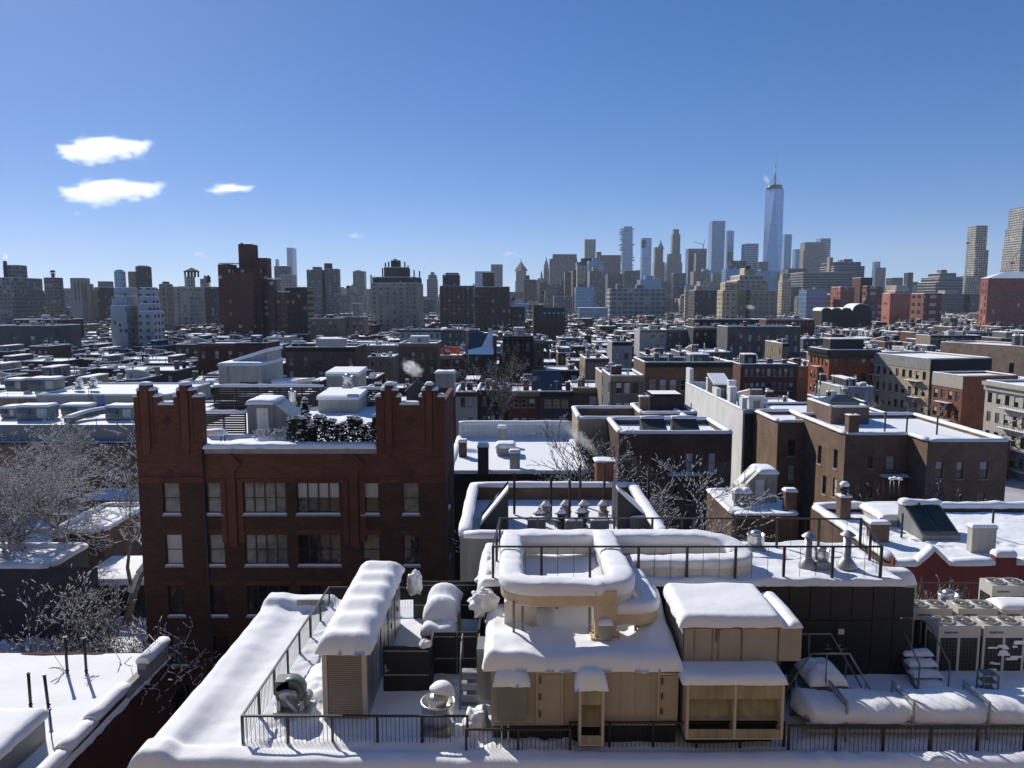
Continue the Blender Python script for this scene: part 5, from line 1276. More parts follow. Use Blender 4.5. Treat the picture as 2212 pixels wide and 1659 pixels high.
# -------- near roof bottom left
XN = -20.3
nh, no = house('near house at the corner with a smooth snow roof and dark brick flank', rect(-60, XN, 22, 42.6), 13.35, BR('near_dark_brick', (.07, .02, .016), (.055, .017, .014), (.07, .035, .03), .22, .08), 'house', 'near_house', None, .3, caps=False, roofsnow=.02, snowmat=SNOW)
b = MB(); b.pad(-60, XN + .1, 21, 42.9, 13.0, .35, .5, 60, 60, .10, .35, 3, .15); b.build('roof_snow', [SNOW], nh, no)
s = MB()
for (y0, y1, z) in ((22, 32.6, 13.4), (32.4, 34.9, 13.5), (34.7, 38.0, 13.62), (40.0, 42.7, 13.96)): s.bar((XN - .15, y0, z), (XN - .15, y1, z), .36, .34, 0, 0, .012, 0, .97)
s.build('parapet_snow', [SNOW], nh, no)
b = MB(); b.box(XN - .35, XN + .06, 37.9, 39.9, 13.0, 13.62); b.box(XN - .4, XN + .1, 39.9, 42.6, 13.0, 13.95); b.build('coping', [SILL], nh, no)
for x, y, hh_, lab in ((146, 1459, 2.25, 'left one of two tall dark vent pipes at the back of the smooth snow roof'), (187, 1459, 2.2, 'right one of two tall dark vent pipes at the back of the smooth snow roof'), (67, 1533, 2.0, 'straight vent pipe just behind the dark roof dormer'), (106, 1533, 1.9, 'leaning vent pipe right behind the dark roof dormer')):
    p = G(x, y, 13.2); b = MB(); b.cyl((0, 0, -.3), ((-.12 if 'leaning' in lab else 0), 0, hh_), .075); b.cyl((0, 0, .25), (0, 0, .35), .1); b.cyl((0 if 'leaning' not in lab else -.12, 0, hh_ - .08), (0 if 'leaning' not in lab else -.12, 0, hh_), .1)
    k = b.build('vent_pipe', [BLACK]); k.location = p; tag(k, lab, 'pipe')
p = G(112, 1600, 13.3); b = MB(); b.cyl((0, 0, -.3), (0, 0, 1.6), .03); k = b.build('antenna_rod', [BLACK]); k.location = p; tag(k, 'thin upright rod beside the dark roof dormer', 'rod')
T = thing('roof_dormer', 'dark framed roof dormer with a thick snow slab in the corner', 'dormer', (-24, 30, 13)); o = (-24, 30, 13)
xr = -21.9; b = MB(); b.box(-32, xr, 24, 33.6, 12.9, 14.6); b.build('wall', [GREYM], T, o)
b = MB(); b.pad(-32, xr + .18, 23.8, 33.9, 14.6, .38, .4, 30, 40, .06, .6, 2, .04); b.build('snow', [SNOW], T, o)
b = MB(); b.box(xr + .001, xr + .05, 27.6, 29.4, 12.95, 14.3); b.build('window_frame', [FRAMEW], T, o); b = MB(); b.box(xr + .05, xr + .06, 27.75, 29.25, 13.05, 14.2); b.build('pane', [GLASS], T, o)

# -------- yard left
YZ = 5.0
b = MB(); b.pad(-70, -25.3, 43, 100, 4.6, .4, .5, 60, 60, .35, .25, 4); tag(b.build('yard_snow', [SNOW]), kind='structure')
T, o, a, c, Y, h = box_block('yard_shed', 'dark shed with wavy snow roof leaning against the brick building', 'shed', 168, 318, 1262, 1330, 5.0, 6.5, DARKW, .5)
b = MB(); b.box(a + 3.2, a + 3.35, Y - .1, Y - .003, 5, 5 + h); b.box(a + 3.5, a + 3.9, Y - .05, Y - .003, 5, 5 + h); b.build('post', [WHITEW], T, o)
gy = 62
hy, oy = house('grey clad house at the frame edge with a long snowy stair roof', rect(-60, V(112, 1250, gy).x, gy, gy + 5.5), V(60, 1225, gy).z, DARKW, 'house', 'yard_house', None, .2, {0: [(24, 8.0, 1.0, 1.6, 'sp')]}, snowmat=SNOW, capw=.4, capt=.35)
hy, oy = house('brown brick yard house behind the plane tree with white framed windows', rect(V(112, 1150, 74).x, V(222, 1150, 74).x, 74, 84), V(170, 1148, 74).z, BRN, 'house', 'yard_house', None, .3, {0: [(1.6, 9.0, 1.4, 2.0, 'sp', 1, 'w')]}, snowmat=SNOW, capw=.35, capt=.3)
hy, oy = house('brick house with broad snowy roof half hidden by the plane tree', rect(V(130, 1075, 88).x, V(330, 1075, 88).x, 86, 97), V(200, 1110, 86).z, BRN, 'house', 'yard_house', None, .15, {0: [(2, 9, 1, 1.8, 'sp'), (8, 9, 1, 1.8, 'sp')]}, snowmat=SNOW, capw=.35, capt=.3)
b = MB(); b.box(-70, -25.4, 48.0, 48.3, 4, 6.4); k = b.build('yard_wall', [DRED], None, (-45, 48, 4)); tag(k, 'low dark red brick yard wall behind the near snow roof', 'wall')
for i in range(16):
    r = random.Random(i); x = r.uniform(-44, -26.5); y = r.uniform(50, 61)
    clump('snow_clump', 'rounded snow heap on a shrub in the shaded yard', 'snow', (x, y, YZ + .3), r.uniform(.6, 1.3), r.uniform(.5, .9), r.uniform(.5, 1.0), i, 'snow heaps on shrubs in the yard', .4)
# ------------------------------------------------------------------ streets and houses further off
W_BR = M('wall_brown', (.075, .046, .034), .9, var=.22, scale=.35, streak=.3, rand=.25)
W_RD = M('wall_red', (.105, .034, .025), .9, var=.22, scale=.35, streak=.3, rand=.25)
W_TN = M('wall_tan', (.25, .195, .135), .9, var=.15, scale=.35, streak=.3, rand=.2)
W_GY = M('wall_grey', (.09, .09, .092), .9, var=.2, scale=.35, streak=.3, rand=.25)
W_WH = M('wall_white', (.38, .375, .36), .9, var=.12, scale=.35, streak=.25, rand=.15)
W_DK = M('wall_dark', (.02, .02, .021), .85, var=.3, scale=.35, streak=.3, rand=.3)
WALLS = [(W_BR, 'brown'), (W_RD, 'red brick'), (W_TN, 'tan'), (W_GY, 'grey'), (W_WH, 'white'), (W_DK, 'dark')]
def px_rect(x0, x1, yt, z, depth, Y=None):
    if Y is None: Y = G((x0 + x1) / 2, yt, z).y
    else: z = V((x0 + x1) / 2, yt, Y).z
    return V(x0, yt, Y).x, V(x1, yt, Y).x, Y, z
def grid_w(w, n, ww, hh, rows, st=('sp', 'sb', 'sc', 'sp', 'sf'), fr='b', m=1.0):
    return [(m + (w - 2 * m - ww) * (i / max(1, n - 1)), zz, ww, hh, RND.choice(st), 0, fr) for zz in rows for i in range(n)]
def mid(label, x0, x1, yt, Y, depth, wall, nw=0, rows=(), ww=1.0, hh=1.8, par=.6, side=None, name='row_house', fr='b', base=0.0, cat='house', extra=None, **k):
    X0, X1, Y, z = px_rect(x0, x1, yt, 0, depth, Y); wins = {}
    if nw: wins[0] = grid_w(X1 - X0, nw, ww, hh, [z - r for r in rows], fr=fr)
    if side:                              # windows on the visible flank
        e = 3 if X0 > 0 else 1; wins[e] = grid_w(depth, side, ww, hh, [z - r for r in rows], fr=fr)
    if name == 'row_house': k.setdefault('cornice', [(0, .45, .9, RND.choice((W_DK, W_TN, W_BR, W_GY)))])
    H, o = house(label, rect(X0, X1, Y, Y + depth), z, wall, cat, name, None, par, wins, base=base, sill=Y < 240, **k)
    if extra: extra(H, o, X0, X1, Y, z)
    elif name == 'row_house':
        stacks(2 + int((X1 - X0) / 12), int(x0 * 7 + x1))(H, o, X0, X1, Y, z); r = random.Random(int(x0 + 3 * x1))
        for i in range(4 + int((X1 - X0) / 4)): pipe(H, o, r.uniform(X0 + .6, X1 - .6), Y + r.uniform(1, depth - 1), z - par, r.uniform(.8, 2.6), r.uniform(.05, .13), r.choice((GALV, DARKW, W_WH)), r.random() < .4)
        if X1 - X0 > 7: q = r.uniform(X0 + 1, X1 - 5); bulkhead(H, o, q, q + r.uniform(2.2, 3.6), Y + 3, Y + 6.5, z - par, r.uniform(2.1, 2.8), r.choice((W_WH, W_GY, W_DK, W_TN)), r.choice((0, 1.3)))
    return H, o, X0, X1, Y, z
def stacks(n, seed, mat=None, hmax=2.2):
    def f(H, o, X0, X1, Y, z):
        r = random.Random(seed)
        for i in range(n): chimney(H, o, r.uniform(X0 + 1, X1 - 1), Y + r.uniform(1, 7), z - .5, r.uniform(.6, 1.3), .7, r.uniform(1.0, hmax), mat or RND.choice((W_BR, W_RD, W_GY, W_TN)), r.randint(0, 2), .15)
    return f
OCC.append((-14, 24, 96, 148)); OCC.append((24, 50, 86, 112)); OCC.append((46, 96, 60, 127)); OCC.append((60, 90, 60, 150))
# row behind the yard trees
mid('white painted house with dark windows left of the bare yard tree', 984, 1031, 847, 150, 13, W_WH, 2, (3.0, 7.0), .9, 1.9)
mid('narrow near black house behind the bare yard tree', 1031, 1098, 843, 150.5, 13, W_DK, 3, (3.0, 7.0), .9, 1.9, extra=stacks(2, 3))
mid('dark red row house with white framed windows behind the bare yard tree', 1098, 1166, 846, 150, 13, W_RD, 3, (3.2, 7.0), 1.1, 1.7, fr='w', extra=stacks(1, 5))
H, o, X0, X1, Y, z = mid('dark blue row house with three small white framed windows', 1166, 1238, 846, 149.6, 13, M('navy_wall', (.035, .045, .065), .85, var=.2, streak=.2), 3, (3.2, 7.0), 1.3, 1.6, fr='w')
b = MB(); b.extr([(Y + 2, z - .3), (Y + 7, z - .3), (Y + 7, z + 3.6), (Y + 6.6, z + 3.6)], 'x', X0 - 1.5, X1 - 2); q = b.build('seamed_roof', [SLATE], H, o)
H, o, X0, X1, Y, z = mid('grey row house with wide gridded studio windows and a railed balcony', 1238, 1306, 838, 150, 13, W_GY, 2, (5.2,), 2.2, 3.6)
chimney(H, o, X0 - 1, Y + .5, z - 6, .9, .8, 7.0, W_BR, 1, .1)
# brown brick block right of centre with sunlight painted as a lighter parapet band
H, o, X0, X1, Y, z = mid('long brown brick block with a sunlit brick band under its roof', 1393, 1583, 783, 140, 13, BRN, 8, (5.2, 8.8), 1.1, 2.0, 1.0, fr='w')
b = MB(); b.box(X0 - .02, X1 + .02, Y - .06, Y - .002, z - 2.9, z - .95); b.build('brick_band', [BR('sunlit_band_brick', (.27, .13, .075), (.21, .10, .06), (.2, .14, .1), .4, .12)], H, o)
for i, (x, lab) in enumerate(((1608, 'round white water tank'),)): pass
mid('grey cement house with dark rear windows and a ladder, left of the brown block', 1318, 1392, 812, 128, 12, W_GY, 3, (3.0, 6.4), 1.0, 1.8, side=2)
mid('brick house with a pale stucco front and twin chimneys behind the trees', 1300, 1352, 806, 142, 11, W_TN, 2, (2.6,), .9, 1.7, extra=stacks(2, 9))
# buildings of the middle distance
H, o, X0, X1, Y, z = mid('brown brick apartment house with iron balconies and a snowy roof deck', 616, 768, 750, 212, 16, BRN, 5, (5.0, 9.0), 1.2, 2.2, .8, cornice=[(0, .8, 1.2, W_DK)])
bulkhead(H, o, X0 + 8, X0 + 14, Y + 4, Y + 9, z - .6, 2.8, STUC, 0, None); bulkhead(H, o, X0 + 1, X0 + 7, Y + 3, Y + 6, z - .6, 1.4, W_RD, 0, None)
roof_unit('wide wire caged machinery on the brown apartment house roof', 690, 745, 748, V(700, 742, 222).z, 2.0, 3, .1, GALV, False)
mid('dark red house with cornice below the tall red brick tower', 427, 508, 742, 232, 14, DRED, 3, (4.5,), 1.2, 2.2, extra=stacks(1, 3)); mid('dark red corner house with a carved white cornice end', 508, 574, 741, 231, 14, DRED, 2, (5,), 1.2, 2.2, side=2)
mid('narrow brick house with fire ladder and a white roof hut', 861, 944, 742, 214, 14, BRN, 4, (4.5, 8.5), 1.0, 2.0, extra=lambda H, o, X0, X1, Y, z: bulkhead(H, o, X0 + 3, X0 + 8, Y + 3, Y + 7, z - .6, 2.4, W_WH, 0, 'd'))
mid('brick house with orange construction netting on its roof', 951, 1000, 768, 196, 12, W_RD, 3, (3, 6), 1.0, 1.9)
T = thing('safety_netting', 'bright orange safety netting fenced round a flat roof', 'netting', (V(970, 765, 197).x, 197, V(970, 768, 197).z)); b = MB(); L0 = V(953, 765, 197).x - V(970, 765, 197).x; L1 = V(990, 765, 197).x - V(970, 765, 197).x
b.box(L0, L1, 5.5, 5.55, 0, 1.9); b.box(L0, L0 + .05, .3, 5.5, 0, 1.7); b.box(L1 - .05, L1, .3, 5.5, 0, 1.9); b.build('net', [M('orange_net', (.75, .16, .05), .7)], T)
# slate mansard with sliding snow
X0, X1, Y, z = px_rect(1006, 1066, 766, 0, 10, 190); T = thing('mansard_house', 'house with a steep dark slate roof whose snow has slid into a long diagonal drift', 'house', ((X0 + X1) / 2, Y, 0)); o = ((X0 + X1) / 2, Y, 0)
b = MB(); b.extr([(Y, 0), (Y + 11, 0), (Y + 11, z), (Y, z)], 'x', X0, X1); b.build('wall', [W_DK], T, o)
b = MB(); b.extr([(Y, z), (Y + 5.5, z + 5.2), (Y + 11, z)], 'x', X0 + .4, X1); b.build('roof', [SLATE], T, o)
b = MB(); b.face([(X0 + .5, Y - .05, z + .05), (X1, Y - .05, z + .05), (X1, Y + 5.4, z + 5.2), (X1 - 1.4, Y + 5.4, z + 5.25), (X0 + 4, Y + 1.8, z + 1.9), (X0 + .5, Y + 1.0, z + 1.1)]); b.build('sliding_snow', [SNOW], T, o)
chimney(T, o, X0 + .2, Y + 3, z, .9, 1.2, 5.8, W_TN, 1, .2); chimney(T, o, X1 + .3, Y + 3, z - 2, .9, 3, 6.5, W_RD, 0, .2); OCC.append((X0, X1, Y, Y + 11))
# scaffolded dark building
H, o, X0, X1, Y, z = mid('dark brick building wrapped in tall scaffolding', 1086, 1152, 726, 205, 12, W_DK, 3, (4, 8, 12), 1.0, 2.0)
b = MB()
for i in range(7):
    x = X0 + (X1 - X0) * i / 6; b.cyl((x, Y - 1.1, 0), (x, Y - 1.1, z + 4), .05, .05, 5); b.cyl((x, Y - .2, z - 1), (x, Y - .2, z + 4), .05, .05, 5)
for k in range(9): zz = z + 3.2 - k * 2.0; b.box(X0, X1, Y - 1.15, Y - .3, zz, zz + .06); b.cyl((X0, Y - 1.12, zz + 1), (X1, Y - 1.12, zz + 1), .035, .035, 4)
for k in range(5): b.cyl((X0 + k * 1.6, Y - 1.13, z - 6 + (k % 2) * 2), (X0 + k * 1.6 + 1.6, Y - 1.13, z - 4 + (k % 2) * 2), .035, .035, 4)
b.build('scaffold', [DARKW], H, o)
mid('brown brick house with a white fire stair right of the scaffolding', 1153, 1175, 735, 206, 12, BRN, 2, (3, 7, 11), .9, 2.0)
X0, X1, Y, z = px_rect(1172, 1221, 685, 0, 10, 410); T = thing('mansard_house', 'brick building with a tall green slate roof and a row of snowy dormers', 'house', ((X0 + X1) / 2, Y, 0)); o = ((X0 + X1) / 2, Y, 0)
b = MB(); b.box(X0, X1, Y, Y + 12, 0, z); b.box(X0 - 5, X0, Y, Y + 12, 0, z + 6.5); b.build('wall', [W_BR], T, o); b = MB(); b.extr([(Y, z), (Y + 3, z + 5.2), (Y + 9, z + 5.2), (Y + 12, z)], 'x', X0, X1); b.build('roof', [M('green_slate', (.035, .06, .055), .7, var=.2)], T, o)
for i in range(5): x = X0 + 1.2 + i * (X1 - X0 - 2.4) / 4; b = MB(); b.box(x - .5, x + .5, Y - .1, Y + 2, z + .3, z + 2.0, 0); b.box(x - .6, x + .6, Y - .2, Y + 2, z + 2.0, z + 2.3, 1); b.build('dormer', [W_GY, SNOWF], T, o)
OCC.append((X0 - 5, X1, Y, Y + 12))
mid('pale cement house with sunlit flank and rounded roof tank', 1264, 1316, 775, 178, 14, W_TN, 0, (4, 8), 1, 1.8, side=4)
mid('grey cement block house behind the pale cement house', 1322, 1366, 739, 196, 10, ICE, 2, (4.5,), 1.0, 1.7)
mid('white house row with dark roof edges far behind the brown apartment house', 863, 952, 713, 345, 14, W_WH, 7, (3.5, 7), 1.0, 2.0, extra=stacks(4, 8)); mid('grey house continuing the white house row', 952, 1034, 713, 345.5, 14, W_GY, 6, (3.5, 7), 1.0, 2.0, extra=stacks(2, 9))
mid('pale tan bank like building with a flat cornice beside the red tower', 670, 730, 688, 400, 16, W_TN, 6, (5,), 1.5, 3.5, cornice=[(0, .8, 1.0, W_TN)]); mid('cream three window house behind the bank like building', 730, 786, 685, 440, 14, W_TN, 4, (6,), 1.6, 3.4)
# right side
def flank(label, p, a, w, d, z, wall, wins_left, wins_front=(), name='apartment_house', **k):
    return house(label, rrect(p, a, w, d), z, wall, 'apartment house', name, None, .6, {3: wins_left, 0: list(wins_front)}, sill=False, **k)
def lw(L, n, ww, hh, zs, m=1.2, st=('sp', 'sp', 'sc', 'sb')): return [(m + (L - 2 * m - ww) * i / (n - 1), zz, ww, hh, RND.choice(st), 0, 'b') for zz in zs for i in range(n)]
def escape(H, o, p, a, u0, u1, zs, side, d=12.0):
    """an iron fire escape standing off the left flank, u measured from the far end"""
    v = Vector((-sin(a), cos(a), 0)); out = Vector((-cos(a), -sin(a), 0)); q0 = Vector((p[0], p[1], 0)) + v * d
    b = MB(); s = MB()
    for zz in zs:
        A = q0 - v * u0 + out * .6; B_ = q0 - v * u1 + out * .6
        mid_ = (A + B_) / 2; b.obox(mid_, v, (u1 - u0) / 2, .55, zz, zz + .07); s.obox(mid_, v, (u1 - u0) / 2, .5, zz + .075, zz + .22)
        A2 = A + out * .5; B2 = B_ + out * .5
        b.cyl((A2.x, A2.y, zz + .95), (B2.x, B2.y, zz + .95), .035, .035, 4); n = int((u1 - u0) / .5)
        for i in range(n + 1): c = A2 + (B2 - A2) * (i / n); b.cyl((c.x, c.y, zz), (c.x, c.y, zz + .95), .02, .02, 4)
    for z0, z1 in zip(zs[:-1], zs[1:]):
        A = q0 - v * (u0 + .5) + out * .7; B_ = q0 - v * (u1 - .5) + out * .7
        for k in range(9):
            t = k / 8; c = A + (B_ - A) * t; zz = z0 + (z1 - z0) * t; b.obox(c, v, .2, .3, zz, zz + .05); s.obox(c, v, .15, .28, zz + .055, zz + .13)
        for e in (-.3, .3): b.cyl((A.x + out.x * e, A.y + out.y * e, z0), (B_.x + out.x * e, B_.y + out.y * e, z1), .04, .04, 4)
    f = b.build('fire_escape', [DARKW], H, o); s.build('snow', [SNOWF], f, o)
ORB = BR('orange_brick', (.33, .085, .035), (.27, .07, .03), (.22, .10, .06), .3, .1, .014, .2, .4, .05)
p, a = (83.8, 200), 0.02
H, o = flank('orange red brick tenement with a black cornice and a fire escape on its sunny side', p, a, 13.5, 13, 20.6, ORB, lw(13, 5, 1.15, 2.0, (16.2, 12.4, 8.6, 4.8)), lw(13.5, 5, 1.15, 2.1, (16.2, 12.4, 8.6)), cornice=[(0, .7, 2.2, BLACK), (3, .7, 2.2, BLACK)])
escape(H, o, p, a, 4.5, 8.5, (4.2, 8.0, 11.8, 15.6), 0, 13); bulkhead(H, o, 86, 95, 205, 210, 20, 3.2, W_DK, 0, None)
CREAM = BR('cream_brick', (.50, .42, .28), (.44, .36, .24), (.40, .34, .25), .5, .3, .02, .15, .4, .04)
p, a = (99.5, 180), radians(11)
H, o = flank('long cream tenement with a grey parapet and two iron fire escapes in the sun', p, a, 17, 22.5, 19.8, CREAM, lw(22.5, 9, 1.1, 1.95, (14.6, 10.6, 6.8, 3.0)), lw(17, 3, 1.0, 1.8, (14.2, 10)))
b = MB(); u = Vector((-sin(a), cos(a), 0)); q = Vector((p[0], p[1], 0)) + u * 11.25 - Vector((cos(a), sin(a), 0)) * .04; b.obox(q, u, 11.35, .05, 17.1, 19.7); b.build('parapet_band', [ICE], H, o)
b = MB(); v = Vector((cos(a), sin(a), 0)); q = Vector((p[0], p[1], 0)) + v * 8.5 - u * .03; b.obox(q, v, 8.5, .028, 4, 19.6); b.build('dark_front', [W_DK], H, o)  # near-black sheet paints the shade on the front facing the camera
escape(H, o, p, a, .4, 5.2, (2.4, 6.2, 10.0, 14.0), 0, 22.5); escape(H, o, p, a, 15, 20, (2.4, 6.2, 10.0, 14.0), 0, 22.5)
p, a = (95.6, 160), radians(8)
STONEBAND = M('stone_band', (.46, .43, .35), .85, var=.08, streak=.15)
H, o = flank('narrow red tenement with a blank pale stone parapet and fire escape', p, a, 13, 9.4, 17.7, BR('rust_brick', (.24, .085, .05), (.2, .07, .042), (.2, .13, .1), .3, .1), lw(9.4, 4, 1.2, 2.0, (12.2, 8.2, 4.2), .7), cornice=None)
b = MB(); u = Vector((-sin(a), cos(a), 0)); q = Vector((p[0], p[1], 0)) + u * 4.7 - Vector((cos(a), sin(a), 0)) * .04; b.obox(q, u, 4.75, .05, 14.9, 17.6); b.build('parapet_band', [STONEBAND], H, o); escape(H, o, p, a, 2.2, 6.6, (3.6, 7.6, 11.4), 0, 9.4)
p, a = (97.5, 128), radians(5)
H, o = flank('cream grey tenement with a bracketed cornice and long fire escapes at the frame edge', p, a, 13, 24, 17.7, M('cream_wall', (.44, .41, .35), .85, var=.1, scale=.4, streak=.2), lw(24, 10, 1.2, 2.0, (13.4, 9.6, 5.8, 2.0), .8), cornice=[(3, .9, 1.8, M('cream_wall', (.44, .41, .35)))])
escape(H, o, p, a, 5.0, 13.5, (1.4, 5.2, 9.0, 12.8), 0, 24)
house('low red brick house with white arched lintels beside the cream grey tenement', rect(86, 94, 141, 150), 7.5, W_RD, 'house', 'row_house', None, .4, {0: grid_w(8, 3, 1, 1.8, (4.5,), fr='w')}, sill=False)
p, a = (147, 216), radians(24)
H, o = flank('wide plain tan brick building at the frame edge with few windows', p, a, 16, 27, 20.4, TANB, [(8, 13.5, 1.3, 2.8, 'sf', 0, 'b'), (13, 13.5, 1.3, 2.8, 'sp', 0, 'b'), (22, 12.5, 1.4, 3.0, 'sp', 0, 'b')])
for k in range(3): chimney(H, o, 150 + k * 3, 226 + k, 19.6, 1.6, 1.4, 3.4, W_GY, 0, .3)
mid('two storey red brick row with dark cornice lit along its long flank', 1600, 1724, 787, 178, 10, W_RD, 9, (2.8, 6.2), .9, 1.8); 
mid('pale tan corner house with a bare lit flank in the row right of centre', 1690, 1705, 742, 205, 14, W_TN, 0, (3, 7), 1, 1.8, side=3)
mid('tan and blue row with bay windows and an ornate pale front', 1382, 1440, 713, 300, 13, W_WH, 5, (3, 7), 1.1, 2.2, fr='b', cornice=[(0, .8, 1.0, W_TN)]); mid('slate blue painted house end beside the ornate pale front', 1440, 1496, 712, 300.5, 13, W_GY, 3, (3.5, 7), 1.0, 2.0, extra=stacks(2, 4))
mid('dark grey house group with white windows behind the brown block', 1498, 1570, 708, 290, 13, W_DK, 4, (4, 8), 1.0, 2.0, extra=stacks(3, 6)); mid('tall grey house with a pale lit flank and a wide dark front', 1572, 1730, 706, 268, 14, W_GY, 8, (5, 9), 1.1, 2.2, extra=stacks(3, 12))
mid('long low brown school like building with a row of small windows', 1655, 1760, 690, 420, 16, W_RD, 12, (4, 8), 1.2, 2.0); mid('dark brown building with arched windows and a white band', 1500, 1640, 690, 410, 14, W_DK, 9, (4,), 1.6, 2.2)
mid('carved tan stone row with curved gables among the bare trees', 2010, 2120, 725, 330, 12, W_TN, 10, (3, 7), 1.1, 2.2); mid('white sided house with a dark red shop front beside the carved stone row', 2085, 2200, 718, 345, 14, W_RD, 8, (3,), 1.4, 2.4, side=2)
mid('grey low warehouse with a flat brown parapet at the frame edge, far side', -20, 118, 704, 300, 18, W_GY, 4, (7,), 1.6, 3); mid('dark brick house row with pale window surrounds behind the grey warehouse', 30, 112, 690, 372, 12, W_RD, 9, (4,), 1.3, 2.2, fr='w', cornice=[(0, .8, 1.2, BLACK)])
H, o, X0, X1, Y, z = mid('ornate dark stone building with tall arched openings', 112, 146, 690, 372, 14, W_DK, 3, (6, 14), 1.8, 4.0)

# ---------------- rows of houses
def num(n): return ['no', 'one', 'two', 'three', 'four', 'five', 'six'][n] if n < 7 else 'many'
ORD = 'first second third fourth fifth sixth seventh eighth ninth tenth eleventh twelfth thirteenth fourteenth fifteenth sixteenth seventeenth eighteenth nineteenth twentieth'.split()
def ordn(i):
    if i < 20: return ORD[i]
    t = ['twenty', 'thirty', 'forty', 'fifty', 'sixty', 'seventy'][(i + 1) // 10 - 2]; k = (i + 1) % 10
    return t + '-' + ORD[k - 1] if k else t[:-1] + 'ieth'
def clear(x0, x1, y0, y1, m=.3): return not any(x0 < o[1] + m and x1 > o[0] - m and y0 < o[3] + m and y1 > o[2] - m for o in OCC)
FR = random.Random(77); HOUSES = 0; FAR = MB(); FARM = [W_BR, W_RD, W_TN, W_GY, W_WH, W_DK, SNOWF, GLASS]
def far_box(x0, x1, y0, y1, z, mi, snow=True, win=True):
    FAR.box(x0, x1, y0, y1, 0, z, mi)
    if snow: FAR.box(x0 - .1, x1 + .1, y0 - .1, y1 + .1, z, z + .25, 6)
    if win:
        n = max(2, int((x1 - x0) / 2.6)); w = (x1 - x0) / n
        for r in range(2):
            for i in range(n): FAR.box(x0 + w * (i + .3), x0 + w * (i + .7), y0 - .06, y0, z - 3.2 - r * 3.6, z - 1.4 - r * 3.6, 7)
ROWS = [107, 121, 138, 154, 172, 188, 206, 222, 240, 256, 274, 292, 312, 332, 352, 374, 398, 424, 450, 478, 510, 545, 580, 620, 660, 705, 750, 800, 860, 920, 990, 1060]
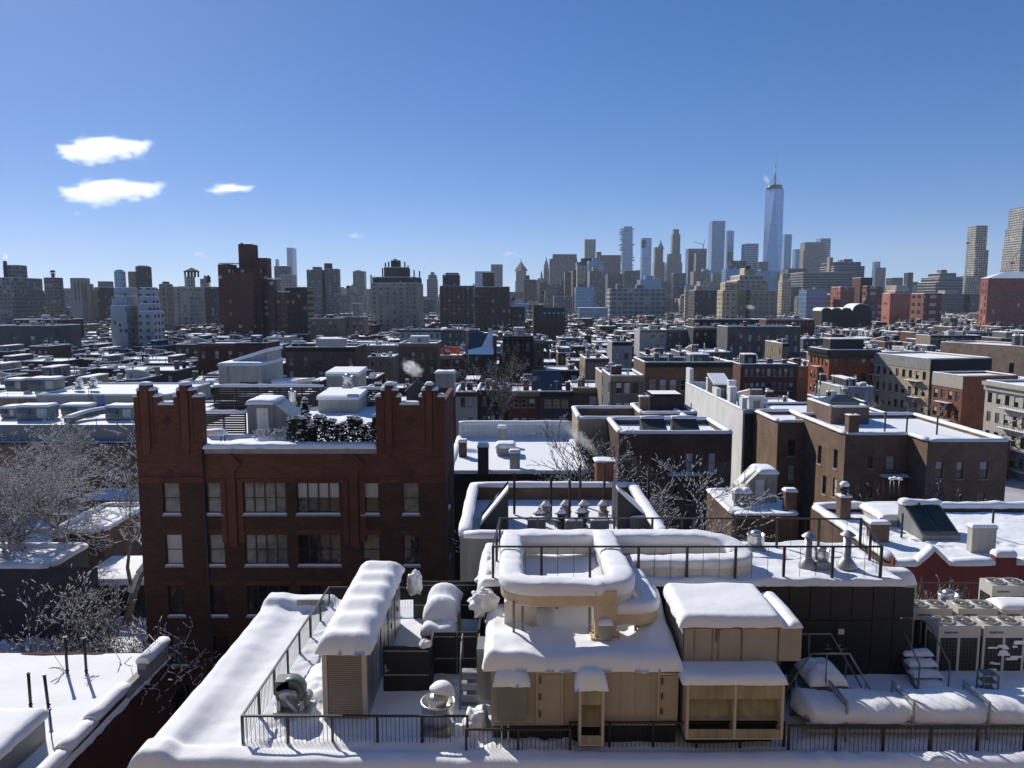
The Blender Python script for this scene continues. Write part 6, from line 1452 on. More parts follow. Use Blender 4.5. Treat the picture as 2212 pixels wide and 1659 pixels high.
for ri, Y in enumerate(ROWS):
    x = -(.69 * Y + 10) + FR.uniform(0, 5); xm = .69 * Y + 10; row = []; base = FR.uniform(13.2, 14.2)
    while x < xm:
        w = FR.uniform(6.2, 9.5) if FR.random() < .7 else FR.uniform(11, 19)
        yy = Y + FR.uniform(-1.2, 1.2); d = FR.uniform(12.0, 13.8) if Y < 260 else (FR.uniform(13, 16.5) if Y < 400 else FR.uniform(15, 22))
        z = base + FR.uniform(-.7, .6) + (FR.uniform(1.0, 4) if FR.random() < .14 else 0)
        if Y < 170: z = min(z, 34 - Y * .128)
        if FR.random() < .07: x += FR.uniform(3, 9); continue
        if clear(x, x + w, yy, yy + d):
            mi = FR.choices(range(6), (34, 20, 12, 14, 9, 11))[0]; wall, cn = WALLS[mi]
            inframe = abs(x + w / 2) < .68 * Y + 6
            if HOUSES < 292 and Y < 360 and inframe:
                HOUSES += 1
                nw = 2 if w < 7 else (3 if w < 10 else int(w / 2.7)); wins = {}
                rows = [z - 3.3, z - 6.9] if Y < 200 else [z - 3.3]
                wins[0] = grid_w(w, nw, FR.uniform(.9, 1.2), FR.uniform(1.6, 2.1), rows, fr=FR.choice('bbw'))
                kn = FR.random() < .25
                H, o = house('x', rect(x, x + w, yy, yy + d), z, wall, 'house', 'row_house', 'row houses under snowy roofs', FR.choice((.12, .2, .25, .3, .5)), wins, sill=Y < 200, capt=FR.uniform(.14, .26), capw=.22,
                             cornice=[(0, .5, 1.0, FR.choice((W_DK, W_TN, W_BR)))] if kn else None, roofsnow=FR.uniform(.06, .11))
                nc = FR.choices((0, 1, 2, 3), (1, 4, 4, 2))[0]; ft = []
                for i in range(nc):
                    chimney(H, o, FR.choice((x + .5, x + w - .5, FR.uniform(x + 1, x + w - 1))), yy + FR.uniform(.8, d - .8), z - .6, FR.uniform(.55, 1.5), FR.uniform(.55, .9), FR.uniform(1.2, 2.8), FR.choice((W_BR, W_RD, W_TN, W_GY, W_WH, W_DK)), FR.randint(0, 3), FR.uniform(.1, .3))
                if nc: ft.append(num(nc) + (' chimney' if nc == 1 else ' chimneys'))
                q = FR.random()
                if q < .45:
                    bw = FR.uniform(2, 3.2); bx = FR.uniform(x + .4, x + w - bw - .4); bm = FR.choice((W_WH, W_GY, W_DK, W_TN, W_BR)); bulkhead(H, o, bx, bx + bw, yy + FR.uniform(1.5, 4), yy + d - FR.uniform(1, 3), z - .5, FR.uniform(2.0, 2.9), bm, FR.choice((0, 0, 1.2, 1.6))); ft.append('a roof hut')
                elif q < .65:
                    bx = FR.uniform(x + .6, x + w - 2); bb = MB(); bb.extr([(yy + 3, z - .4), (yy + 6, z - .4), (yy + 6, z + .9), (yy + 3, z + .1)], 'x', bx, bx + 1.6); bb.build('skylight', [FR.choice((GLASS, STUCG, SLATE))], H, o); ft.append('a skylight')
                elif q < .8:
                    bb = MB(); n = 7
                    for i in range(n): xx = x + .5 + (w - 1) * i / (n - 1); bb.cyl((xx, yy + 1.2, z - .5), (xx, yy + 1.2, z + .7), .03, .03, 4)
                    bb.cyl((x + .5, yy + 1.2, z + .7), (x + w - .5, yy + 1.2, z + .7), .03, .03, 4); bb.build('roof_railing', [DARKW], H, o); ft.append('a roof railing')
                    bb = MB()
                    for i in range(FR.randint(2, 5)): ux = FR.uniform(x + .6, x + w - 1.4); uy = yy + FR.uniform(1.8, d - 2); bb.box(ux, ux + FR.uniform(.4, .9), uy, uy + .5, z - .4, z + FR.uniform(.1, .5))
                    bb.build('roof_box', [FR.choice((W_DK, W_GY, W_WH))], H, o)
                for i in range(FR.randint(3, 8)): pipe(H, o, FR.uniform(x + .5, x + w - .5), yy + FR.uniform(.8, d - .6), z - .6, FR.uniform(.9, 3.2), FR.uniform(.05, .15), FR.choice((GALV, DARKW, W_WH)), FR.random() < .4)
                for _k in range(FR.choice((0, 1, 1, 2, 3))):
                    bb = MB(); ux = FR.uniform(x + .6, x + w - 1.8); uy = yy + FR.uniform(1, d - 2); hq = FR.uniform(.3, 1.3); bb.box(ux, ux + 1.1, uy, uy + .9, z - .4, z + hq, 0); bb.pad(ux - .08, ux + 1.18, uy - .08, uy + .98, z + hq, .22, .25, 9, 9, .03, mi=1); bb.build('vent_box', [FR.choice((GREYM, GALV, W_WH)), SNOWF], H, o)
                row.append((H, cn, ft))
            elif inframe or Y > 300:
                far_box(x, x + w, yy, yy + d, z, mi, True, Y < 620)
                for i in range(FR.randint(3, 7)):
                    cx = FR.uniform(x + .5, x + w - 1.6); cy = yy + FR.uniform(.5, d - 2); ch = FR.uniform(1, 3.2); cw = FR.uniform(.7, 3.0); m2 = FR.choice((0, 1, 2, 3, 4, 5))
                    FAR.box(cx, cx + cw, cy, cy + FR.uniform(.7, 2.5), z + .2, z + ch, m2, 6)
            OCC.append((x, x + w, yy, yy + d))
        x += w + (FR.uniform(.02, .1) if FR.random() < .9 else FR.uniform(1.5, 5))
    for i, (H, cn, ft) in enumerate(row):
        side = 'west' ; f = (' with ' + ' and '.join(ft[:2])) if ft else ''
        H['label'] = f'{cn} house{f}, {ordn(i)} from left, {ordn(ri)} rooftop row'
tag(FAR.build('distant_rooftops', FARM), kind='stuff')

# ---------------- towers and blocks of the skyline
def FCm(n, *a, **k): return FC('facade_' + n, *a, **k)
F_GREY = FCm('grey', (0.161, 0.155, 0.149), bay=3.2, flo=3.2, wu=.55, wv=.5); F_BEIGE = FCm('beige', (0.320, 0.280, 0.216), bay=4.4, flo=3.0, wu=.36, wv=.5, lit=.25)
F_RED = FCm('red', (0.102, 0.029, 0.019), bay=5.2, flo=3.1, wu=.34, wv=.5, lit=.22, grough=.4, litc=(.5, .5, .48), glass=(.012, .014, .018)); F_BRN = FCm('brown', (0.071, 0.046, 0.035), bay=3.4, flo=3.1, wu=.4, wv=.5, lit=.16)
F_DARK = FCm('dark', (0.040, 0.037, 0.037), bay=3.2, flo=3.4, wu=.5, wv=.5, lit=.12); F_WHITE = FCm('white', (0.391, 0.399, 0.416), bay=3.6, flo=3.1, wu=.46, wv=.48, lit=.05)
F_BRICKG = FCm('greige', (0.136, 0.124, 0.112), bay=3.0, flo=3.0, wu=.6, wv=.5, lit=.15); F_GLASS = FCm('glass', (.20, .27, .36), (.16, .24, .35), 3.0, 4.0, .9, .8, .22, .06, wrough=.35, metal=.35)
F_GLASSD = FCm('dark_glass', (0.031, 0.037, 0.043), (.03, .045, .06), 3.0, 4.0, .85, .7, .08, .06, wrough=.4); F_BAND = FCm('band', (0.186, 0.186, 0.180), (.03, .035, .04), 60, 4.2, 1.0, .5, .15, .0)
F_STONE = FCm('stone', (0.205, 0.186, 0.167), bay=3.2, flo=4.0, wu=.35, wv=.55, lit=.1); F_GRID = FCm('grid', (0.400, 0.368, 0.304), (.04, .05, .06), 4.6, 4.4, .68, .62, .12, .06); F_TAN = FCm('tan', (0.400, 0.312, 0.200), bay=4.0, flo=3.2, wu=.42, wv=.5, lit=.12)
F_SALM = FCm('salmon', (0.340, 0.119, 0.076), bay=16, flo=12, wu=.4, wv=.16, lit=0, glass=(.22, .07, .05)); F_REDW = FCm('red_arch', (0.306, 0.085, 0.060), bay=3.4, flo=4.6, wu=.42, wv=.62, lit=.05); F_FED = FCm('federal', (0.105, 0.099, 0.099), bay=2.6, flo=4.0, wu=.5, wv=.6, lit=.04)
F_AWT = FCm('long_lines', (0.105, 0.074, 0.065), bay=9, flo=400, wu=.3, wv=1.0, lit=0, glass=(.08, .06, .055)); F_GEHRY = FCm('steel_wave', (0.223, 0.223, 0.217), (.10, .12, .14), 4, 3.4, .5, .5, .2, .1, .3, .5)
F_LIGHTB = FCm('pale_glass', (.34, .42, .52), (.24, .34, .46), 3.2, 4.0, .92, .62, .2, .1, wrough=.35, metal=.3); F_BANDG = FCm('glass_band', (.30, .37, .46), (.07, .12, .20), 80, 7.5, 1.0, .62, .07, 0, wrough=.3)
def tower(label, blocks, Y, depth=None, name='tower', cat='tower', snow=True, group=None, flank_in=True):
    """blocks: (x0, x1, ytop, material[, dY, ybottom]) measured at depth Y"""
    x0, x1 = blocks[0][0], blocks[0][1]; c = V((x0 + x1) / 2, 645, Y); o = (c.x, Y, 0); T = thing(name, label, cat, o, 0, group)
    for i, q in enumerate(blocks):
        dY = q[4] if len(q) > 4 else 0.0; yb = q[5] if len(q) > 5 else None
        yy = Y + dY; a = V(q[0], q[2], yy); e = V(q[1], q[2], yy); z0 = V(q[0], yb, yy).z if yb else 0
        d = (depth or max(14, min(60, (e.x - a.x) * .8)))
        if i: d = min(d, max(6, (e.x - a.x)))
        q = list(q); L, R_ = q[0], q[1]; s_ = 1 if (L + R_) / 2 > PCX else -1
        near = L if s_ > 0 else R_
        d = min(d, max(4, .42 * (R_ - L) * yy / max(8, abs(near - PCX))))
        nf = PCX + (near - PCX) * (yy + d) / yy
        if flank_in:
            if s_ > 0: a = V(nf, q[2], yy)
            else: e = V(nf, q[2], yy)
        b = MB(); ins = .013 * i
        b.box(a.x + ins, e.x - ins, yy + ins, yy + d - ins, z0, a.z); b.build('body' if i == 0 else 'upper_block', [q[3]], T, o)
        if snow: s = MB(); s.box(a.x + ins + .3, e.x - ins - .3, yy + .3, yy + d - .3, a.z, a.z + .35); s.build('roof_snow', [SNOWF], T, o)
        if i == 0: OCC.append((a.x, e.x, yy, yy + d))
    return T, o
tower('large pale grey slab block with a chimney, at the far end of the skyline', [(-60, 91, 600, F_GREY), (6, 58, 573, F_GREY, 8), (6, 15, 564, W_GY, 5)], 620, 40)
T, o = tower('grey apartment block carrying a water tank beside the pale slab', [(94, 136, 600, F_BRICKG), (110, 118, 590, W_DK, 4)], 700)
T, o = tower('grey beige art deco block with four tall arched bays', [(151, 194, 601, M('deco_stone', (.30, .27, .24), .85, var=.1, scale=.1)), (194, 202, 614, W_TN, 2), (202, 210, 625, W_TN, 3)], 640)
for i, (x, t) in enumerate(((161, 612), (168, 607), (176, 607), (184, 612))):
    b = MB(); a = V(x, t, 640); e = V(x + 4.5, 650, 640); b.box(a.x, e.x, 639.7, 639.95, e.z, a.z); k = (e.x - a.x) / 2; b.cyl((a.x + k, 639.95, a.z), (a.x + k, 639.7, a.z), k, k, 12); b.build('arch', [M('arch_brown', (.12, .07, .055), .8)], T, o)
tower('dark low block between the art deco block and the white building', [(203, 246, 621, F_DARK)], 665); tower('distant grey glass block with steam above it', [(246, 271, 586, F_GLASS), (250, 266, 583, F_GLASSD, 5)], 950); tower('distant stepped grey block beyond the art deco block', [(211, 245, 608, F_GREY)], 900)
T, o = tower('white stepped apartment building with rows of windows on its sunny end', [(299, 354, 673, F_WHITE), (299, 348, 657, F_WHITE, 3), (299, 345, 641, F_WHITE, 6), (299, 341, 622, F_WHITE, 9), (237, 298.5, 661, M('white_flank', (.36, .37, .39), .85, var=.06, scale=.1, streak=.1)), (240, 298, 640, M('white_flank2', (.35, .36, .38), .85, var=.06, scale=.1), 4), (245, 298, 622, M('white_flank2'), 8)], 335, 24)  # shade of the flank put into slightly darker whites than the windowed end
for x, y in ((246, 700), (270, 672), (285, 683), (257, 706), (276, 697), (286, 697), (259, 718), (270, 718), (286, 718), (268, 640), (243, 645)):
    b = MB(); a = V(x, y, 335); b.box(a.x, a.x + .9, 334.93, 334.99, a.z, a.z + 1.4); b.build('window', [GLASS], T, o)
tower('windowless beige tower next to a dark scaffolded top', [(276, 296, 587, W_TN)], 800); tower('black scaffolded tower top above the white building', [(292, 327, 576, F_DARK), (296, 322, 574, W_DK, 3)], 780)
T, o = tower('beige apartment house crowned by an arcaded bell tower', [(371, 442, 620, F_BEIGE), (398, 421, 598, F_BEIGE, 8)], 560, 24)
b = MB(); a = V(398, 598, 568); e = V(421, 598, 568); w = e.x - a.x
for i in range(4): b.box(a.x + i * (w - .9) / 3, a.x + .9 + i * (w - .9) / 3, 568, 569.2, a.z, a.z + 3.6); b.box(a.x + i * (w - .9) / 3, a.x + .9 + i * (w - .9) / 3, 574.8, 576, a.z, a.z + 3.6)
b.box(a.x - .2, e.x + .2, 567.7, 576.2, a.z + 3.6, a.z + 4.4); b.build('belfry', [W_BR], T, o); b = MB(); b.lathe(((a.x + e.x) / 2, 572, a.z + 4.4), [(w * .72, 0), (.05, 2.6)], 6, 0, False); b.build('belfry_roof', [W_BR], T, o)
tower('dark tan block directly behind the white building', [(343, 373, 614, FCm('khaki', (.22, .18, .13), bay=4, flo=3.2, wu=.35, wv=.5, lit=.05)), (350, 366, 609, W_BR, 4)], 470)
tower('dark grey brick block left of the tall red tower', [(440, 474, 620, F_DARK)], 600)
def water_tank(label, x, yb, yt, Y, r=1.8):
    a = V(x, yb, Y); t = V(x, yt, Y); h = t.z - a.z; T = thing('water_tank', label, 'water tank', a); b = MB()
    for sx in (-1, 1):
        for sy in (-1, 1): b.cyl((sx * r * .7, sy * r * .7, -1), (sx * r * .7, sy * r * .7, h * .4), .15, .15, 5)
    b.build('stand', [DARKW], T); b = MB(); b.cyl((0, 0, h * .4), (0, 0, h * .82), r, r * .95, 14); b.build('barrel', [W_DK], T); b = MB(); b.lathe((0, 0, h * .82), [(r * 1.05, 0), (.05, h * .2)], 14, 0, False); b.build('cap', [W_DK], T)
water_tank('wooden water tank on legs left of the red tower', 451, 621, 594, 604, 1.7); water_tank('water tank on the grey apartment block beside the pale slab', 114, 592, 583, 712, 2.2)
for x, yb, yt, Y, lab in ((1003, 640, 629, 640, 'stubby water tank behind the brown tower'), (1171, 640, 628, 900, 'small water tank below the old civic tower'), (1108, 655, 640, 700, 'dark water tank right of the brown brick tower'), (752, 628, 616, 800, 'water tank between the twin slab and the beige tower'), (1615, 586, 573, 566, 'pointed water tank crowning the tan stepped apartment block')): water_tank(lab, x, yb, yt, Y, 2.0)
T, o = tower('tall red brick apartment tower stepping up to a bare dark brick top', [(496, 578, 589, F_RED), (470, 512, 571, F_RED, 3), (510, 586, 578, F_RED, 6), (514, 557, 527, M('red_core', (.10, .032, .022), .9, var=.15, scale=.2, streak=.2), 9), (557, 586, 557, F_RED, 10), (578.5, 598, 604, F_RED, 3), (578, 619, 632, FCm('red_close', (.13, .038, .026), bay=3.2, flo=3.1, wu=.42, wv=.46, lit=.16), 6), (519, 526, 524, W_RD, 12)], 386, 24, snow=False)
for x0, x1, y, Yq in ((472, 511, 570, 391), (576, 600, 603, 390), (600, 619, 631, 393)):
    b = MB(); a = V(x0, y, Yq); e = V(x1, y, Yq); b.box(a.x, e.x, Yq, Yq + 6, a.z + .05, a.z + .5); b.build('terrace_snow', [SNOWF], T, o)
tower('slim blue glass tower beyond the red tower', [(619, 640, 535, F_GLASS)], 3300, 60, snow=False); tower('faint thin grey tower beside the slim blue one', [(595, 603, 560, F_GLASS)], 3000, 40, snow=False)
tower('brown block with chimneys right behind the red tower', [(592, 629, 575, F_BRICKG), (604, 640, 594, F_BEIGE, -60)], 1100); tower('dark brick warehouse with a water tank below the slim tower', [(615, 677, 621, F_DARK)], 430)
tower('wide twin slab apartment block of grey brown brick', [(662, 702, 583, F_BRICKG), (702.5, 735, 581, F_BRICKG, 3), (700, 718, 569, W_BR, 14), (675, 696, 577, W_GY, 10)], 950); tower('lone grey brown tower between the twin slab and the beige tower', [(762, 791, 586, F_BRICKG), (768, 780, 584, W_GY, 10)], 1700)
T, o = tower('beige brick apartment tower with a dark stepped brown crown', [(800, 914, 612, F_BEIGE), (804, 911, 599, F_BRN, 2), (829, 886, 578, F_BRN, 8), (844, 866, 563, W_BR, 12), (850, 858, 560, W_DK, 14)], 500, 34)
for x, y in ((800, 600), (825, 586), (831, 574), (880, 580), (893, 590), (905, 592), (838, 572), (873, 572)):
    b = MB(); a = V(x, y, 509); b.box(a.x, a.x + .8, 509, 510, a.z - 6, a.z + 2); b.build('chimney', [W_RD], T, o)
for k in range(6):
    x = 812 + k * 17; b = MB(); a = V(x, 620, 500); e = V(x + 6, 620, 500); b.box(a.x, e.x, 499.4, 499.99, 12, a.z - 1); b.build('bay', [F_BEIGE], T, o)
tower('distant pale office tower with ribbon windows and a stepped top', [(922, 946, 603, F_BAND), (925, 944, 594, F_BAND, 8), (930, 939, 588, F_BAND, 14)], 1700)
T, o = tower('brown brick tower with battlement like top and a lower right wing', [(950, 1026, 618, F_BRN), (956, 994, 594, F_BRN, 4), (962, 992, 590, F_BRN, 8)], 560, 26)
T, o = tower('dark brown apartment tower with a plain brick roof block and balconies', [(1026, 1101, 620, F_BRN), (1042, 1068, 589, M('brown_core', (.105, .07, .052), .9, var=.1, scale=.15), 10), (1101.5, 1134, 662, F_BRN, 2)], 480, 24)
for k in range(7): b = MB(); a = V(1028, 644 + k * 8, 480); e = V(1046, 644, 480); b.box(a.x, e.x, 478.6, 479.98, a.z, a.z + .9); b.build('balcony', [W_GY], T, o)
tower('grey twin towered housing slab far behind the dark brown tower', [(1026, 1060, 586, F_GLASS), (1060.5, 1086, 571, F_GREY)], 2200, snow=False)
T, o = tower('pale courthouse tower ending in a pointed pyramid roof', [(1113, 1138, 607, F_STONE), (1114.5, 1137, 585, F_STONE, 4)], 2600, 38, snow=False)
b = MB(); a = V(1114.5, 585, 2604); e = V(1137, 585, 2604); ap = V(1126, 566, 2622); c = ((a.x + e.x) / 2, 2622); hw = (e.x - a.x) / 2
b.lathe((c[0], c[1], a.z), [(hw * 1.35, 0), (2, ap.z - a.z), (.5, ap.z - a.z + 10)], 4, 0, False); k = b.build('pyramid_roof', [M('pyramid', (.20, .17, .13), .8)], T, o)
tower('reddish brown tower in front of the courthouse', [(1131, 1159, 604, F_BRN), (1133, 1144, 595, W_BR, 8)], 1500)
T, o = tower('pale civic building with columns and a tiered spire', [(1161, 1188, 601, F_STONE), (1174, 1187, 580, F_STONE, 10)], 2600, 30, snow=False)
b = MB(); a = V(1180, 580, 2615); b.lathe((a.x, 2620, a.z), [(8, 0), (8, 14), (5.5, 15), (5, 24), (2.5, 26), (.6, 40)], 12, 0, False); a = V(1166, 601, 2605); b.build('spire', [F_STONE], T, o); b = MB(); b.lathe((a.x + 6, 2612, a.z), [(4, 0), (3.5, 12), (.5, 26)], 8, 0, False); b.build('side_spire', [F_STONE], T, o)
tower('broad dark federal office slab', [(1186, 1247, 559, F_FED), (1193, 1246, 549, F_FED, 6)], 2400, 40, snow=False); tower('rippled steel tower rising behind the dark slabs', [(1262, 1287, 517, F_GEHRY)], 3000, 30, snow=False)
tower('brown stepped prewar tower below the steel tower', [(1234, 1293, 584, F_BRN), (1243, 1290, 566, F_BRN, 5), (1254, 1281, 558, W_DK, 9)], 1350, snow=False); tower('massive windowless brown telephone tower', [(1292, 1341, 551, F_AWT), (1288, 1299, 544, F_FED, 20)], 2300, 40, snow=False)
T, o = tower('tall glass tower of jumbled stacked boxes', [(1343, 1367, 500, F_LIGHTB), (1345, 1366, 489, F_LIGHTB, 6)], 2450, 34, snow=False)
r = random.Random(5)
for k in range(26):
    y = 492 + k * 5.6; a = V(1343, y, 2450); e = V(1367, y, 2450); h = 6; l = r.uniform(-2, 7) if k < 14 else r.uniform(-1, 3); q = r.uniform(-2, 7) if k < 14 else r.uniform(-1, 3); b = MB(); b.box(a.x - l, e.x + q, 2450 - r.uniform(.5, 5), 2480 + r.uniform(.5, 3), a.z - h, a.z - r.uniform(1, 3)); b.build('stacked_floor', [F_LIGHTB], T, o)
T, o = tower('blue glass tower with a dark notch near its top', [(1384, 1408, 514, F_LIGHTB)], 2300, 30, snow=False); b = MB(); a = V(1386, 518, 2300); e = V(1395, 536, 2300); b.box(a.x, e.x, 2299, 2299.9, e.z, a.z); b.build('notch', [F_GLASSD], T, o)
T, o = tower('buff tower with a green pointed roof beside the blue glass tower', [(1409, 1436, 566, F_STONE), (1411, 1433, 534, F_STONE, 6)], 2650, 40, snow=False); b = MB(); a = V(1428, 534, 2670); b.lathe((a.x, 2676, a.z), [(13, -6), (3, 14), (.5, 28)], 4, 0, False); b.build('roof', [COPPER], T, o)
tower('slender limestone tower with an arcaded crown', [(1437, 1474, 567, F_STONE), (1441, 1472, 548, F_STONE, 4), (1449, 1470, 506, F_STONE, 8), (1452, 1467, 495, F_STONE, 11)], 2600, 30, snow=False); tower('dark slab peeking out left of the limestone tower', [(1434, 1447, 574, F_FED)], 2900, 30, snow=False)
T, o = tower('dark glass construction block topped by a tower crane', [(1481, 1527, 537, F_GLASSD), (1499, 1520, 546, F_FED, -60)], 2350, 40, snow=False)
b = MB(); a = V(1519, 537, 2360)
b.cyl(a, a + Vector((0, 0, 14)), 1.2, 1.2, 5); q = a + Vector((0, 0, 12)); b.cyl(q, q + Vector((-30, 0, 9)), .9, .6, 5); b.cyl(q, q + Vector((6, 0, 16)), .8, .5, 5); b.build('crane', [DARKW], T, o)
T, o = tower('tall blue glass office tower with a paler wing on its right', [(1531, 1567, 477, F_GLASS), (1567.5, 1586, 498, F_LIGHTB, 12), (1567.5, 1583, 545, F_GLASSD, 10)], 2700, 50, snow=False)
tower('broad glass office block with bright horizontal stripes', [(1602, 1639, 526, F_BANDG)], 2600, 50, snow=False)
# the tallest tower
Y = 2640; T = thing('skyscraper', 'tallest tapering glass skyscraper with a needle spire', 'skyscraper', (V(1671, 645, Y).x, Y, 0)); cx = V(1671, 645, Y).x; cy = Y + 30; o = (cx, Y, 0)
zr = V(1671, 407, Y).z; zb = 57; S = 30.5
base = [(cx + S * sqrt(2) * cos(t), cy + S * sqrt(2) * sin(t)) for t in [radians(45 + 90 * k - 17) for k in range(4)]]
topp = [((base[i][0] + base[(i + 1) % 4][0]) / 2, (base[i][1] + base[(i + 1) % 4][1]) / 2) for i in range(4)]
F_WTC = [FCm('tower_glass_%d' % i, (.30 + .16 * i, .42 + .15 * i, .60 + .12 * i), (.26 + .14 * i, .38 + .14 * i, .56 + .12 * i), 3.0, 4.2, .96, .86, .22, .02, wrough=.3, metal=.55) for i in range(2)]  # alternate facets in paler glass, the light on them put into colour
b = MB(); b.prism(base, 0, zb, 0)
for i in range(4):
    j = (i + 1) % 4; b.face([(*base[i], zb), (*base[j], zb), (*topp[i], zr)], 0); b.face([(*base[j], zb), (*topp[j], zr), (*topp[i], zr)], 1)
b.face([(*t, zr) for t in topp], 0); b.build('shaft', F_WTC, T, o)
b = MB(); b.lathe((cx, cy, zr), [(29, 0), (29, 5), (27, 5.2)], 4, 0, False); b.lathe((cx, cy, zr + 2), [(24, 0), (26, 4), (26, 8), (23, 9), (23, 12), (1, 12.5)], 24); b.build('ring', [F_GLASSD], T, o)
b = MB(); b.lathe((cx, cy, zr + 12), [(5, 0), (2.5, 12), (2.4, 40), (3.2, 41), (3, 43), (1.8, 44), (1.6, 75), (1.0, 76), (.7, 112)], 10); b.build('spire', [GREYM], T, o)
b = MB()
for k in range(8): t = 2 * pi * k / 8; b.cyl((cx + 22 * cos(t), cy + 22 * sin(t), zr + 12), (cx, cy, zr + 50), .35, .35, 4)
b.build('stay', [GREYM], T, o)
T, o = tower('rounded glass tower tucked against the tallest skyscraper', [(1689, 1711, 506, F_GLASS)], 2800, 30, snow=False)
tower('stone bank tower with a colonnaded top between two glass towers', [(1726, 1784, 541, F_STONE), (1729, 1782, 523, F_STONE, 6)], 2500, 40, snow=False); tower('short glass wing left of the stone bank tower', [(1712, 1728, 538, F_GLASS)], 2460, 30, snow=False); tower('striped glass tower right of the stone bank tower', [(1763, 1795, 515, F_BANDG)], 2700, 40, snow=False)
tower('black glass block in front of the striped office tower', [(1571, 1613, 563, F_GLASSD)], 1500, snow=False)
tower('huge dark terraced office block with long ribbon windows', [(1707, 1850, 588, F_BAND), (1770, 1868, 575, F_BAND, 20), (1775, 1860, 566, F_GLASSD, 30), (1787, 1800, 556, W_TN, 34), (1810, 1842, 560, F_GLASSD, 38)], 1250, 60)
T, o = tower('tan stepped apartment block with a bright sunny flank', [(1594, 1680, 628, FCm('tan_shaded', (.33, .27, .18), bay=4.2, flo=3.2, wu=.35, wv=.5, lit=.1)), (1549, 1594, 628, F_TAN, -1), (1556, 1594, 611, F_TAN, 2), (1568, 1660, 606, F_TAN, 5), (1578, 1648, 595, F_TAN, 9), (1598, 1632, 580, M('tan_core', (.40, .31, .2), .85, var=.1, scale=.15), 14)], 560, 30)  # shade put into a darker tan for the front, sunlight into the flank's
tower('tan setback loft tower beside the ribbon window block', [(1681, 1709, 607, F_TAN), (1684, 1703, 592, F_TAN, 5)], 900); tower('grey brown housing towers in front of the tallest skyscraper', [(1640, 1668, 588, F_BRICKG), (1672, 1690, 590, F_BRICKG, 5)], 1600)
tower('glass and brick tower alone in the gap to the right', [(1884, 1914, 578, F_BRICKG), (1885, 1902, 565, F_GLASS, 4)], 2300, snow=False); tower('low dark shoulder block beside the lone glass and brick tower', [(1914, 1951, 600, F_GLASSD)], 1900); tower('small black tower with a flat top near the terraced offices', [(1953, 1973, 589, F_GLASSD)], 1300)
tower('long terraced pale office block with snowy ledges', [(1982, 2080, 610, F_BAND), (1990, 2080, 599, F_BAND, 14), (2005, 2066, 590, F_BAND, 28), (2024, 2046, 583, F_GREY, 34)], 1100, 50)
tower('pale gridded tower with stepped terraces under construction', [(2087, 2136, 540, F_GRID), (2091, 2134, 487, F_GRID, 4), (2068, 2110, 596, F_GRID, -10), (2056, 2120, 612, F_GRID, -16)], 1500, 50, snow=False); tower('taller gridded tower cut by the frame edge', [(2166, 2260, 532, F_GRID), (2172, 2260, 490, F_GRID, 4), (2180, 2260, 446, F_GRID, 8), (2160, 2260, 580, F_GRID, -6)], 1400, 60, snow=False)
def crane(label, x, yb, yt, Y, jib):
    a = V(x, yb, Y); t = V(x, yt, Y); T = thing('tower_crane', label, 'crane', (a.x, Y, 0)); b = MB(); H = t.z; w = 1.1
    for sx in (-w, w):
        for sy in (-w, w): b.cyl((sx, sy, 0), (sx, sy, H), .25, .25, 4)
    n = int(H / 5)
    for i in range(n): s = 1 if i % 2 else -1; b.cyl((-w * s, -w, i * 5), (w * s, -w, i * 5 + 5), .15, .15, 4)
    b.build('mast', [M('crane_grey', (.30, .32, .34), .5)], T); b = MB(); J = Vector(jib)
    for d in (Vector((0, -.9, 0)), Vector((0, .9, 0)), Vector((0, 0, 1.6))): b.cyl(Vector((0, 0, H)) + d, Vector((0, 0, H)) + J + d * .5, .25, .2, 4)
    for i in range(16): f = i / 16; g = (i + 1) / 16; b.cyl(Vector((0, -.9, H)) + J * f, Vector((0, .9, H)) + J * g, .14, .14, 4); b.cyl(Vector((0, .9, H)) + J * f, Vector((0, 0, H + 1.6)) + J * g, .14, .14, 4)
    b.build('jib', [M('crane_grey')], T); b = MB(); b.box(-3.5, 3.5, -2, 2, H - 6, H - 3); b.build('cab', [M('crane_red', (.40, .10, .05), .6)], T)
crane('pale crane mast with an orange cab beside the pale gridded tower', 2086, 600, 520, 1460, (0, 0, 10)); crane('lattice luffing crane leaning across the tower at the frame edge', 2182, 620, 562, 1250, (45, 0, 62))
T, o = tower('big red brick arcaded block with a snowy hipped roof at the frame edge', [(2135, 2300, 601, F_REDW)], 520, 8, snow=False, flank_in=False)
b = MB(); a = V(2135, 601, 520); b.face([(a.x - .5, 519.5, a.z), (a.x + 60, 519.5, a.z), (a.x + 60, 528, a.z + 4.6), (a.x + 16, 528, a.z + 4.6)]); b.face([(a.x - .5, 519.5, a.z), (a.x + 16, 528, a.z + 4.6), (a.x - .5, 528.5, a.z)]); b.build('hip_roof', [SNOWF], T, o)
b = MB()
for k in range(4): zz = a.z - 1.2 - k * 6.5; b.box(a.x - .35, a.x + 60, 519.6, 519.98, zz - .5, zz)
b.build('string_course', [M('red_stone', (.33, .13, .09), .8)], T, o)
T, o = tower('salmon painted warehouse wall with a stepped gable', [(1906, 1968, 634, F_SALM), (1916, 1962, 629, F_SALM, .5)], 640, 14); tower('dark red brick loft behind the salmon warehouse', [(1968, 2036, 634, FCm('loft', (.16, .05, .04), bay=9, flo=6.5, wu=.6, wv=.42, lit=.5))], 645, 30)
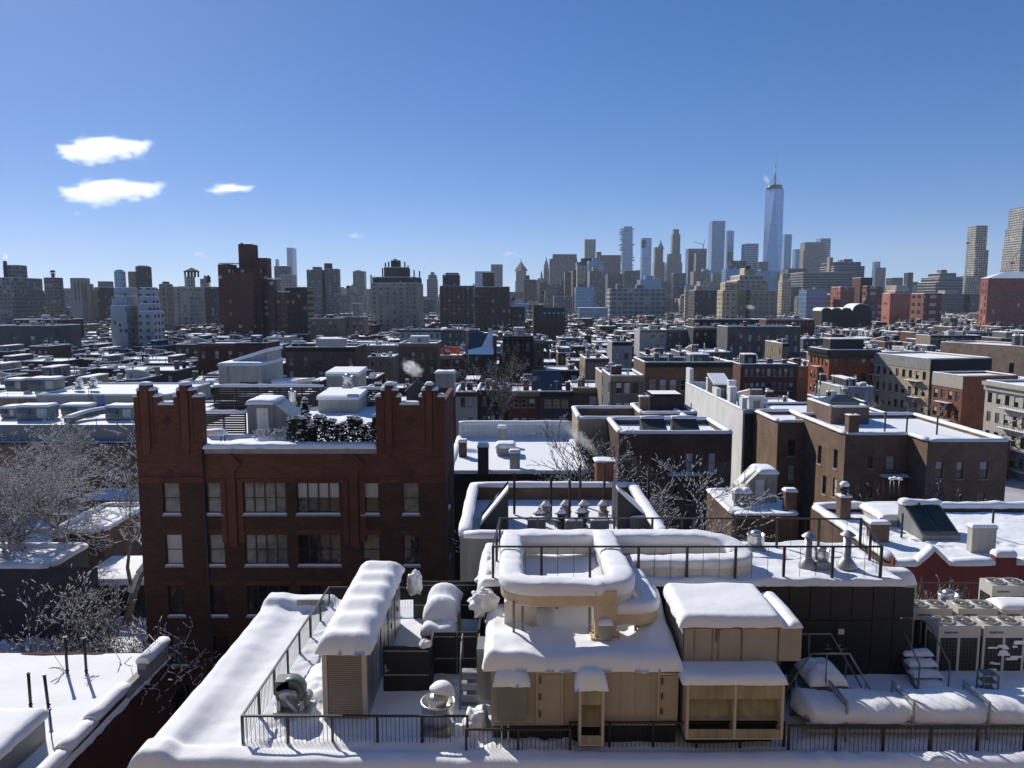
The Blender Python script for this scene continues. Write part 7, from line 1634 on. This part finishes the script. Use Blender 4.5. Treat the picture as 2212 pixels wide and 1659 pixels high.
tower('red brick factory with wide loft windows and a roof block', [(1846, 1908, 618, FCm('factory', (.17, .055, .042), bay=8, flo=6, wu=.7, wv=.5, lit=.4)), (1795, 1846, 620, F_REDW, -1), (1841, 1885, 600, W_RD, 10)], 720, 30); tower('cream office block at the foot of the terraced offices', [(1756, 1794, 638, FCm('cream_off', (.50, .44, .31), bay=3.2, flo=4.5, wu=.45, wv=.6)), (1722, 1755, 640, F_BRN, 3)], 760, 20)
X0, X1, Y, z = px_rect(1776, 1884, 672, 0, 20, 560); T = thing('arched_hall', 'dark brick hall with a scalloped snowy roofline', 'hall', ((X0 + X1) / 2, Y, 0)); o = ((X0 + X1) / 2, Y, 0); b = MB(); s = MB(); b.box(X0, X1, Y, Y + 18, 0, z)
for x0, x1, h in ((0, .2, 2), (.2, .4, 2), (.4, .6, 2), (.62, .98, 5)):
    a, e = X0 + (X1 - X0) * x0, X0 + (X1 - X0) * x1; pr_ = [(a + (e - a) * (.5 - .5 * cos(pi * k / 12)), z + h * sin(pi * k / 12)) for k in range(13)]; b.extr(pr_, 'y', Y, Y + 18); s.extr([(p[0], p[1] + .05) for p in pr_] + [(p[0], p[1] + .6) for p in reversed(pr_)], 'y', Y + 1, Y + 17.8)
b.build('wall', [W_DK], T, o); s.build('roof_snow', [SNOWF], T, o); OCC.append((X0, X1, Y, Y + 18))
tower('grey concrete loft block with a grid of big windows', [(1311, 1436, 624, FCm('loftgrid', (.33, .33, .31), (.05, .055, .06), 6.5, 5.2, .76, .6, .2, .1)), (1330, 1345, 614, W_TN, 8), (1372, 1390, 616, W_GY, 9)], 900, 30)
tower('dark brown warehouse with pale arrow shaped piers', [(1487, 1556, 627, F_DARK), (1478, 1487, 627, F_TAN, 1), (1500, 1518, 618, W_TN, 12)], 800, 30); tower('green glass low office block right of the limestone tower', [(1450, 1482, 590, F_GLASSD)], 1700); tower('dim grey block below the dark federal slab', [(1195, 1236, 640, F_GREY)], 1000); tower('black water front shed like office under the jumbled tower', [(1345, 1382, 585, F_GLASSD)], 1700)
FB = MB(); rr = random.Random(9); fm = [F_GREY, F_FED, F_GLASS, F_BEIGE, F_STONE, F_BRICKG, F_GLASSD, SNOWF]
for i in range(620):
    Y = rr.uniform(720, 2700); x = rr.uniform(-.7, .72) * Y; px = PCX + FOC * x / Y
    w = rr.uniform(14, 42); lim = 24 + rr.random() ** 2 * 26
    if 1150 < px < 1800 and Y > 1100: lim += rr.random() ** 2 * 60
    elif Y > 1500: lim += rr.random() ** 2 * 30
    if clear(x, x + w, Y, Y + w, 0):
        k = rr.randrange(7); FB.box(x, x + w, Y, Y + w, 0, lim, k, 7)
        if rr.random() < .6: q = rr.uniform(.2, .5) * w; xx = x + rr.uniform(0, w - q); FB.box(xx, xx + q, Y + 2, Y + 2 + q, lim, lim + rr.uniform(2, 7), rr.randrange(7), 7)
        OCC.append((x, x + w, Y, Y + w))
for i in range(46):
    Y = rr.uniform(2400, 3000); px = rr.uniform(1170, 1830); x = (px - PCX) / FOC * Y; w = rr.uniform(16, 36); h = rr.uniform(80, 165)
    if clear(x, x + w, Y, Y + w, 0): FB.box(x, x + w, Y, Y + w, 0, h, rr.choice((0, 1, 2, 2, 4, 6)), None); OCC.append((x, x + w, Y, Y + w))
tag(FB.build('distant_city', fm), kind='stuff')
# ------------------------------------------------------------------ bare winter trees
def bare_tree(label, x, y, z, h, seed, spread=.55, levels=5, r0=None, snow=.5, kids=(2, 3), lean=(0, 0), mat=None, name='bare_tree', upright=.35, first=.28, group=None, stems=1, twig=.016, snowt=1.0, wob=.16):
    r = random.Random(seed); T = thing(name, label, 'tree', (x, y, z), 0, group); tr = MB(); cr = MB(); sn = MB(); r0 = r0 or h * .022
    def seg(a, b, ra, rb, lv):
        m = tr if ra > r0 * .22 else cr; m.cyl(a, b, ra, rb, 7 if lv < 1 else (5 if lv < 3 else 3), 0, True, False)
        d = (b - a).normalized()
        if snow and r.random() < (snow if lv < 5 else snow * .55) * (1.3 if abs(d.z) < .75 else .5) and abs(d.z) < .95:
            up = Vector((0, 0, 1)) - d * d.z; up.normalize(); q = max(ra * .75, .024) * (snowt * 1.15 if ra > twig * 1.5 else min(snowt, 1.25)); o = up * (ra * .55 + q * .35)
            t0, t1 = (0, 1) if ra > .05 else (r.uniform(0, .3), r.uniform(.6, 1)); p0 = a + (b - a) * t0; p1 = a + (b - a) * t1
            sn.cyl(p0 + o, p1 + o, q, q * .8, 5 if ra > .04 else 4, 0, True, True)
    def grow(p, d, L, ra, lv):
        n = 4 if lv < 3 else 3; q = p; dd = d
        re = ra * (.55 if lv else .6)
        for i in range(n):
            dd = (dd + Vector((r.gauss(0, wob), r.gauss(0, wob), r.gauss(0, wob * .65) + .06 * upright))).normalized()
            e = q + dd * (L / n); rr0 = ra + (re - ra) * i / n; rr1 = ra + (re - ra) * (i + 1) / n
            seg(q, e, max(rr0, twig), max(rr1, twig), lv); q = e
            if lv < levels and i >= 1 and r.random() < (.6 if lv < 3 else .42): side(q, dd, L, rr1, lv)
        if lv < levels:
            for _ in range(r.randint(*kids)): side(q, dd, L, re, lv, .7)
    def side(q, dd, L, ra, lv, k=1.0):
        a = dd.orthogonal().normalized(); b = dd.cross(a); t = r.uniform(0, 2 * pi); s_ = spread * r.uniform(.6, 1.3) * k
        nd = (dd + (a * cos(t) + b * sin(t)) * s_ * 1.4 + Vector((0, 0, upright * .35))).normalized()
        grow(q, nd, L * r.uniform(.55, .82), ra * r.uniform(.6, .85), lv + 1)
    for k in range(stems):
        d = Vector((lean[0] + (r.uniform(-.35, .35) if stems > 1 else 0), lean[1] + (r.uniform(-.2, .2) if stems > 1 else 0), 1)).normalized()
        grow(Vector((r.uniform(-.3, .3) * (stems > 1), r.uniform(-.3, .3) * (stems > 1), -.3)), d, h * first, r0, 0)
    if tr.v: tr.build('trunk', [mat or BARK], T)
    if cr.v: cr.build('crown', [mat or BARK], T)
    if sn.v: sn.build('snow', [TSNOW], T)
    return T
def tp(x, y, Y): return V(x, y, Y).x
bare_tree('big spreading plane tree thickly lined with snow at the frame edge', tp(205, 1180, 66), 66, 5, 18, 3, .7, 6, .55, .95, (2, 3), (-.3, 0), BARKP, upright=.22, first=.34, snowt=1.25)
bare_tree('snow lined plane tree rising beside the tall brick building', tp(262, 1180, 65), 65, 5, 18, 8, .6, 6, .4, .95, (2, 3), (.02, 0), BARKP, upright=.3, first=.36, snowt=1.25)
bare_tree('snow laden plane tree half outside the frame edge', tp(15, 1100, 70), 70, 5, 18, 14, .7, 6, .5, .95, (2, 3), (.15, 0), BARKP, upright=.22, first=.34, snowt=1.25)
bare_tree('snow crusted plane tree behind the two front ones, against the grey metal wall', tp(120, 1000, 84), 84, 5, 17, 21, .7, 6, .35, .9, (2, 3), (0, 0), BARKP, upright=.2, first=.3, snowt=1.25)
bare_tree('small crooked tree with lumps of snow against the brick building foot', tp(415, 1450, 46.5), 46.5, 3.5, 13, 5, .75, 4, .2, .75, (2, 2), (.08, 0), BARK, first=.4, snowt=1.7, wob=.3)
for i, (x, Y, h, lab) in enumerate(((25, 47, 12, 'thin many stemmed sapling nearest the frame edge above the near snow roof'), (85, 49, 12.5, 'thin many stemmed sapling with snow knots in the shaded yard'), (180, 50, 9, 'low spreading snow knotted bush right of the thin saplings'), (260, 48, 10, 'snow knotted bush by the brick building corner'))):
    bare_tree(lab, tp(x, 1400, Y), Y, 4.5, h, 31 + i, .5, 4, .07, .42, (2, 2), (.1, 0), BARK, 'bare_shrub', .5, .34, None, 4, .014, 1.3, .24)
bare_tree('tall vase shaped bare tree before the navy and red row houses', tp(1068, 925, 124), 124, 4, 22, 41, .42, 6, .42, .55, (2, 3), (0, 0), BARK, upright=.55, first=.3)
bare_tree('bare tree with snowy forks between the low dark house and the terrace', tp(1246, 1060, 63), 63, 6, 21, 45, .55, 5, .27, .75, (2, 2), (-.12, 0), BARK, upright=.3, first=.3, snowt=1.6, twig=.022, wob=.2)
bare_tree('bare tree leaning right in front of the tan stucco flank', tp(1318, 1075, 62), 62, 6, 19, 53, .55, 5, .26, .75, (2, 2), (.22, 0), BARK, upright=.25, first=.3, snowt=1.6, twig=.022, wob=.2)
bare_tree('smaller bare tree at the corner of the brick tower and the low dark house', tp(1050, 1060, 60), 60, 8, 14, 57, .55, 4, .16, .6, (2, 3), (0, 0), BARK, first=.34, snowt=1.3)
bare_tree('little tree dotted with snow puffs in front of the peeling brown house', tp(1430, 1090, 58), 58, 10, 14, 61, .6, 4, .13, .8, (2, 3), (.05, 0), BARK, first=.36, snowt=1.9)
bare_tree('faint bare tree before the stepped brown house front', tp(2080, 1085, 64), 64, 7, 12, 66, .5, 4, .14, .25, (2, 3), (0, 0), BARK, first=.35)
bare_tree('faint bare tree at the recessed front of the stepped brown house', tp(1900, 1080, 66), 66, 7, 11.5, 68, .5, 4, .13, .25, (2, 3), (0, 0), BARK, first=.35)
bare_tree('small bare tree in front of the dark red gabled wall', tp(2010, 1260, 39.5), 39.5, 12, 8, 71, .45, 4, .1, .1, (2, 2), (0, 0), BARKP, first=.4)
for i, (x, Y, h, lab) in enumerate(((1612, 168, 15, 'pale bare street tree left of the orange red tenement, first of the clump'), (1645, 172, 14, 'pale bare street tree in the middle of the clump before the red row'), (1690, 165, 15, 'pale bare street tree nearest the orange red tenement'), (1840, 150, 14, 'pale bare tree at the foot of the orange red tenement'), (1868, 156, 14, 'pale bare tree between the orange and the cream tenement'), (690, 196, 13, 'dark bare tree in front of the brown apartment house'), (655, 190, 12, 'dark bare tree at the left corner of the brown apartment house'), (1985, 165, 13, 'pale bare tree between the cream and the narrow red tenement'), (1480, 128, 15, 'bare tree in the gap behind the dark brick roof block'), (2020, 300, 16, 'pale bare tree before the carved tan stone row'), (1890, 290, 16, 'bare tree among the snowy roofs right of the orange tenement'), (606, 110, 14, 'bare shrubby tree left of the pale stucco roof house'))):
    bare_tree(lab, tp(x, 830, Y), Y, 3, h, 80 + i, .6, 4 if Y > 150 else 5, .22, .3, (2, 3), (0, 0), BARKP if lab.startswith('pale') else BARK, upright=.3, first=.3, twig=.022)
bare_tree('tan leaved tree by the pointed dark turret', tp(675, 740, 330), 330, 3, 17, 99, .8, 5, .3, 0, (2, 3), (0, 0), M('dry_leaf', (.20, .14, .08), .9, var=.3), upright=.1, first=.25, twig=.05)
conifer('young snow speckled conifer between the white and brick flanks', tp(1590, 1040, 76), 76, 6, 9.5, 6, 1.6, .12, 700)
conifer('snowy conifer on the roof behind the lantern notch', tp(880, 840, 72), 72, 23, 3.4, 7, .8, .3, 500)
for i, x in enumerate((566, 608)): bare_tree(['twiggy snow dotted shrub on the roof terrace before the grey bulkhead', 'twiggy snow dotted shrub near the end of the roof hedge'][i], tp(x, 950, 53.5), 53.5, GZ, 1.7, 120 + i, .6, 3, .03, .9, (2, 3), (0, 0), BARK, 'bare_shrub', .4, .35, None, 3, .01, 2.0)

# ------------------------------------------------------------------ clouds, steam, haze
def vol_mat(name, dens, scale, thr, gain, col=(1, 1, 1), aniso=.35, soft=1.0, detail=5, stretch=(1, 1, 1), off=0.0):
    m = bpy.data.materials.new(name); m.use_nodes = True; nt = m.node_tree; nt.nodes.clear(); N = nt.nodes.new; L = nt.links.new
    out = N('ShaderNodeOutputMaterial'); v = N('ShaderNodeVolumePrincipled'); v.inputs['Color'].default_value = (*col, 1); v.inputs['Anisotropy'].default_value = aniso
    tc = N('ShaderNodeTexCoord'); n = N('ShaderNodeTexNoise'); n.inputs['Scale'].default_value = scale; n.inputs['Detail'].default_value = detail; n.inputs['Roughness'].default_value = .62
    m0 = N('ShaderNodeMapping'); m0.inputs['Scale'].default_value = stretch; m0.inputs['Location'].default_value = (off * 7.3, off * 3.1, off * 11.7); L(tc.outputs['Object'], m0.inputs[0]); L(m0.outputs[0], n.inputs['Vector'])
    g = N('ShaderNodeTexGradient'); g.gradient_type = 'SPHERICAL'; mp = N('ShaderNodeMapping'); mp.vector_type = 'POINT'
    L(tc.outputs['Generated'], mp.inputs[0]); mp.inputs['Location'].default_value = (-1, -1, -1); mp.inputs['Scale'].default_value = (2, 2, 2)
    L(mp.outputs[0], g.inputs[0])
    a = N('ShaderNodeMath'); a.operation = 'MULTIPLY_ADD'; L(g.outputs[1], a.inputs[0]); a.inputs[1].default_value = soft; a.inputs[2].default_value = -thr
    s = N('ShaderNodeMath'); s.operation = 'ADD'; L(a.outputs[0], s.inputs[0]); L(n.outputs[0], s.inputs[1])
    k = N('ShaderNodeMath'); k.operation = 'MULTIPLY'; L(s.outputs[0], k.inputs[0]); k.inputs[1].default_value = gain; k.use_clamp = True
    d = N('ShaderNodeMath'); d.operation = 'MULTIPLY'; L(k.outputs[0], d.inputs[0]); d.inputs[1].default_value = dens
    L(d.outputs[0], v.inputs['Density']); L(v.outputs[0], out.inputs['Volume'])
    return m
def cloud(label, x, y, w, h, Y, seed, dens=.010, thr=.80, gain=3.6, name='cloud', soft=.62):
    c = V(x, y, Y); W = w / FOC * Y; H = h / FOC * Y
    b = MB(); b.box(-W / 2, W / 2, -W * .22, W * .22, -H / 2, H / 2)
    o = b.build(name, [vol_mat('cloud_%d' % seed, dens, 6.0 / W, thr, gain, aniso=.72, detail=7, stretch=(1, 1, 1.7), off=seed, soft=soft)]); o.location = c
    return tag(o, label, 'cloud')
cloud('upper of the two stacked white clouds, lens shaped with a bright top', 210, 321, 360, 92, 6000, 1)
cloud('lower of the two stacked white clouds, wider and ragged below', 226, 412, 400, 92, 6000, 2)
cloud('thin streak cloud to the right of the two stacked ones', 490, 407, 190, 42, 6200, 3)
cloud('small faint cloud above the lone tower', 766, 508, 70, 28, 6800, 4, .007)
cloud('tiny cloud scrap low over the bell tower', 429, 549, 56, 22, 6800, 5, .008)
cloud('small low cloud left of the dark federal slab', 1100, 548, 80, 24, 6800, 6, .009)
cloud('tiny wisp right under the stacked clouds', 164, 460, 34, 18, 6400, 7, .006)
def steam(label, p0, p1, r, seed, dens):
    p0 = Vector(p0); p1 = Vector(p1); L = (p1 - p0).length; b = MB(); b.lathe((0, 0, 0), [(.02, -.5)] + [(cos(t), .5 * sin(t)) for t in [radians(-70 + 20 * i) for i in range(8)]] + [(.02, .5)], 14)
    b.v = [(v[0] * r, v[1] * r, v[2] * L * 1.15) for v in b.v]
    o = b.build('steam_plume', [vol_mat('steam_%d' % seed, dens, 3.2 / r, .75, 3.0, soft=.75)]); o.location = (p0 + p1) / 2; o.rotation_euler = (p1 - p0).to_track_quat('Z', 'Y').to_euler()
    return tag(o, label, 'steam')
Ys = 92; steam('long white steam plume drifting left above the right brick tower', V(918, 815, Ys), V(864, 778, Ys), 1.4, 1, 1.6)
steam('thin steam rising from the red chimney behind the terrace', CHIM_TOP, CHIM_TOP + Vector((-2.6, .5, 2.2)), .55, 2, 1.3)
steam('little steam cloud beside the tallest skyscraper mast', V(1665, 402, 2700), V(1648, 375, 2700), 14, 3, .05)
steam('steam puff over the far left chimney', V(11, 563, 640), V(14, 546, 640), 2.6, 4, .5)
steam('steam puff in front of the tan stepped apartment block', V(1636, 668, 540), V(1608, 660, 540), 3.0, 5, .35)
print('POLYS', sum(len(o.data.polygons) for o in bpy.data.objects if o.type == 'MESH'))
hz = MB(); hz.box(-7000, 7000, -100, 9000, -2, 620); hb = hz.build('haze', [])
mh = bpy.data.materials.new('haze_air'); mh.use_nodes = True; mh.node_tree.nodes.clear()
ho = mh.node_tree.nodes.new('ShaderNodeOutputMaterial'); hv = mh.node_tree.nodes.new('ShaderNodeVolumePrincipled'); hv.inputs['Color'].default_value = (.80, .88, 1.0, 1); hv.inputs['Density'].default_value = .00005; hv.inputs['Anisotropy'].default_value = .1
mh.node_tree.links.new(hv.outputs[0], ho.inputs['Volume']); hb.data.materials.append(mh); tag(hb, 'thin blue haze between the near roofs and the far skyline', 'haze', kind='stuff')
